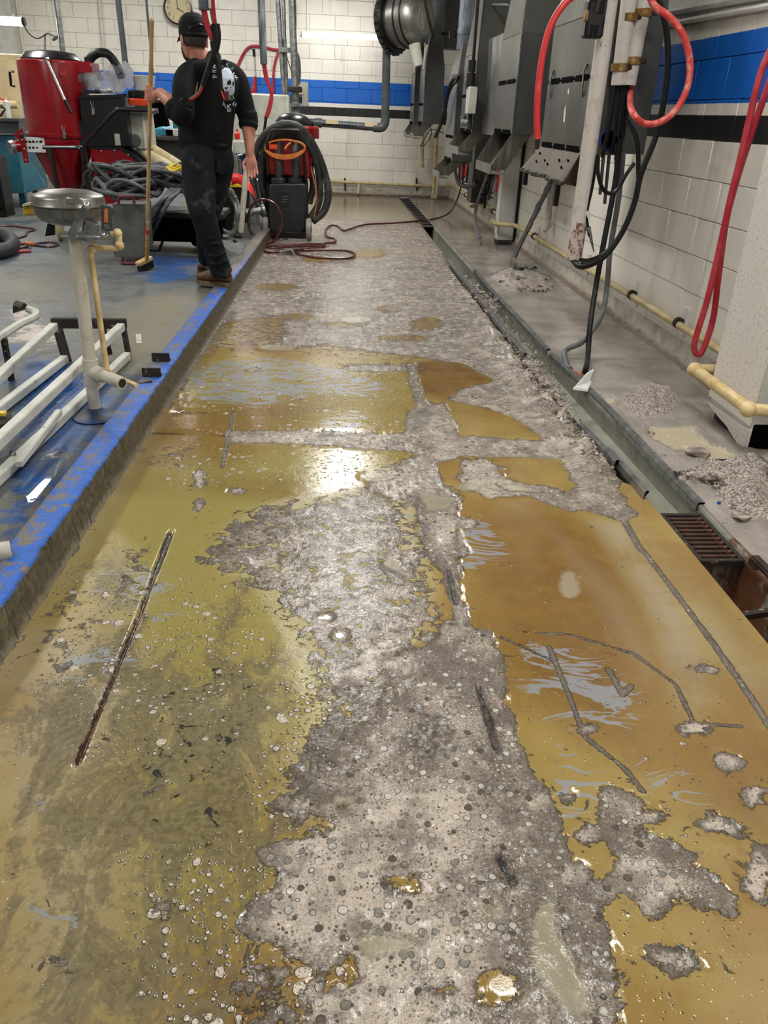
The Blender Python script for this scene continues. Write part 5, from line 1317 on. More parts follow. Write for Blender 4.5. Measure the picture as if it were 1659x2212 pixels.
# pilaster and frame details at far left of the back wall
tag(MB().box(A(14, 60, YB - .1) + V((0, 0, 0)), (.26, .16, 2.6)).build('pilaster', MT['whitepaint']), 'white pilaster at the far left of the back wall', 'pilaster')
tag(MB().box(A(33, 40, YB - .05), (.06, .08, 2.6)).build('door_frame_strip', MT['offwhite']), 'thin grey strip beside the white pilaster', 'strip')
tag(MB().box(A(8, 125, 12.4), (.55, .25, .09), b=.01).build('wall_shelf', MT['cream']), 'cream wooden shelf under the glowing lamp', 'shelf')
root = empty('wall_bracket', A(110, 75, 13), 'bent grey bracket with hook beside the pale pole', 'bracket')
MB().tube([A(97, 110, 13), A(97, 76, 13), A(103, 72, 13), A(122, 80, 13)], .014, 6, smooth=False).build('arm', MT['galv'], root)
MB().bar(A(114, 87, 13), A(127, 78, 13), .03).build('hook', MT['rust_dark'], root)

# wires and red hoses on the back wall
hose('crimson_hose', 'dark red hose draped over a hook on the back wall', 'hose', [A(508, 155, YB - .03), A(525, 118, YB - .03), A(540, 101, YB - .03), A(565, 101, YB - .03), A(590, 107, YB - .03), A(608, 108, YB - .03)], .022, MT['crimson'])
hose('crimson_hose', 'red hose drop behind the slim grey pole', 'hose', [A(612, 106, YB - .03), A(602, 112, YB - .03), A(593, 140, YB - .03), A(590, 175, YB - .03), A(592, 200, YB - .03)], .02, MT['crimson'])
root = empty('hose_bundle', A(552, 190, yw - .15), 'red hoses hanging from a hook and strap over the beige machine', 'hose')
MB().cyl(A(548, 100, YB - .02), A(552, 165, YB - .02), .014, n=8).build('strap', MT['offwhite'], root)
MB().cyl(A(548, 106, YB - .03), A(549, 122, YB - .03), .022, n=8).build('hook', MT['black'], root)
for k, (a_, b_) in enumerate(((544, 212), (550, 219), (553, 219))): MB().tube([A(551, 165, YB - .03), A((551 + a_) / 2, 185, YB - .03), A(a_ - 4 + k * 2, b_, YB - .03)], .018, 6).build('red_hose', MT['crimson'] if k else MT['red_hose'], root)
hose('wall_wire', 'thin black wire trailing from the pole bracket to the control box', 'wire', [A(618, 118, 12.5), A(628, 150, 12.4), A(634, 172, 12.4)], .007, MT['black'], 6)
hose('wall_wire', 'grey cable bowed beside the thick steel pole', 'wire', [A(622, 108, 12.6), A(638, 112, 12.55), A(645, 125, 12.55), A(647, 150, 12.55), A(646, 182, 12.55)], .02, MT['duct'], 6)
root = empty('pole_bracket', A(615, 107, 12.6), 'dark pipe bracket joining the two slim poles', 'bracket')
MB().box(A(616, 108, 12.55), (.16, .08, .06)).build('bracket_bar', MT['galv'], root)
root = empty('hanging_conduit', A(569, 140, 10.8), 'grey hanging conduit spilling red wires behind the person', 'conduit')
a, b = A(564, 0, 10.8), A(570, 139, 10.8); d_ = a - b; a = a + d_ * ((CEIL - a.z) / d_.z)
MB().cyl(a, b, .042, n=14).build('conduit_pipe', MT['duct_streak'], root)
for k, (dx, c_) in enumerate(((-3, 'crimson'), (0, 'red_wire'), (3, 'crimson'))):
    MB().tube([A(570 + dx, 137, 10.8), A(576 + dx, 170, 10.8), A(586 + dx * .6, 200, 10.8), A(584 + dx, 225, 10.8), A(575 + dx, 255, 10.8)], .012, 6).build('red_wire', MT[c_], root)
MB().tube([A(575, 252, 10.8), A(570, 285, 10.8), A(560, 305, 10.8), A(553, 318, 10.8)], [.02, .02, .008], 6).build('black_tail', MT['black'], root)

# junction box and control head
root = empty('junction_box', A(650, 204, 12.6), 'beige wall box with dark window on the thick pole', 'box')
MB().box(A(651, 204, 12.6), (.2, .12, .31), b=.012).build('case', MT['offwhite'], root)
MB().box(A(647, 215, 12.53), (.07, .03, .08), b=.004).build('window', MT['blackgloss'], root)
MB().box(A(648, 196, 12.53), (.10, .02, .10), b=.004).build('plate', MT['pvc'], root)
root = empty('pole_clamp', A(637, 220, 12.35), 'dark clamps and valve on the thick steel pole', 'clamp')
for z_, w_ in ((193, .2), (226, .12), (246, .14)): MB().box(A(637, z_, 12.35), (w_, .14, .07), b=.01).build('clamp_block', MT['rust_dark'] if z_ < 200 else MT['galv'], root)
root = empty('control_head', A(605, 235, 12.2), 'grey control head with knobs and orange button on the beige machine', 'control box')
MB().box(A(610, 236, 12.2), (.24, .3, .30), b=.012).build('housing', MT['offwhite'], root)
MB().box(A(604, 213, 12.1), (.32, .2, .1), b=.01).build('top_unit', MT['panel_grey'], root)
MB().cyl(A(615, 247, 12.05), A(615, 247, 11.98), .045, n=14).build('orange_button', MT['orange_br'], root)
for k, (a_, b_) in enumerate(((598, 232), (604, 236), (598, 240), (606, 242), (600, 248))): MB().cyl(A(a_, b_, 12.05), A(a_, b_, 12.0), .018, n=10).build('knob', MT['blackgloss'], root)

# beige machine and blue base
root = empty('beige_machine', A(565, 300, 12), 'large beige machine cabinet behind the person', 'machine')
MB().box(A(566, 268, 11.9), (.75, .5, .72), b=.02).build('cabinet', MT['offwhite'], root)
MB().box(A(550, 268, 11.64), (.10, .01, .26), b=.003).build('hatch', MT['offwhite'], root)
MB().box(A(566, 318, 11.8), (.72, .7, .16), b=.015).build('bed', MT['offwhite'], root)
MB().box(A(550, 318, 11.44), (.05, .01, .10)).build('data_plate', MT['white'], root)
root = empty('blue_cabinet', A(540, 410, 11.8), 'royal blue base cabinet under the beige machine', 'cabinet')
zb = A(540, 330, 11.8).z
MB().box((A(535, 360, 11.9).x, 11.9, (zb + LZ) / 2 + .01), (.75, .6, zb - LZ - .06), b=.01).build('body', MT['blue_box'], root)
MB().box((A(535, 360, 11.9).x, 11.6, LZ + .06), (.8, .1, .12), b=.01).build('plinth', MT['offwhite'], root)
for a_ in (513, 578):
    tag(MB().lathe([(.03, 0), (.035, .02), (.035, .07), (.012, .09), (.012, .12)], A(a_, 301, 11.5), (0, 0, 1), 12).build('spray_bottle', MT['ribbon']), ('small red-capped bottle on the machine bed left of the hanging arm' if a_ < 550 else 'small red-capped bottle on the machine bed beside the vacuum hose'), 'bottle')

# bench with glove boxes behind the person
root = empty('steel_bench', A(360, 360, 10.2), 'grey steel workbench behind the broom', 'bench')
zt = A(360, 298, 10.2).z
MB().box((A(345, 298, 10.2).x, 10.4, zt), (1.3, .7, .04), b=.005).build('bench_top', MT['steel_dark'], root)
MB().box((A(360, 298, 10.2).x, 10.15, (zt + .3) / 2 + .1), (.85, .02, zt - .35), b=.005).build('bench_front', MT['panel_grey'], root)
for x_ in (-.6, .6): MB().bar((A(345, 298, 10.2).x + x_, 10.4, LZ), (A(345, 298, 10.2).x + x_, 10.4, zt - .02), .05).build('leg', MT['panel_grey'], root)
def carton(label, p, s, mat, y=10.2):
    o = MB().box(A(*p, y), s, b=.004).build('carton', MT[mat]); return tag(o, label, 'box')
carton('teal and white glove box on the bench, upper of the stack', (352, 287), (.27, .2, .085), 'aqua')
carton('white glove box beside the teal one', (376, 287), (.16, .2, .085), 'white')
carton('dark flat box under the glove boxes', (364, 295), (.40, .22, .03), 'blackgloss')
o = MB()
for k in range(7): o.ball(A(344 + k * 4, 279 - (k % 3), 10.2) + V((0, random.uniform(-.04, .04), 0)), (.035, .04, .022), 8, 6)
fuse(o, 'blue_glove', MT['aqua'], None, .008, 2); tag(bpy.data.objects['blue_glove'], 'crumpled blue gloves on top of the glove box', 'gloves')
tag(MB().prism([A(372, 240, 10.6), A(386, 240, 10.6), A(392, 285, 10.6), A(374, 285, 10.6)], (0, .2, 0)).build('blue_panel', MT['aqua']), 'light blue panel standing on the bench by the sleeve', 'panel')  # plain light blue panel
tag(MB().prism([A(322, 220, 10.5), A(352, 222, 10.5), A(364, 280, 10.5), A(322, 286, 10.5)], (0, .15, 0)).build('black_panel', MT['slot']), 'black slanted panel behind the broom handle', 'panel')  # plain black panel, shaped like a monitor
# yellow post
tag(MB().bar((A(397, 330, 9.2).x, 9.2, LZ), (A(400, 311, 9.2).x, 9.2, A(400, 311, 9.2).z), .045).build('yellow_post', MT['yellow']), 'yellow post standing behind the dark jeans', 'post')

# ------------------------------------------------------ red dust collector
cx, cyy, R_ = -2.61, 8.75, .31
def onz(py, px_=100): return A(px_, py, cyy - R_).z
root = empty('dust_collector', (cx, cyy, LZ), 'big dark red drum dust collector with black lid and black filter box', 'dust collector')
zT, zB = 1.60, .96
MB().lathe([(R_ * .98, zB), (R_, zB + .03), (R_, zT - .02), (R_ * .985, zT), (R_ * .9, zT + .01)], (cx, cyy, 0), (0, 0, 1), 40).build('drum', MT['red_paint'], root)
MB().lathe([(.27, zT), (.275, zT + .02), (.22, zT + .075), (.12, zT + .09), (.10, zT + .085)], (cx, cyy, 0), (0, 0, 1), 32).build('lid', MT['blackgloss'], root)
MB().lathe([(R_ + .008, zB - .005), (R_ + .012, zB), (R_ + .012, zB + .03), (R_ + .004, zB + .035)], (cx, cyy, 0), (0, 0, 1), 40).build('drum_band', MT['red_paint'], root)
MB().lathe([(.09, .42), (.12, .45), (R_ * .97, zB - .06), (R_ * .98, zB)], (cx, cyy, 0), (0, 0, 1), 40).build('cone', MT['red_paint'], root)
yf = cyy - R_ - .03
lv = MB().tube([A(107, 127, yf), A(102, 128, yf), A(103, 134, yf), A(140, 216, yf - .05)], .014, 10).build('lever', MT['silver'], root)
MB().cyl(A(140, 216, yf - .05), A(154, 243, yf - .06), .017, n=10).build('lever_grip', MT['black'], lv)
MB().tube([A(30, 155, cyy - .1), A(21, 155, cyy - .1), A(24, 186, cyy - .1), A(32, 186, cyy - .1)], .012, 6, smooth=False).build('drum_handle', MT['black'], root)
def latch(parent, p, y, h=1.0):
    q = A(*p, y)
    l = MB().tube([q + V((-.016, 0, .07)), q + V((.016, 0, .07)), q + V((.003, 0, .02)), q + V((-.003, 0, .02)), q + V((-.016, 0, .07))], .004, 6, smooth=False).build('latch', MT['silver'], parent)
    MB().box(q + V((0, 0, -.01)), (.03, .02, .06), b=.004).build('latch_plate', MT['galv'], l)
latch(root, (139, 290), cyy - R_ - .005)
yc = cyy - R_ + .02
MB().box(A(73, 313, yc), (.21, .006, .13), b=.002).build('instruction_plate', MT['white'], root)
rg = random.Random(5)
for k in range(9):
    q = A(56 + (k % 5) * 8, 306 + (k // 5) * 13, yc - .006); MB().box(q, (.018, .003, .014 + rg.random() * .014), Matrix.Rotation(rg.random() * 2, 3, 'Y')).build('pictogram', MT['black'], root)
pr_ = MB().cyl(A(52, 315, yc + .05), A(27, 317, yc - .03), .055, .05, n=18).build('inlet_port', MT['red_paint'], root)
MB().cyl(A(29, 317, yc - .025), A(21, 319, yc - .05), .062, .058, n=18).build('port_rim', MT['galv'], pr_)
st_ = MB().bar(A(48, 298, yc - .02), A(57, 352, yc - .02), .045, .012, up=(0, 1, 0)).build('red_strap', MT['red_paint'], root)
for q in ((48, 302), (52, 322), (56, 346)): MB().ball(A(*q, yc - .03), .01, 8, 6).build('rivet', MT['silver'], st_)
MB().prism([A(28, 292, yc), A(46, 278, yc), A(50, 300, yc), A(44, 304, yc)], (0, .03, 0)).build('hinge_plate', MT['red_paint'], root)
MB().ball(A(47, 293, yc - .03), .022).build('hinge_knob', MT['black'], root)
MB().box(A(172, 147, cyy), (.30, .3, .10), b=.01).build('outlet_box', MT['red_paint'], root)
MB().box(A(136, 156, cyy - R_ + .01), (.06, .004, .05)).build('faded_label', MT['crimson'], root)
# black filter box
yb2 = cyy - .22
bx = MB().prism([A(171, 210, yb2), A(267, 207, yb2), A(280, 316, yb2), A(182, 315, yb2)], (0, .45, 0)).build('filter_box', MT['blackgloss'], root, 20)
MB().prism([A(170, 206, yb2 - .01), A(268, 203, yb2 - .01), A(269, 211, yb2 - .01), A(171, 213, yb2 - .01)], (0, .47, 0)).build('box_lid', MT['black'], root, 20)
latch(root, (201, 238), yb2 - .01)
MB().prism([A(247, 289, yb2 - .003), A(258, 289, yb2 - .003), A(261, 314, yb2 - .003), A(249, 314, yb2 - .003)], (0, .004, 0)).build('rating_label', MT['offwhite'], bx, 0)
# lower red housing
MB().prism([A(196, 320, yb2 + .02), A(264, 321, yb2 + .02), A(302, 352, yb2 + .02), A(300, 440, yb2 + .02), A(200, 440, yb2 + .02)], (0, .4, 0)).build('motor_housing', MT['red_paint'], root, 20)
MB().prism([A(192, 316, yb2 + .01), A(262, 317, yb2 + .01), A(308, 350, yb2 + .01), A(304, 356, yb2 + .01), A(260, 323, yb2 + .01), A(192, 321, yb2 + .01)], (0, .42, 0)).build('housing_edge', MT['black'], root, 20)
for q in ((219, 326), (248, 325), (277, 335), (224, 372), (190, 358)): MB().ball(A(*q, yb2 + .015), .012, 8, 6).build('screw', MT['silver'], root)
for k in range(4): MB().box(A(218, 400 + k * 4, yb2 + .015), (.14, .006, .01)).build('vent_slit', MT['slot'], root)
# frame
fr = MB().tube([A(92, 318, yf), A(182, 318, yf)], .018, 8, smooth=False).build('frame_bar', MT['blackgloss'], root)
MB().cyl(A(107, 318, yf), A(126, 414, yf), .022, n=10).build('frame_leg', MT['blackgloss'], root)
MB().tube([A(150, 318, yf - .02), A(168, 320, yf - .02), A(180, 334, yf - .02), A(182, 420, yf - .02)], .02, 8).build('frame_hoop', MT['blackgloss'], root)
MB().tube([A(182, 330, yf - .1), A(186, 308, yf - .1), A(225, 265, yf - .1), A(250, 240, yf - .1), A(262, 236, yf - .1), A(332, 239, yf - .1)], .02, 10).build('push_bar', MT['blackgloss'], root)
MB().cyl(A(326, 239, yf - .1), A(341, 239, yf - .1), .022, n=10).build('bar_end', MT['galv'], root)
MB().box(A(186, 370, yb2 + .05), (.05, .06, .9)).build('frame_post', MT['blackgloss'], root)
# hose arch on top
hp_ = MB().tube([A(187, 168, cyy), A(190, 145, cyy), A(197, 125, cyy), A(214, 114, cyy), A(235, 118, cyy), A(250, 138, cyy - .05), A(262, 165, cyy - .1)], .04, 10).build('hose_arch', MT['black'], root)
MB().tube([A(212, 116, cyy - .05), A(240, 122, cyy - .05), A(255, 145, cyy - .1), A(266, 170, cyy - .1)], .018, 8).build('hose_clip', MT['black'], hp_)
MB().box(A(190, 130, cyy - .03), (.05, .06, .05)).build('hose_clamp', MT['black'], hp_)
# wheel under the drum
wz = A(130, 500, 7.95)
wh_ = MB().lathe([(.10, -.03), (.135, -.028), (.15, -.015), (.15, .015), (.135, .028), (.10, .03)], (wz.x, 7.95, LZ + .15), (1, .25, 0), 28).build('wheel', MT['cream_hose'], root)
MB().lathe([(.02, -.034), (.105, -.026), (.105, .026), (.02, .034)], (wz.x, 7.95, LZ + .15), (1, .25, 0), 24).build('hub', MT['black'], wh_)
MB().prism([A(103, 480, 7.9), A(115, 478, 7.9), A(117, 508, 7.9), A(97, 510, 7.9)], (0, .04, 0)).build('mud_flap', MT['black'], root)
MB().bar((wz.x, 7.95, LZ + .16), (cx + .1, cyy - .1, .35), .05).build('axle_arm', MT['black'], root)
MB().bar((cx + .3, cyy + .1, LZ), (cx + .32, cyy + .1, .6), .05).build('rear_leg', MT['black'], root)
# dust bag bucket beneath
root = empty('dust_bucket', (cx + .02, cyy - .05, LZ), 'pale bucket lined with a clear bag under the red cone', 'bucket')
MB().lathe([(.15, LZ), (.165, .40), (.16, .41)], (cx + .02, cyy - .08, 0), (0, 0, 1), 24).build('bucket_body', MT['white'], root)
MB().lathe([(.166, .33), (.172, .33), (.172, .37), (.166, .37)], (cx + .02, cyy - .08, 0), (0, 0, 1), 24).build('strap', MT['black'], root)
MB().lathe([(.17, .38), (.2, .42), (.19, .45), (.12, .46)], (cx + .02, cyy - .08, 0), (0, 0, 1), 24).build('bag_collar', MT['bag'], root)

# items on the filter box
zt2 = A(220, 205, yb2).z + .02
def bag(label, c, s, seed):
    m = MB(); rr = random.Random(seed)
    for k in range(5): m.ball(V(c) + V((rr.uniform(-1, 1) * s[0] * .4, rr.uniform(-1, 1) * s[1] * .3, s[2] * (.3 + .35 * rr.random()))), (s[0] * rr.uniform(.3, .55), s[1] * .5, s[2] * rr.uniform(.3, .55)), 10, 7)
    o = fuse(m, 'plastic_bag', MT['bag'], None, .012, 1)
    dv = np.zeros(len(o.data.vertices) * 3, np.float32); o.data.vertices.foreach_get('co', dv); q = dv.reshape(-1, 3)
    q += (np.stack([fbm(q[:, 1] + q[:, 2], q[:, 0] + 3 * k, 14, 3, 50 + k) for k in range(3)], 1) - .45) * .06
    q[:, 2] = np.maximum(q[:, 2], c[2])
    o.data.vertices.foreach_set('co', q.ravel()); o.data.update()
    tag(o, label, 'plastic bag')
bag('crumpled clear plastic bag at the left of the filter box top', (A(197, 200, yb2 + .15).x, yb2 + .15, zt2), (.18, .2, .2), 1)
bag('grey-tinted plastic bag in the middle of the filter box top', (A(230, 200, yb2 + .2).x, yb2 + .2, zt2), (.2, .2, .2), 2)
bag('tall pointed clear plastic bag at the right of the filter box top', (A(266, 200, yb2 + .2).x, yb2 + .2, zt2), (.15, .16, .26), 3)
tag(MB().hull([A(228, 203, yb2 + .06) + V((random.uniform(-.07, .07), random.uniform(-.04, .04), random.uniform(0, .05))) for _ in range(14)]).build('white_rag', MT['paper']), 'crumpled white rag lying at the front of the filter box', 'rag')
tag(MB().bar(A(178, 204, yb2 + .04) + V((0, 0, .02)), A(216, 204, yb2 + .04) + V((0, 0, .02)), .05, .03).build('blue_tool', MT['blackgloss']), 'dark tool lying on the front edge of the filter box', 'tool')
root = empty('orange_tool', A(305, 225, yb2 + .1), 'orange and black tool housing beside the white bucket', 'tool')
MB().lathe([(.10, 0), (.11, .02), (.11, .05), (.10, .06)], A(303, 228, yb2 + .1), (0, 0, 1), 20).build('orange_base', MT['orange_br'], root)
MB().lathe([(.10, .06), (.105, .07), (.105, .12), (.09, .13)], A(303, 228, yb2 + .1), (0, 0, 1), 20).build('clear_ring', MT['blackgloss'], root)
root = empty('white_bucket', A(312, 190, yb2 + .2), 'small white ribbed bucket behind the hand on the broom', 'bucket')
MB().lathe([(.085, 0), (.105, .17), (.11, .175), (.11, .185)], A(314, 210, yb2 + .25), (0, 0, 1), 20).build('bucket_body', MT['white'], root)
MB().hull([A(316, 172, yb2 + .25) + V((random.uniform(-.07, .07), random.uniform(-.05, .05), random.uniform(0, .05))) for _ in range(12)]).build('rag', MT['cream'], root)
root = empty('switch_cabinet', A(300, 315, 8.9), 'white metal cabinet with round socket right of the filter box', 'cabinet')
MB().prism([A(278, 244, 8.7), A(318, 247, 8.7), A(326, 322, 8.7), A(285, 320, 8.7)], (0, .3, 0)).build('case', MT['offwhite'], root, 20)
MB().cyl(A(292, 303, 8.7), A(292, 303, 8.66), .055, n=20).build('socket', MT['duct'], root)
MB().bar(A(309, 247, 8.69), A(316, 321, 8.69), .02).build('door_edge', MT['white'], root)
tag(MB().prism([A(279, 238, 8.6), A(322, 240, 8.6), A(322, 246, 8.6), A(280, 244, 8.6)], (0, .35, 0)).build('grey_tray', MT['duct']), 'dark grey tray lying on top of the white switch cabinet', 'tray')

# bench and teal machine at the far left
root = empty('teal_cabinet', G(30, 430, LZ), 'teal blue machine cabinet with pale scuffs at the far left', 'cabinet')
yt = 10.3
MB().prism([A(-40, 292, yt), A(32, 290, yt), A(52, 418, yt), A(-40, 418, yt)], (0, .9, 0)).build('body', MT['teal'], root, 20)
MB().prism([A(33, 300, yt + .02), A(46, 326, yt + .3), A(62, 348, yt + .3), A(98, 402, yt + .3), A(52, 416, yt + .02)], (.01, .05, .0)).build('side_panel', MT['teal'], root, 20)
for a_ in (-25, 48): MB().bar(A(a_, 416, yt + .1), V((A(a_, 416, yt + .1).x, yt + .1, LZ)), .07).build('leg', MT['teal'], root)
MB().bar(A(75, 408, yt + .5), V((A(75, 408, yt + .5).x, yt + .5, LZ)), .05).build('leg', MT['teal'], root)
root = empty('grey_bench', A(15, 270, 10.6), 'dark grey bench top above the teal cabinet', 'bench')
MB().prism([A(-40, 256, yt - .05), A(40, 256, yt - .05), A(42, 262, yt - .05), A(-40, 262, yt - .05)], (0, .8, 0)).build('bench_top', MT['panel_grey'], root, 20)
MB().prism([A(-40, 262, yt), A(40, 262, yt), A(42, 287, yt), A(-40, 287, yt)], (0, .7, 0)).build('apron', MT['duct'], root, 20)
MB().prism([A(-40, 288, yt - .04), A(32, 288, yt - .04), A(32, 291, yt - .04), A(-40, 291, yt - .04)], (0, .8, 0)).build('edge_strip', MT['galv'], root, 20)
tag(MB().prism([A(-40, 132, 11.6), A(40, 130, 11.6), A(45, 254, 11.6), A(-40, 254, 11.6)], (0, .05, 0)).build('backboard', MT['cream']), 'cream backboard behind the grey bench, lit by the lamp', 'board')
tag(MB().cyl(A(-20, 226, 11.3), A(38, 226, 11.3), .045, n=12).build('cardboard_roll', MT['cream']), 'cream roll lying along the backboard over the bench', 'roll')
tag(MB().lathe([(.035, 0), (.035, .17), (.01, .19), (.01, .21)], A(19, 255, 10.6), (0, 0, 1), 14).build('caulk_tube', MT['white']), 'white tube standing on the grey bench', 'tube')
hose('loose_cord', 'thin orange cord on the backboard at the left edge', 'cord', [A(-5, 208, 11.4), A(8, 215, 11.4), A(25, 219, 11.4), A(40, 222, 11.4)], .014, MT['orange_br'], 6)  # plain orange cord
tag(MB().tube([A(1, 251, 10.5), A(8, 240, 10.5), A(11, 236, 10.5), A(4, 230, 10.5), A(2, 226, 10.5)], .012, 6, smooth=False).build('hand_tool', MT['rust_dark']), 'small dark hand tool propped on the grey bench', 'tool')
root = empty('dark_machine_leg', G(5, 470, LZ), 'black machine base with a boot-like foot at the left frame edge', 'machine')
MB().box(A(2, 415, 9.6) + V((-.1, 0, 0)), (.34, .3, .75), b=.02).build('column', MT['black'], root)
MB().hull([G(-30, 468, LZ), G(12, 466, LZ), G(16, 458, LZ), G(-30, 450, LZ), A(-20, 440, 9.4), A(8, 445, 9.4)]).build('foot', MT['black'], root)
root = empty('wood_block', G(62, 462, LZ), 'small yellow-painted block under the teal cabinet', 'block')
MB().prism([A(49, 444, 9.75), A(72, 441, 9.75), A(76, 463, 9.75), A(50, 463, 9.75)], (0, .2, 0)).build('block', MT['yellow'], root)
MB().prism([A(48, 441, 9.7), A(72, 437, 9.7), A(73, 442, 9.7), A(48, 446, 9.7)], (0, .25, 0)).build('top_board', MT['pvc'], root)

# cream ribbed hoses behind the pile
def ribbed(label, pts, r):
    P_ = catmull(pts, 24); L = sum((P_[i + 1] - P_[i]).length for i in range(len(P_) - 1)); n = int(L / .012)
    idx = np.linspace(0, len(P_) - 1, n)
    Q = [P_[int(i)].lerp(P_[min(int(i) + 1, len(P_) - 1)], i - int(i)) for i in idx]
    m = MB(); m.tube(Q, [r * (1 if k % 2 else .88) for k in range(n)], 12, smooth=False)
    tag(m.build('ribbed_hose', MT['cream_hose'], None, 30), label, 'hose')
ribbed('upper cream ribbed hose sloping down behind the broom', [A(318, 318, 8.9), A(340, 330, 8.8), A(370, 348, 8.6), A(400, 368, 8.5)], .055)
ribbed('lower cream ribbed hose beneath the first', [A(305, 322, 8.8), A(325, 338, 8.7), A(350, 352, 8.5), A(385, 372, 8.4)], .055)

# ------------------------------------------------------ cart heaped with grey cable
root = empty('cable_cart', G(370, 540, LZ), 'low black cart under the heap of grey cables', 'cart')
yc2 = 7.6
MB().box((A(370, 470, yc2).x, yc2, .42), (1.0, .55, .05), b=.01).build('deck', MT['black'], root)
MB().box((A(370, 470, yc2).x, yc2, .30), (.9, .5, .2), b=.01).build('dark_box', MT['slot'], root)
for q in ((352, 520), (330, 525)):
    MB().tube([V((A(q[0], 500, yc2 - .2).x + .03, yc2 - .2, .28)), V((A(q[0], 500, yc2 - .2).x - .04, yc2 - .25, LZ + .02)), V((A(q[0], 500, yc2 - .2).x - .12, yc2 - .25, LZ + .02)), V((A(q[0], 500, yc2 - .2).x - .17, yc2 - .2, .25))], .012, 6, smooth=False).build('frame_leg', MT['black'], root)
wq = A(425, 500, 7.7)
w_ = MB().lathe([(.14, -.04), (.18, -.035), (.19, 0), (.18, .035), (.14, .04)], (wq.x, 7.75, LZ + .19), (1, -.1, 0), 28).build('wheel', MT['black'], root)
MB().lathe([(.02, -.05), (.14, -.03), (.14, .03), (.02, .05)], (wq.x, 7.75, LZ + .19), (1, -.1, 0), 24).build('hub', MT['grey_hose'], w_)
def coil(label, c, rx, ry, n, r, mat, seed, tilt=(0, 0), jit=.03, hz=.1, name='cable_coil'):
    rr = random.Random(seed); pts = []
    for k in range(n * 10):
        t_ = 2 * math.pi * k / 10; f = 1 + rr.uniform(-.07, .07) + .12 * math.sin(k * .37 + seed)
        x_, y_ = rx * f * math.cos(t_), ry * f * math.sin(t_)
        pts.append(V(c) + V((x_, y_, tilt[0] * x_ + tilt[1] * y_ + hz * rr.random() + .012 * math.sin(k))))
    return tag(MB().tube(pts, r, 7, sub=4).build(name, mat), label, 'cable coil')
coil('wide flat coil of dark grey cable on top of the cart heap', A(300, 402, 7.55), .36, .28, 6, .018, MT['dark_hose'], 3, hz=.16)
coil('grey cable coil at the left of the cart heap', A(280, 425, 7.35), .26, .2, 5, .018, MT['grey_hose'], 4, hz=.14)
coil('dark cable coil at the right of the cart heap behind the legs', A(370, 408, 7.55), .34, .26, 6, .018, MT['dark_hose'], 5, hz=.16)
coil('uppermost loose coil of grey cable on the cart heap', A(325, 375, 7.65), .28, .22, 4, .017, MT['grey_hose'], 6, hz=.08)
coil('coil of yellow cord on the cable heap beside the jeans', A(385, 372, 7.5), .09, .09, 4, .011, MT['yellow'], 7, hz=.05)
# strands drooping over the front of the cart
def drape(label, starts, mat, seed, name='draped_cable'):
    rr = random.Random(seed); m = MB()
    for (sx, sy, ex, ey) in starts:
        yq = 7.15 + rr.uniform(-.04, .04)
        m.tube([A(sx, sy, yq + .25), A(sx + (ex - sx) * .15, sy + 12, yq + .05), A(sx + (ex - sx) * .45, sy + (ey - sy) * .4, yq - .05), A(sx + (ex - sx) * .8, sy + (ey - sy) * .8, yq), A(ex, ey, yq + .06)], .017, 7)
    o = m.build(name, mat); tag(o, label, 'cable coil'); return o
drape('bundle of grey cable strands draped leftwards over the cart front', [(392 - k * 1.2, 404 + (k % 3), 336 - k * 4.2, 470 + (k * 11) % 70) for k in range(13)], MT['grey_hose'], 8)['kind'] = 'stuff'
drape('dark cable strands draped to the right behind the near leg', [(394 + k * 2, 404 + (k % 3), 424 + k * 5, 480 + (k * 17) % 60) for k in range(7)], MT['dark_hose'], 9)['kind'] = 'stuff'
# pale grey cable coil hanging right of the legs
pts = []
rr = random.Random(2)
cc = (490, 462)
for k in range(70):
    t_ = 2 * math.pi * k / 10; f = .72 + .32 * (k / 70) + rr.uniform(-.06, .06)
    pts.append(A(cc[0] + 27 * f * math.cos(t_) + 3 * math.sin(k * .7), cc[1] + 52 * f * math.sin(t_), 7.7 + rr.uniform(-.09, .05)))
tag(MB().tube(pts, .016, 7, sub=4).build('cable_coil', mk('pale_grey_cable', srgb(128, 128, 124), srgb(104, 104, 102), 14, .5, bump=.2)), 'pale grey cable coil hanging upright just right of the jeans', 'cable coil')

# grey case with red handles
root = empty('tool_case', G(275, 568, LZ), 'grey steel case with dark red handles beside the broom', 'case')
yk_ = 6.75
MB().prism([A(243, 440, yk_), A(311, 441, yk_), A(316, 545, yk_), A(306, 556, yk_), A(250, 556, yk_), A(244, 545, yk_)], (0, .28, 0)).build('case_body', MT['case'], root, 20)
for pts in ([(256, 440), (258, 425), (288, 425), (290, 440)], [(266, 556), (264, 568), (302, 569), (304, 558)]):
    MB().tube([A(*q, yk_ - .02) for q in pts], .014, 8, smooth=False).build('handle', mk('dark_red_handle', srgb(104, 28, 36), srgb(84, 22, 28), 10, .45), root)
MB().prism([A(316, 452, yk_ + .0), A(322, 540, yk_ + .05), A(318, 545, yk_), A(311, 445, yk_)], (0, .02, 0)).build('side_band', MT['galv'], root)
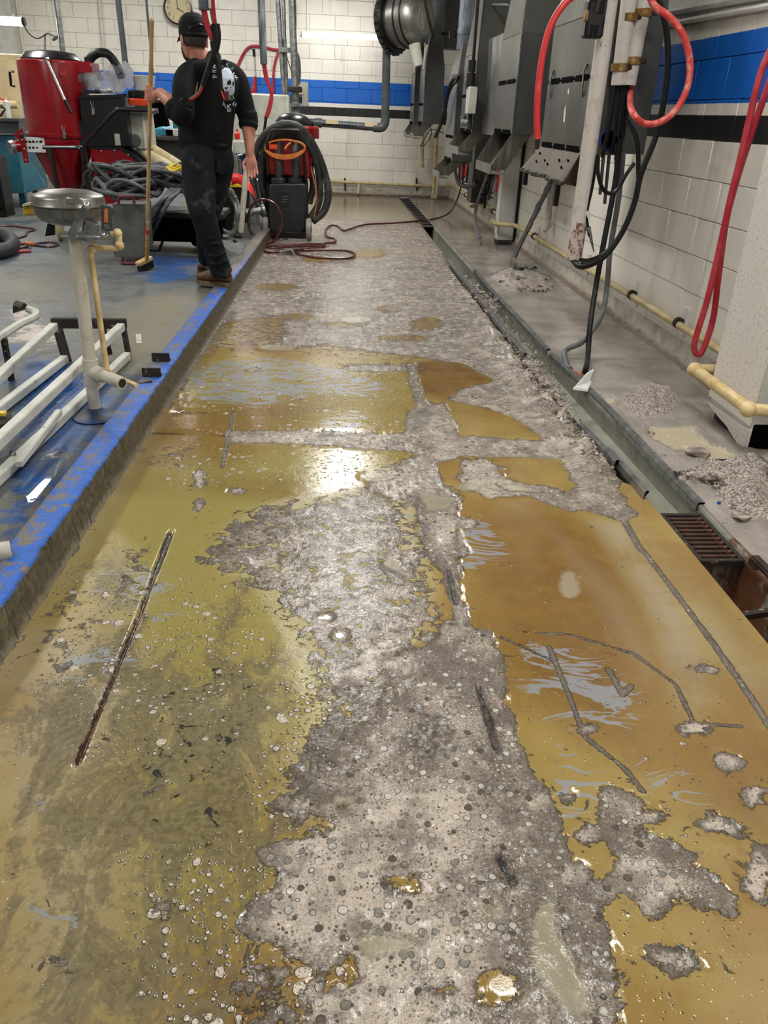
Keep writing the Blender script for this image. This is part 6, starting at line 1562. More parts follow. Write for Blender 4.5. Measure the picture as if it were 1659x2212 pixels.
# small clutter right of the legs
root = empty('hydraulic_jack', A(512, 380, 9.6), 'small steel hydraulic jack standing behind the jeans', 'jack')
MB().cyl(A(511, 345, 9.6), A(513, 392, 9.6), .05, n=14).build('cylinder', MT['galv'], root)
MB().cyl(A(510, 335, 9.6), A(511, 346, 9.6), .03, n=12).build('ram', MT['silver'], root)
MB().cyl(A(512, 337, 9.6), A(524, 334, 9.6), .01, n=8).build('lever', MT['silver'], root)
MB().box((A(513, 395, 9.6).x, 9.6, .3), (.2, .2, .4), b=.01).build('stand', MT['panel_grey'], root)
root = empty('pipe_stand', G(522, 515, LZ), 'grey slanted post on a bolted foot at the kerb', 'stand')
MB().cyl(A(533, 360, 8.3), A(520, 502, 8.3), .028, n=12).build('post', MT['pvc'], root)
gq = G(523, 512, LZ)
MB().hull([gq + V((-.09, -.06, 0)), gq + V((.09, -.06, 0)), gq + V((.09, .06, 0)), gq + V((-.09, .06, 0)), gq + V((-.04, 0, .14)), gq + V((.05, 0, .14))]).build('foot', MT['panel_grey'], root)
o = MB(); 
Lp = [A(500, 388, 8.6), A(515, 386, 8.55), A(530, 395, 8.5), A(545, 418, 8.45), A(552, 432, 8.4)]
Lp = catmull(Lp, 5)
vs_ = []
for i, p_ in enumerate(Lp):
    w2 = .055 * (1 - .5 * i / len(Lp)); tw = i * .12
    u_ = V((math.sin(tw) * .3, .2, math.cos(tw))).normalized()
    vs_ += [p_ + u_ * w2, p_ - u_ * w2]
fs = [(2 * i, 2 * i + 1, 2 * i + 3, 2 * i + 2) for i in range(len(Lp) - 1)]
o.add(vs_, fs); oo = o.build('red_ribbon', MT['ribbon']); md = oo.modifiers.new('s', 'SOLIDIFY'); md.thickness = .003
tag(oo, 'bright red strip of sheeting curling down behind the grey post', 'strip')
root = empty('yellow_crate', G(500, 470, LZ), 'black crate with a yellow lid behind the legs', 'crate')
q = A(502, 409, 8.9)
MB().box((q.x, 9.0, .32), (.3, .35, .44), b=.01).build('crate_body', MT['black'], root)
MB().box((q.x, 9.0, .56), (.33, .38, .04), b=.008).build('crate_lid', MT['yellow'], root)
tag(MB().hull([A(497, 392, 9.0) + V((random.uniform(-.1, .1), random.uniform(-.08, .08), random.uniform(-.06, .06))) for _ in range(16)]).build('cloth_heap', MT['cream']), 'crumpled cream cloth on the yellow crate lid', 'cloth')
root = empty('pail', G(538, 470, LZ), 'white plastic pail behind the grey post', 'pail')
MB().lathe([(.13, LZ), (.15, .52), (.155, .53), (.155, .56), (.14, .56)], (A(537, 440, 9.7).x, 9.7, 0), (0, 0, 1), 24).build('pail_body', MT['white'], root)
tag(MB().lathe([(.03, -.1), (.045, -.1), (.045, -.04), (.03, -.03), (.03, .06), (.05, .07), (.05, .1)], A(552, 456, 8.8), (1, .2, .2), 14).build('pipe_fitting', MT['galv']), 'grey metal fitting lying at the end of the kerb', 'fitting')
tag(MB().box(G(556, 468, LZ) + V((-.1, .25, .06)), (.24, .5, .12), b=.02).build('dusty_block', MT['case']), 'dusty grey concrete block at the kerb behind the vacuum wheel', 'block')

# ------------------------------------------------------ wet vacuum / scrubber
ysb = 9.3
root = empty('wet_vacuum', (A(620, 500, ysb).x, ysb, 0), 'black and dark red wheeled wet vacuum with looped hose on the lane', 'vacuum')
q0 = [A(580, 402, ysb - .25), A(586, 396, ysb - .25), A(658, 396, ysb - .25), A(663, 402, ysb - .25), A(660, 494, ysb - .25), A(652, 504, ysb - .25), A(588, 502, ysb - .25), A(580, 494, ysb - .25)]
m = MB(); m.prism(q0, (0, .22, 0))
tk = m.build('tank', MT['tankblack'], root, 25); bv = tk.modifiers.new('b', 'BEVEL'); bv.width = .02; bv.segments = 3
pc = A(615.5, 429.5, ysb - .26)
MB().lathe([(.066, .012), (.066, -.006), (.072, -.006), (.072, .012)], pc, (0, 1, 0), 28).build('emblem_ring', MT['tankblack'], tk)
for k in range(3): MB().tube([pc + V((-.03, -.004, .025 - k * .025)), pc + V((0, -.004, .018 - k * .025)), pc + V((.03, -.004, .025 - k * .025))], .004, 6).build('emblem_wave', MT['grey_hose'], tk)
MB().box(A(620, 505, ysb - .2) , (.42, .2, .07), b=.01).build('chassis', MT['black'], root)
MB().box((A(623, 450, ysb + .1).x, ysb + .1, .35), (.44, .36, .52), b=.02).build('rear_tank', MT['tankblack'], root)
zc0, zc1 = A(625, 384, ysb).z, A(625, 285, ysb).z
MB().box((A(627, 340, ysb + .08).x, ysb + .1, (zc0 + zc1) / 2), (.46, .36, zc1 - zc0), b=.03).build('red_body', MT['red_paint'], root)
MB().lathe([(.24, 0), (.24, .10), (.22, .12)], (A(642, 300, ysb + .2).x, ysb + .25, zc1 - .06), (0, 0, 1), 28).build('red_head', MT['red_paint'], root)
MB().lathe([(.2, .0), (.2, .03), (.16, .08), (.10, .11), (.02, .12)], (A(634, 262, ysb + .2).x, ysb + .25, A(634, 270, ysb + .2).z), (0, 0, 1), 28).build('motor_cap', MT['blackgloss'], root)
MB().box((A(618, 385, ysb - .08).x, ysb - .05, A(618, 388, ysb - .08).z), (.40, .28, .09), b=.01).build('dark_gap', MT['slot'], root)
for a_ in (602, 638):
    MB().tube([A(a_ + 1, 388, ysb - .17), A(a_ + 2, 360, ysb - .17), A(a_, 330, ysb - .15), A(a_ + 1, 308, ysb - .08)], .038, 12).build('riser_hose', MT['dark_hose'], root)
    MB().lathe([(.075, -.03), (.085, -.02), (.085, .015), (.07, .03), (.045, .035)], A(a_, 390, ysb - .17), (0, 0, 1), 20).build('hose_cap', MT['tankblack'], root)
MB().tube([A(582, 440, ysb - .12), A(580, 380, ysb - .16), A(576, 330, ysb - .2), A(578, 306, ysb - .22), A(586, 286, ysb - .24), A(594, 281, ysb - .24), A(638, 281, ysb - .24), A(646, 288, ysb - .24), A(655, 322, ysb - .2), A(660, 380, ysb - .16), A(662, 470, ysb - .1)], .016, 8).build('handle_frame', MT['blackgloss'], root)
for a_, b_ in ((574, 493), (667, 498)):
    w_ = MB().lathe([(.06, -.03), (.105, -.03), (.118, -.018), (.118, .018), (.105, .03), (.06, .03)], (A(a_, b_, ysb - .25).x, ysb - .25, .119), (1, 0, 0), 28).build('wheel', MT['rubber_wheel'], root)
    MB().lathe([(.015, -.036), (.062, -.024), (.062, .024), (.015, .036)], (A(a_, b_, ysb - .25).x, ysb - .25, .119), (1, 0, 0), 20).build('hub', MT['black'], w_)
MB().box(A(590, 317, ysb - .2), (.09, .03, .05), b=.006).build('switch', MT['orange_br'], root)
# the big looped suction hose
def ring(pp, y, r, nm='suction_hose', mat=None):
    return MB().tube([A(a_, b_, y + d_) for a_, b_, d_ in pp], r, 12).build(nm, mat or MT['dark_hose'], root)
ring([(578, 470, -.1), (562, 450, -.05), (549, 410, 0), (546, 360, 0), (558, 312, -.05), (585, 280, -.12), (620, 268, -.16), (655, 282, -.14), (685, 330, -.05), (703, 380, .0), (709, 420, .0), (700, 456, .0), (676, 478, -.06)], ysb, .04)
ring([(585, 462, -.02), (570, 420, .0), (564, 370, .0), (572, 320, -.1), (592, 290, -.16), (620, 279, -.2), (650, 292, -.2), (678, 335, -.12), (690, 390, -.05), (688, 440, -.02), (668, 474, -.05)], ysb + .05, .038)
ring([(588, 430, .05), (577, 400, .05), (574, 360, .0), (584, 310, -.1), (604, 291, -.17), (632, 293, -.17), (655, 320, -.1), (668, 360, -.02), (676, 400, .02), (668, 440, .02)], ysb + .1, .036)
# orange cord wound round the handle
pts = []
rr = random.Random(4)
for k in range(50):
    t_ = 2 * math.pi * k / 10 + .4; f = 1 + rr.uniform(-.04, .04)
    sag = 10 * (k / 50) * max(0, math.sin(t_))
    pts.append(A(616 + 43 * f * math.cos(t_), 318 + 17 * math.sin(t_) * f + sag + (k % 10) * .15, ysb - .30 + .09 * math.sin(t_ * .5) ** 2))
MB().tube(pts, .0075, 7, sub=4).build('power_cord', MT['orange'], root)
pg = MB().tube([A(628, 308, ysb - .3), A(620, 315, ysb - .33), A(616, 322, ysb - .33)], [.008, .011, .012], 8).build('cord_plug', MT['orange'], root)
MB().tube([A(668, 350, ysb - .05), A(676, 380, ysb - .05), A(684, 420, ysb - .08), A(682, 450, ysb - .08), A(678, 470, ysb - .1)], .008, 6).build('cord_tail', MT['orange'], root)
tag(MB().tube([A(668, 262, ysb + .3), A(672, 280, ysb + .25), A(676, 300, ysb + .25), A(672, 262, ysb + .25), A(678, 285, ysb + .25), A(676, 330, ysb + .25), A(675, 385, ysb + .22)], .012, 6).build('loose_cord', MT['black']), 'black cord looped over the grey pipe end behind the vacuum', 'cord')  # plain black cord

# maroon hose on the floor in front of the vacuum
rr = random.Random(9); m = MB()
base = [(505, 520), (540, 534), (590, 545), (640, 540), (690, 535), (700, 528), (660, 528), (600, 532), (550, 528), (515, 510), (508, 505), (540, 522), (580, 535), (630, 533), (704, 531)]
z_ = lambda a_, b_: .115 if a_ < 532 else .014
pts = [G(a_, b_, z_(a_, b_) + rr.uniform(0, .012)) for a_, b_ in base]
tag(m.tube(pts, .012, 7, sub=5).build('maroon_hose', MT['maroon']), 'heap of maroon air hose lying flat in front of the vacuum', 'hose')
pts = [A(a_, b_, 8.55 + d_) for a_, b_, d_ in ((520, 505, .1), (550, 522, .0), (585, 525, -.05), (602, 505, -.1), (610, 480, -.1), (603, 453, -.1), (588, 437, -.08), (568, 431, -.05), (548, 440, .0), (537, 462, .05), (536, 490, .08), (550, 510, .1), (580, 524, .12))]
for p_ in pts: p_.z = max(p_.z, .03)
tag(MB().tube(pts, .012, 8, sub=6).build('maroon_hose', MT['maroon']), 'standing ring of maroon hose beside the vacuum', 'hose')
pts = [G(a_, b_, .014) for a_, b_ in ((600, 540), (640, 541), (690, 540), (740, 541), (762, 546), (766, 552), (755, 558), (720, 558), (680, 556), (650, 550), (632, 543), (600, 543), (560, 541), (530, 530))]
pts[-1].z = .11
tag(MB().tube(pts, .012, 8, sub=6).build('maroon_hose', MT['maroon']), 'long loop of maroon hose lying out on the wet lane', 'hose')
root = empty('hose_gun', G(625, 541, .02), 'silver air gun lying on the maroon hose', 'air gun')
MB().cyl(G(604, 544, .035), G(632, 540, .035), .012, .014, n=10).build('barrel', MT['silver'], root)
MB().cyl(G(630, 540, .035), G(636, 551, .02), .012, .010, n=10).build('grip', MT['galv'], root)

# hanging red wire bundle with tape, in front of the person
root = empty('wire_drop', A(458, 60, 5.35), 'taped black cable drop with red wires hanging in front of the sweatshirt', 'cable')
yh = 5.35
a, b = A(436, -30, yh), A(441, 22, yh)
MB().cyl(V((a.x, a.y, CEIL)), b, .03, n=14).build('grey_conduit', MT['duct_streak'], root)
MB().cyl(V((A(452, -30, yh).x, yh, CEIL)), A(452, 18, yh), .012, n=8).build('white_tube', MT['white'], root)
rr = random.Random(8)
for k in range(6):
    o_ = (k - 2.5) * 1.6
    MB().tube([A(440 + o_, 20, yh), A(446 + o_ * 1.2, 50, yh), A(455 + o_, 75, yh), A(461 + o_ * .7, 92, yh)], .007, 6).build('red_wire', MT['red_wire'] if k % 3 else MT['crimson'], root)
    MB().tube([A(455 + o_, -30, yh + .03), A(459 + o_, 20, yh + .03), A(464 + o_ * .8, 55, yh + .03)], .007, 6).build('red_wire', MT['red_wire'] if k != 0 else MT['green_wire'], root)
MB().tube([A(465, 52, yh), A(468, 75, yh), A(466, 100, yh), A(458, 130, yh), A(448, 155, yh), A(437, 185, yh)], [.026, .026, .024, .02, .016, .013], 10).build('taped_cable', MT['black'], root)
MB().tube([A(462, 90, yh), A(464, 110, yh), A(470, 130, yh), A(475, 165, yh), A(478, 195, yh)], [.024, .02, .018, .014, .009], 8).build('taped_cable', MT['grime'], root)
MB().tube([A(466, 55, yh), A(458, 57, yh), A(456, 62, yh), A(460, 70, yh)], .009, 6).build('tie', MT['black'], root)
for k, c_ in enumerate(('green_wire', 'red_wire', 'crimson', 'red_wire')):
    MB().tube([A(436 + k * .8, 184, yh), A(428 + k * 1.3, 200, yh), A(416 + k * 1.2, 210 + k * .6, yh), A(405 + k, 214 + k * .6, yh)], .006, 6).build('wire_end', MT[c_], root)
MB().tube([A(408, 214, yh), A(398, 213, yh), A(390, 217, yh), A(386, 222, yh)], [.013, .013, .006], 6).build('tape_tail', MT['black'], root)
MB().tube([A(478, 194, yh), A(481, 205, yh), A(484, 215, yh)], .005, 6).build('wire_end', MT['orange_br'], root)

# ------------------------------------------------------ eyewash stand
ye = 3.17
root = empty('eyewash_stand', G(205, 900, LZ), 'steel covered eyewash bowl on a white pipe stand', 'eyewash')
bc = A(150, 447, ye + .08)
pk = (A(228, 447, ye + .08) - A(150, 447, ye + .08)).length
bw = MB().lathe([(.02, -.062), (pk * .55, -.060), (pk * .82, -.046), (pk * .95, -.02), (pk * .97, 0), (pk, .004)], bc, (0, 0, 1), 48).build('bowl', MT['steel'], root)
lid = MB().lathe([(pk, .006), (pk * 1.01, .010), (pk * .985, .014), (pk * .975, .034), (pk * .93, .044), (pk * .6, .058), (pk * .2, .064), (.005, .065)], bc, (0, 0, 1), 48).build('lid', MT['steel'], root)
MB().box(bc + V((.06, -pk * .96, .035)), (.06, .006, .022), b=.004).build('lid_clip', MT['silver'], lid)
MB().bar(A(152, 512, ye - .12), A(189, 443, ye - .12), .028, .006, up=(0, 1, 0)).build('lever_arm', MT['galv'], root)
MB().ball(A(188, 445, ye - .125), .014, 8, 6).build('pivot', MT['silver'], root)
MB().box(A(183, 511, ye - .04), (.165, .05, .014), b=.004).build('bracket_bar', MT['galv'], root)
MB().ball(A(224, 508, ye - .06), .012, 8, 6).build('bolt', MT['silver'], root)
MB().prism([A(217, 442, ye - .02), A(240, 447, ye - .02), A(244, 500, ye - .02), A(219, 495, ye - .02)], (0, .006, 0)).build('sign_flag', MT['duct'], root, 0)
sp_ = lambda a_, b_: A(a_, b_, ye - .024)
MB().prism([sp_(229.5, 449), sp_(234.5, 458), sp_(232.5, 457.5), sp_(233, 482), sp_(225, 480), sp_(225, 456), sp_(223, 455)], (0, .003, 0)).build('sign_arrow', MT['orange'], root, 0)
for k in range(4): MB().bar(sp_(224, 484 + k * 3), sp_(237, 486.5 + k * 3), .003, .003).build('sign_text', MT['galv'], root)
MB().cyl(A(200, 480, ye), A(190, 520, ye), .03, n=14).build('bowl_neck', MT['galv'], root)
MB().cyl(A(162, 514, ye), A(195, 790, ye), .0255, n=18).build('upper_pipe', MT['pvc'], root)
MB().cyl(A(194, 775, ye), A(199, 832, ye), .031, n=18).build('tee_body', MT['pvc'], root)
MB().cyl(A(198, 828, ye), A(206, 893, ye), .0245, n=18).build('lower_pipe', MT['white_pipe'], root)
g0_, g1_ = A(200, 803, ye), A(264, 828, ye - .12)
t_ = MB().cyl(g0_, g0_.lerp(g1_, .35), .031, n=16).build('tee_branch', MT['pvc'], root)
MB().cyl(g0_.lerp(g1_, .3), g1_, .0235, n=16, cap=True).build('outlet_pipe', MT['pvc'], root)
d_ = (g1_ - g0_).normalized(); MB().cyl(g1_ - d_ * .001, g1_ + d_ * .0015, .018, n=14).build('outlet_bore', MT['rust_dark'], root)
MB().tube([A(240, 505, ye + .02), A(252, 503, ye + .02), A(257, 508, ye + .02), A(258, 528, ye + .02), A(252, 536, ye + .02), A(236, 537, ye + .02), A(203, 535, ye + .02), A(195, 540, ye + .02), A(197, 560, ye + .02), A(231, 800, ye + .02)], .0115, 10, smooth=False).build('supply_pipe', MT['pvc_cream'], root)
for q in ((254, 504), (258, 530), (198, 538)): MB().ball(A(*q, ye + .02), .018, 10, 8).build('elbow', MT['pvc_cream'], root)
MB().cyl(A(231, 796, ye + .02), A(232, 804, ye + .02), .015, n=12).build('supply_fitting', MT['pvc_cream'], root)
MB().cyl(A(235, 806, ye + .02), A(295, 833, ye - .1), .0095, n=12).build('supply_outlet', MT['pvc_cream'], root)
gb = G(206, 902, LZ)
MB().lathe([(.085, 0), (.09, .006), (.085, .012), (.05, .018), (.032, .04), (.028, .045)], gb, (0, 0, 1), 32).build('base_flange', mk('chipped_blue_flange', srgb(28, 70, 120), srgb(84, 80, 76), 18, .5, bump=.5), root)

# ------------------------------------------------------ white steel rack lying on the left floor
root = empty('steel_rack', G(150, 850, LZ), 'white box-section steel rack with rusty end frame on the blue floor', 'rack')
sec = .038
def rail(p, q, nm='rail', mat='white_steel', w=sec): MB().bar(p, q, w, w, b=.004).build(nm, MT[mat], root, 20)
z1_ = LZ + .025
ra0, ra1 = G(275, 768, z1_), G(-60, 1085, z1_)                   # near bottom rail
top = .165 + LZ
rb0 = A(262, 706, ra0.y); rb1 = A(-60, 1005, ra1.y + .0)
ztop = rb0.z
rb1 = G(-60, 1006, ztop)
rail(ra0, ra1); rail(rb0, rb1)
rc0 = G(140, 775, z1_); rc1 = G(-40, 912, z1_)
rd0 = G(117, 705, ztop); rd1 = G(-40, 850, ztop)
rail(rc0, rc1); rail(rd0, rd1)
rail(G(40, 1003, z1_ + .03), G(128, 890, z1_ + .06), 'brace', 'white_steel', .026)
for p_, q_ in ((ra0, rb0), (rc0, rd0)):
    MB().bar(V((p_.x, p_.y + .03, LZ)), V((q_.x, q_.y + .03, q_.z + .03)), .045, .02, b=.003).build('end_post', MT['rust_dark'], root, 20)
MB().bar(rd0 + V((-.02, .03, .01)), rb0 + V((.02, .03, .01)), .03, .05, b=.003).build('end_beam', MT['rust_dark'], root, 20)
mid0 = rd0.lerp(rb0, .68); mid1 = rc0.lerp(ra0, .68)
MB().bar(mid0 + V((0, .03, 0)), mid1 + V((0, .03, 0)), .035, .02, b=.003).build('end_post', MT['rust_dark'], root, 20)
for q in ((258, 710), (262, 790)): MB().cyl(A(*q, rb0.y - .03), A(*q, rb0.y - .02), .006, n=8).build('bolt', MT['slot'], root)
MB().ball(G(27, 982, z1_ + .02), .014, 8, 6).build('bolt', MT['galv'], root)
root = empty('bent_rail', G(30, 790, LZ), 'bent white rail with a torn rusty end behind the rack', 'rail')
zbr = LZ + .2
MB().tube([G(-60, 768, zbr), G(0, 728, zbr), G(40, 702, zbr), G(66, 690, zbr), G(78, 682, zbr), G(76, 674, zbr), G(62, 668, zbr)], .02, 8).build('rail', MT['white_steel'], root)
MB().hull([G(40, 668, zbr) + V((random.uniform(-.04, .04), random.uniform(-.05, .05), random.uniform(-.03, .04))) for _ in range(10)]).build('torn_end', MT['rust_dark'], root)
pbr = G(8, 730, zbr)
MB().bar(V((pbr.x, pbr.y, LZ)), pbr, .03, .02).build('post', MT['rust_dark'], root)
# rusty brackets on the kerb and loose pieces
for a_, b_, lab in ((348, 775, 'upper rusty angle bracket standing on the blue kerb'), (328, 808, 'lower rusty angle bracket standing on the blue kerb')):
    g = G(a_, b_ + 6, LZ + .022)
    r_ = empty('angle_bracket', g, lab, 'bracket')
    MB().box(g + V((0, 0, .022)), (.088, .008, .044), b=.002).build('upright', MT['rust_dark'], r_)
    MB().box(g + V((0, .02, .004)), (.088, .04, .007), b=.002).build('foot', MT['rust_dark'], r_)
tag(MB().bar(G(298, 829, LZ + .02), G(328, 823, LZ + .028), .016, .006).build('rust_flake', MT['rust']), 'flat rusty scrap by the pipe outlet on the kerb', 'scrap')
root = empty('rusty_beam', G(0, 930, LZ), 'rusty beam end with yellow paint at the left frame edge', 'beam')
MB().hull([G(-40, 905, LZ + .2), G(26, 895, LZ + .18), G(27, 910, LZ + .18), G(-40, 930, LZ + .2), G(-40, 950, LZ + .06), G(22, 935, LZ + .06)]).build('beam_end', MT['rust_dark'], root)
MB().box(G(2, 893, LZ + .2), (.03, .03, .01)).build('yellow_spot', MT['yellow'], root)
tag(MB().cyl(G(-30, 1200, LZ + .03), G(24, 1190, LZ + .03), .03, .03, n=16).build('pipe_stub', MT['pvc']), 'grey pipe stub lying on the floor at the left edge', 'pipe')
# fat hose, red cords at left
tag(MB().tube([G(-60, 545, LZ + .05), G(-20, 548, LZ + .05), G(15, 540, LZ + .05), G(28, 527, LZ + .05), G(18, 512, LZ + .05), G(-10, 506, LZ + .05), G(-60, 508, LZ + .05)], .06, 12).build('fat_hose', MT['dark_hose']), 'fat dark ribbed hose end curling in at the left edge', 'hose')
hose('loose_cord', 'thin dark red cord zigzagging on the floor left of the drum wheel', 'cord', [G(-20, 488, LZ + .008), G(30, 489, LZ + .008), G(62, 493, LZ + .008), G(77, 496, LZ + .008), G(58, 502, LZ + .008), G(56, 509, LZ + .008), G(30, 516, LZ + .008), G(-10, 520, LZ + .008)], .009, MT['maroon'], 6)
hose('loose_cord', 'red cord loop with orange connector near the drum wheel', 'cord', [G(20, 532, LZ + .008), G(50, 527, LZ + .008), G(75, 526, LZ + .008), G(110, 523, LZ + .008), G(127, 528, LZ + .008), G(110, 533, LZ + .008), G(75, 530, LZ + .008), G(58, 525, LZ + .008)], .008, MT['maroon'], 6)
hose('loose_cord', 'straight reddish hose end lying at the left edge', 'cord', [G(-20, 546, LZ + .012), G(30, 544, LZ + .012), G(66, 542, LZ + .012)], .013, MT['crimson'], 8)  # reddish hose end, built like the cords around it
tag(MB().cyl(G(54, 525, LZ + .02), G(72, 527, LZ + .02), .018, .014, n=10).build('plug_connector', MT['orange']), 'orange cord connector on the floor left of the drum wheel', 'connector')
tag(MB().tube([G(20, 537, LZ + .01), G(50, 535, LZ + .01), G(63, 532, LZ + .01), G(62, 539, LZ + .01), G(30, 541, LZ + .01), G(-10, 542, LZ + .01)], .008, 6).build('loose_cord', MT['black']), 'black cord loop beside the straight reddish hose end', 'cord')
tag(MB().prism([G(293, 722, LZ + .001), G(305, 722, LZ + .001), G(306, 742, LZ + .001), G(295, 742, LZ + .001)], (0, 0, .002)).build('tape_patch', MT['pvc']), 'pale strip of tape stuck to the floor right of the rack', 'tape')
hose('grey_cable', 'grey cable arching left of the red housing to the heap', 'cable', [A(182, 400, 8.0), A(183, 380, 8.0), A(195, 368, 7.95), A(225, 366, 7.9), A(245, 368, 7.8)], .016, MT['dark_hose'])
hose('grey_cable', 'second grey cable curving down the front of the red housing', 'cable', [A(214, 425, 7.8), A(218, 400, 7.8), A(235, 382, 7.75), A(250, 376, 7.7)], .016, MT['dark_hose'])

# ================================================================== PERSON
yp0 = 6.0
root = empty('person', G(470, 612, LZ + .02), 'person in black sweatshirt, cap and dusty dark jeans holding a broom', 'person')
fd = V((-.55, .83, 0)).normalized(); rt = V((fd.y, -fd.x, 0))            # facing, own right side
def limb(m, pts, rs, n=16):
    m.tube(pts, rs, n, sub=6); m.ball(pts[0], rs[0] * .98, 12, 8); m.ball(pts[-1], rs[-1] * .98, 12, 8)
# joint positions
sh_l, sh_r = A(398, 160, 5.82), A(514, 166, 6.12)
el_l, el_r = A(396, 246, 5.72), A(536, 258, 6.10)
wr_l, wr_r = A(346, 200, 5.86), A(540, 332, 6.02)
hip_n, hip_f = A(432, 345, 5.90), A(470, 345, 6.08)
kn_n, kn_f = A(440, 462, 5.80), A(450, 470, 6.12)
an_n, an_f = A(481, 590, 5.86), A(452, 572, 6.34)
neck = A(432, 128, 5.98); hc = A(418, 84, 5.97)
hf = V((-.5, .86, 0)).normalized(); hr = V((hf.y, -hf.x, 0))             # head facing
up = V((0, 0, 1))
# ---- body: one skin, head to feet
B = MB()
T = [((447, 335), .15, .115), ((446, 300), .155, .12), ((448, 250), .165, .115), ((451, 205), .165, .10), ((452, 175), .16, .085), ((446, 152), .10, .07), ((436, 132), .06, .06)]
B.loft([(A(*p, 6.0), rt * a, fd * b) for p, a, b in T], 24)
B.tube([A(438, 138, 6.0), neck, A(424, 108, 5.975)], [.07, .062, .06], 16)
B.loft([(hc + up * z_ + hf * o_, hr * a, hf * b) for z_, o_, a, b in ((-.125, .055, .03, .04), (-.105, .045, .05, .06), (-.07, .03, .062, .08), (-.02, .012, .072, .092), (.03, .0, .077, .098), (.08, -.004, .07, .088), (.115, -.004, .04, .05), (.125, 0, .012, .015))], 24)
B.tube([hc + hf * .098 + up * -.005, hc + hf * .125 + up * -.03, hc + hf * .105 + up * -.045], [.010, .014, .012], 8)    # nose
for s in (-1, 1):                                                        # ears
    e_ = hc + hr * s * .076 + up * -.012 - hf * .008
    B.loft([(e_ + up * z_ - hf * .008 * abs(z_) * 20 + hr * s * .008, hf * a, hr * .009) for z_, a in ((-.032, .006), (-.02, .013), (0, .017), (.018, .019), (.03, .010))], 10)
limb(B, [sh_l + V((.05, .04, -.03)), el_l], [.04, .04]); limb(B, [el_l, el_l.lerp(wr_l, .4), wr_l], [.05, .05, .031])
limb(B, [sh_r + V((-.04, 0, -.03)), el_r], [.04, .04]); limb(B, [el_r, el_r.lerp(wr_r, .3), wr_r], [.043, .047, .028])
limb(B, [hip_n, kn_n], [.07, .055]); limb(B, [kn_n, kn_n.lerp(an_n, .35), an_n], [.055, .055, .04])
limb(B, [hip_f, kn_f], [.07, .055]); limb(B, [kn_f, kn_f.lerp(an_f, .35), an_f], [.055, .055, .04])
B.loft([(an_n + up * -.03, V((.04, 0, 0)), V((0, .03, 0))), (an_n, V((.03, 0, 0)), V((0, .03, 0)))], 12)
# right hand hanging, palm turned to the viewer
pd = (A(546, 378, 6.0) - wr_r).normalized(); side = V((1, .1, .05)).normalized(); nrm = pd.cross(side).normalized()
if nrm.y > 0: nrm = -nrm
def finger(m, base, dirs, ls, r0):
    P_ = [base]
    for d_, l_ in zip(dirs, ls): P_.append(P_[-1] + d_.normalized() * l_)
    m.tube(P_, [r0 * 1.05, r0, r0 * .95, r0 * .72], 10, sub=4); m.ball(P_[-1], r0 * .72, 8, 6)
pc_ = wr_r + pd * .05
B.loft([(wr_r - pd * .01, side * .027, nrm * .021), (wr_r + pd * .02, side * .034, nrm * .02), (wr_r + pd * .055, side * .041, nrm * .019), (wr_r + pd * .088, side * .042, nrm * .014), (wr_r + pd * .096, side * .036, nrm * .011)], 16)
for k, (o_, L_) in enumerate(((-.030, .92), (-.010, 1.0), (.011, .95), (.031, .75))):
    b_ = wr_r + pd * (.085 - .004 * abs(k - 1)) + side * o_
    c1 = nrm * .22; c2 = nrm * .55; c3 = nrm * .8
    finger(B, b_, [pd + side * o_ * 2 + c1, pd + side * o_ + c2, pd + c3], [.042 * L_, .026 * L_, .02 * L_], .0088)
finger(B, wr_r + pd * .03 - side * .028 + nrm * .006, [pd * .75 - side * .65 + nrm * .3, pd + nrm * .35 - side * .1, pd + nrm * .4 + side * .1], [.04, .032, .024], .0105)
# left hand closed on the broom handle
br0, br1 = A(328, 44, 5.72), A(317, 566, 6.50)
bd = (br1 - br0).normalized()
gr = A(326, 196, 5.95); tpar = (gr - br0).dot(bd); gr = br0 + bd * tpar
ld = (gr - wr_l); ld = (ld - bd * ld.dot(bd)); ld.normalize(); ln = bd.cross(ld).normalized()
if ln.y > 0: ln = -ln                                                     # towards the viewer: back of the hand
kc = gr - ld * .034 + ln * .012
B.loft([(wr_l - ld * .01, bd * .026, ln * .022), (wr_l.lerp(kc, .4), bd * .034, ln * .022), (kc - ld * .01, bd * .042, ln * .021), (kc + ld * .018 + ln * .008, bd * .042, ln * .016)], 16)
for k in range(4):
    o_ = -.032 + k * .0215; c0_ = gr + bd * o_
    P_ = [c0_ - ld * .026 + ln * .017, c0_ + ld * .004 + ln * .028, c0_ + ld * .026 + ln * .010, c0_ + ld * .024 - ln * .014, c0_ - ld * .002 - ln * .024, c0_ - ld * .018 - ln * .016]
    B.tube(P_, [.0105, .0105, .0098, .0092, .0088, .007], 10, sub=4); B.ball(P_[-1], .007, 8, 6)
P_ = [kc - bd * .03 - ld * .0, gr - bd * .048 - ld * .012 + ln * .016, gr - bd * .052 + ld * .012 + ln * .016, gr - bd * .05 + ld * .026 + ln * .0]
B.tube(P_, [.013, .012, .011, .008], 10, sub=4); B.ball(P_[-1], .008, 8, 6)
body = fuse(B, 'body', MT['skin'], root, .0045, 3)
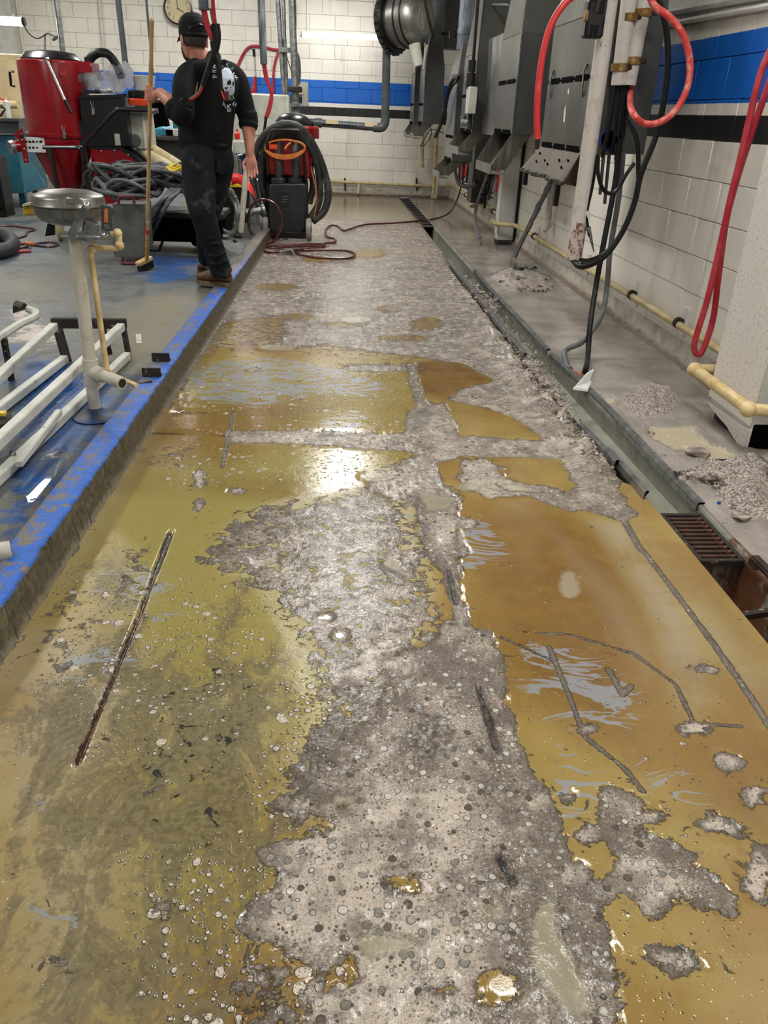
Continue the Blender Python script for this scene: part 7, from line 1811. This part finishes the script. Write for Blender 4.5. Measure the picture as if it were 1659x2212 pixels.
# hair, beard
Hh = MB()
Hh.loft([(hc + up * z_ - hf * o_, hr * a, hf * b) for z_, o_, a, b in ((-.045, .03, .062, .066), (-.02, .016, .076, .085), (.03, .006, .081, .098), (.07, .004, .076, .09))], 24)
fuse(Hh, 'hair', MT['hair'], root, .006, 2)
Bd = MB()
Bd.loft([(hc + up * z_ + hf * o_, hr * a, hf * b) for z_, o_, a, b in ((-.128, .06, .03, .042), (-.105, .052, .053, .062), (-.07, .048, .064, .07), (-.04, .05, .066, .066))], 20)
fuse(Bd, 'beard', MT['hair'], root, .006, 2)
for s in (-1, 1):
    MB().ball(hc + hf * .088 + hr * s * .03 + up * .008, .012, 10, 8).build('eye', MT['paper'], body)
MB().bar(hc + hf * .094 - hr * .022 - up * .075, hc + hf * .094 + hr * .022 - up * .075, .010, .010).build('mouth', MT['maroon'], body)
# ---- sweatshirt
S = MB()
T = [((446, 326), .165, .135), ((445, 318), .182, .15), ((444, 300), .19, .158), ((446, 265), .19, .155), ((449, 225), .20, .15), ((452, 190), .212, .145), ((453, 168), .21, .13), ((449, 150), .165, .11), ((443, 138), .11, .095)]
S.loft([(A(*p, 6.0), rt * a, fd * b) for p, a, b in T], 28)
S.tube([A(428, 150, 5.92), A(410, 158, 5.86), A(400, 175, 5.82), A(396, 205, 5.76), A(397, 238, 5.72)], [.06, .068, .075, .072, .07], 18)
S.tube([A(397, 232, 5.72), A(393, 250, 5.72), A(385, 240, 5.75)], [.07, .07, .062], 18); S.ball(A(397, 246, 5.72), .07, 14, 10)
S.tube([A(385, 244, 5.745), A(378, 233, 5.77)], [.07, .066], 18, smooth=False)
S.tube([A(478, 148, 6.05), A(500, 160, 6.1), A(513, 178, 6.12), A(524, 215, 6.11), A(533, 248, 6.10)], [.06, .07, .075, .07, .066], 18)
S.tube([A(534, 245, 6.10), A(537, 262, 6.095), A(536, 276, 6.08)], [.07, .066, .058], 18)
# hood lying on the back, folds
S.tube([A(412, 142, 5.90), A(425, 150, 5.86), A(445, 148, 5.86), A(462, 135, 5.92), A(468, 120, 6.0)], [.035, .05, .055, .05, .03], 14)
S.tube([A(415, 128, 6.02), A(428, 140, 5.9), A(448, 138, 5.9), A(458, 118, 6.0)], [.03, .035, .035, .03], 12)
rr = random.Random(21)
for k in range(9):
    x0 = rr.uniform(402, 492); y0 = rr.uniform(225, 300)
    S.tube([A(x0, y0, 5.9), A(x0 + rr.uniform(-14, 14), y0 + 14, 5.87), A(x0 + rr.uniform(-24, 24), y0 + 30, 5.9)], [.004, .012, .004], 6)
S.tube([A(x_, 316 + 1.5 * math.sin(x_ * .2), 5.86 + .001 * abs(x_ - 445)) for x_ in range(396, 500, 12)], .014, 8)
hood = fuse(S, 'sweatshirt', MT['hoodie'], root, .007, 3)
for nm, p_, q_, r_ in (('sleeve_cuff', A(383, 241, 5.75), A(376, 231, 5.78), .071), ('sleeve_cuff', A(536.5, 264, 6.09), A(536, 277, 6.078), .064)):
    MB().tube([p_, p_.lerp(q_, .5), q_], [r_, r_ * 1.05, r_ * .95], 18).build(nm, MT['hoodie'], hood)
# ---- jeans
J = MB()
J.loft([(A(*p, 6.0), rt * a, fd * b) for p, a, b in (((447, 312), .172, .135), ((448, 330), .18, .145), ((449, 350), .182, .145), ((448, 368), .165, .13))], 26)
J.tube([A(436, 330, 5.94), A(430, 350, 5.90), A(430, 395, 5.87), A(436, 450, 5.81), A(440, 468, 5.80), A(452, 510, 5.83), A(466, 550, 5.85), A(480, 592, 5.86)], [.12, .118, .112, .095, .088, .08, .074, .078], 20)
J.tube([A(466, 332, 6.04), A(472, 350, 6.06), A(465, 400, 6.08), A(452, 455, 6.10), A(448, 475, 6.13), A(446, 520, 6.24), A(450, 562, 6.34)], [.11, .11, .10, .085, .08, .075, .076], 20)
for k in range(8):
    y0 = 440 + k * 18; x0 = np.interp(y0, [440, 470, 550, 592], [434, 440, 466, 480])
    J.tube([A(x0 - 26, y0 + 3, 5.84), A(x0, y0 + rr.uniform(-5, 6), 5.745), A(x0 + 24, y0 - 4, 5.83)], [.003, .009, .003], 6)
J.tube([A(462, 583, 5.83), A(480, 597, 5.78), A(498, 594, 5.85)], [.012, .018, .012], 8)
jeans = fuse(J, 'jeans', MT['denim'], root, .007, 3)
q = A(470, 343, 5.88)
MB().prism([A(468, 345, 5.845), A(492, 347, 5.93), A(490, 372, 5.93), A(479, 378, 5.885), A(468, 371, 5.845)], (0, .02, 0)).build('back_pocket', MT['denim'], jeans, 0)
# ---- boots
def boot(ankle, toe, heel, zf):
    d_ = (toe - heel); d_.z = 0; d_.normalize(); s_ = V((-d_.y, d_.x, 0)); L = (toe - heel).length
    m = MB()
    m.loft([(heel + d_ * t * L + up * (h_ * .5 + .02), s_ * w_, up * h_ * .5) for t, w_, h_ in ((.0, .028, .05), (.06, .036, .085), (.25, .044, .11), (.45, .046, .10), (.65, .05, .08), (.85, .044, .06), (.97, .028, .05), (1.0, .012, .035))], 20)
    m.tube([heel + d_ * .25 * L + up * .06, ankle + up * .03], [.055, .06], 16, smooth=False)
    b_ = fuse(m, 'boot', MT['boot'], root, .006, 2)
    s2 = MB()
    out = [(-.01, .0), (0, .032), (.12, .04), (.4, .042), (.66, .05), (.9, .044), (1.0, .024), (1.025, 0)]
    ring_ = [heel + d_ * t * L + s_ * w_ for t, w_ in out] + [heel + d_ * t * L - s_ * w_ for t, w_ in out[::-1][1:-1]]
    s2.prism([V((p.x, p.y, zf)) for p in ring_], (0, 0, .026)); s2.build('sole', MT['boot_sole'], b_, 30)
    for k in range(3):
        c_ = heel + d_ * (.42 + .1 * k) * L + up * (.10 - .012 * k); MB().tube([c_ - s_ * .035, c_ + up * .014, c_ + s_ * .035], .004, 6).build('lace', MT['boot_sole'], b_)
boot(an_n, G(427, 611, LZ + .024), G(501, 618, LZ + .024), LZ + .024)
boot(an_f, G(428, 588, LZ + .001), G(468, 590, LZ + .001), LZ + .001)
# ---- cap
C = MB(); cc_ = hc + up * .028
C.loft([(cc_ + up * z_ - hf * .004, hr * a, hf * b) for z_, a, b in ((-.02, .089, .110), (.02, .0905, .111), (.06, .086, .105), (.09, .072, .088), (.112, .045, .056), (.12, .012, .015))], 28)
cap = fuse(C, 'cap', MT['cap'], root, .005, 2)
m = MB(); vs_ = []
for k in range(13):
    t_ = -1.1 + 2.2 * k / 12
    vs_.append(cc_ + hf * .105 * math.cos(t_) + hr * .088 * math.sin(t_) - up * .015)
    vs_.append(cc_ + hf * (.105 * math.cos(t_) + .075 * math.cos(t_) ** .6) + hr * .085 * math.sin(t_) - up * (.028 + .018 * t_ * t_))
m.add(vs_, [(2 * k, 2 * k + 1, 2 * k + 3, 2 * k + 2) for k in range(12)])
o = m.build('brim', MT['cap'], cap); md = o.modifiers.new('s', 'SOLIDIFY'); md.thickness = .005
MB().ball(cc_ + up * .121, .008, 8, 6).build('button', MT['cap'], cap)
st = MB().tube([cc_ - hf * (.114 * math.cos(t_)) + hr * (.094 * math.sin(t_)) - up * .006 for t_ in [-.8 + 1.6 * k / 10 for k in range(11)]], .009, 8).build('back_strap', MT['blackgloss'], cap)
ar = MB().tube([cc_ - hf * (.112 * math.cos(t_)) + hr * (.092 * math.sin(t_)) + up * (.012 + .035 * math.cos(t_ * 1.9)) for t_ in [-.7 + 1.4 * k / 12 for k in range(13)]], .004, 6).build('opening_edge', MT['blackgloss'], cap)

# ---- print on the back of the sweatshirt, laid on the cloth
bvh = BVHTree.FromPolygons([v.co for v in hood.data.vertices], [p.vertices for p in hood.data.polygons])
cam_o = V((0, 0, CAMH))
def on_cloth(px_, py_, off=.0035):
    d_ = V(rayd(px_, py_)).normalized()
    loc, n_, i_, dist = bvh.ray_cast(cam_o, d_)
    if loc is None: loc = A(px_, py_, 5.85)
    return loc - d_ * off
def decal(poly, name, mat, off=.0035, step_=2.5):
    q = np.array(poly, float); x0, y0 = q.min(0); x1, y1 = q.max(0)
    bm = bmesh.new(); vv = [bm.verts.new((a_, b_, 0)) for a_, b_ in poly]
    bm.faces.new(vv); bmesh.ops.triangulate(bm, faces=bm.faces[:])
    for _ in range(6):
        lg = [e for e in bm.edges if e.calc_length() > step_]
        if not lg: break
        bmesh.ops.subdivide_edges(bm, edges=lg, cuts=1); bmesh.ops.triangulate(bm, faces=bm.faces[:])
    for v_ in bm.verts: v_.co = on_cloth(v_.co.x, v_.co.y, off)
    me = bpy.data.meshes.new(name); bm.to_mesh(me); bm.free()
    return link_mesh(name, me, mat, hood)
PW = mk('white_print', srgb(190, 200, 210), srgb(150, 165, 180), 60, .8, thr=(.4, .7)); PR = mk('red_print', srgb(120, 34, 36), srgb(80, 26, 28), 50, .8); PG = mk('green_print', srgb(70, 112, 92), srgb(40, 70, 60), 50, .8)
decal([(478, 152), (486, 146), (494, 146), (500, 154), (505, 166), (507, 180), (507, 196), (504, 205), (506, 214), (500, 216), (492, 215), (488, 205), (484, 195), (480, 184), (477, 168)], 'printed_skull', PW)
for poly in ([(491, 176), (497, 172), (500, 178), (497, 184), (491, 182)], [(502, 176), (506, 178), (505, 186), (502, 184)], [(485, 189), (493, 188), (490, 193), (486, 192)], [(498, 186), (501, 189), (497, 190)]):
    decal(poly, 'skull_hollow', MT['hoodie'], .006, 2)
decal([(484, 198), (494, 197), (495, 215), (486, 220), (483, 212)], 'printed_patch_red', PR, .006); decal([(495, 206), (505, 204), (503, 216), (498, 219)], 'printed_patch_green', PG, .006)
def glyph(strokes, nm='printed_letter'):
    m = MB()
    for a_, b_ in strokes: m.bar(on_cloth(*a_, .004), on_cloth(*b_, .004), .006, .0015, up=(0, 1, 0))
    m.build(nm, PW, hood, 0)
glyph([((459, 168), (468, 166)), ((459, 168), (460, 163)), ((460, 163), (464, 162)), ((464, 162), (464, 167))])                 # P
glyph([((458, 155), (466, 157)), ((459, 151), (467, 153)), ((462, 156), (463, 152))])                                         # H
glyph([((461, 146), (464, 140)), ((464, 140), (468, 142)), ((468, 142), (465, 147)), ((465, 147), (461, 146))])                # O
glyph([((488, 139), (493, 137)), ((490, 138), (492, 145))])                                                                   # T
glyph([((497, 146), (501, 150)), ((501, 150), (504, 148)), ((504, 148), (502, 143))])                                         # U
glyph([((506, 157), (503, 161)), ((503, 161), (506, 165)), ((506, 165), (510, 163))])                                         # C
glyph([((507, 168), (513, 167)), ((510, 168), (511, 173))])
glyph([((482, 220), (485, 226)), ((484, 223), (481, 228)), ((485, 226), (487, 233))]); glyph([((491, 226), (491, 236)), ((498, 225), (492, 231)), ((492, 231), (499, 236))]); glyph([((506, 220), (503, 226)), ((503, 226), (508, 229)), ((508, 229), (510, 223))])
glyph([((490, 237), (499, 238)), ((491, 240), (498, 241))], 'printed_line')

# ---- broom
root = empty('broom', br1, 'wooden-handled push broom with dark bristles held upright by the person', 'broom')
MB().cyl(br0, br1, .0135, .0135, n=14).build('handle', MT['wood'], root)
MB().ball(br0, .0135, 12, 8).build('handle_tip', MT['wood'], root)
L = (br1 - br0).length
for t_, w_, c_ in ((.79, .012, 'paper'), (.83, .045, 'ribbon'), (.88, .012, 'galv')):
    p_ = br0 + bd * L * t_; MB().cyl(p_, p_ + bd * w_, .0142, n=14).build('sticker_band', MT[c_], root)
p_ = br0 + bd * L * .89; MB().cyl(p_, br1, .016, n=14).build('ferrule_sleeve', mk('yellow_wood_sleeve', srgb(190, 150, 70), srgb(170, 130, 56), 10, .5), root)
hd0, hd1 = A(296, 572, 6.46), A(326, 556, 6.56)
dv_ = (hd1 - hd0).normalized()
hd = MB(); hd.bar(hd0, hd1, .055, .035, b=.008); hd.build('brush_block', MT['wood'], root)
nb = MB(); bn = V((.02, 0, -1)); bn = (bn - dv_ * bn.dot(dv_)).normalized()
rr = random.Random(31)
for i in range(26):
    for j in range(4):
        q0 = hd0.lerp(hd1, (i + .5) / 26) + V((0, (j - 1.5) * .012, 0)) + bn * .012
        nb.cyl(q0, q0 + bn * .065 + V((rr.uniform(-.008, .008), rr.uniform(-.01, .01), 0)), .0042, .003, n=5)
o = nb.build('bristles', MT['bristle'], root); o['kind'] = 'stuff'
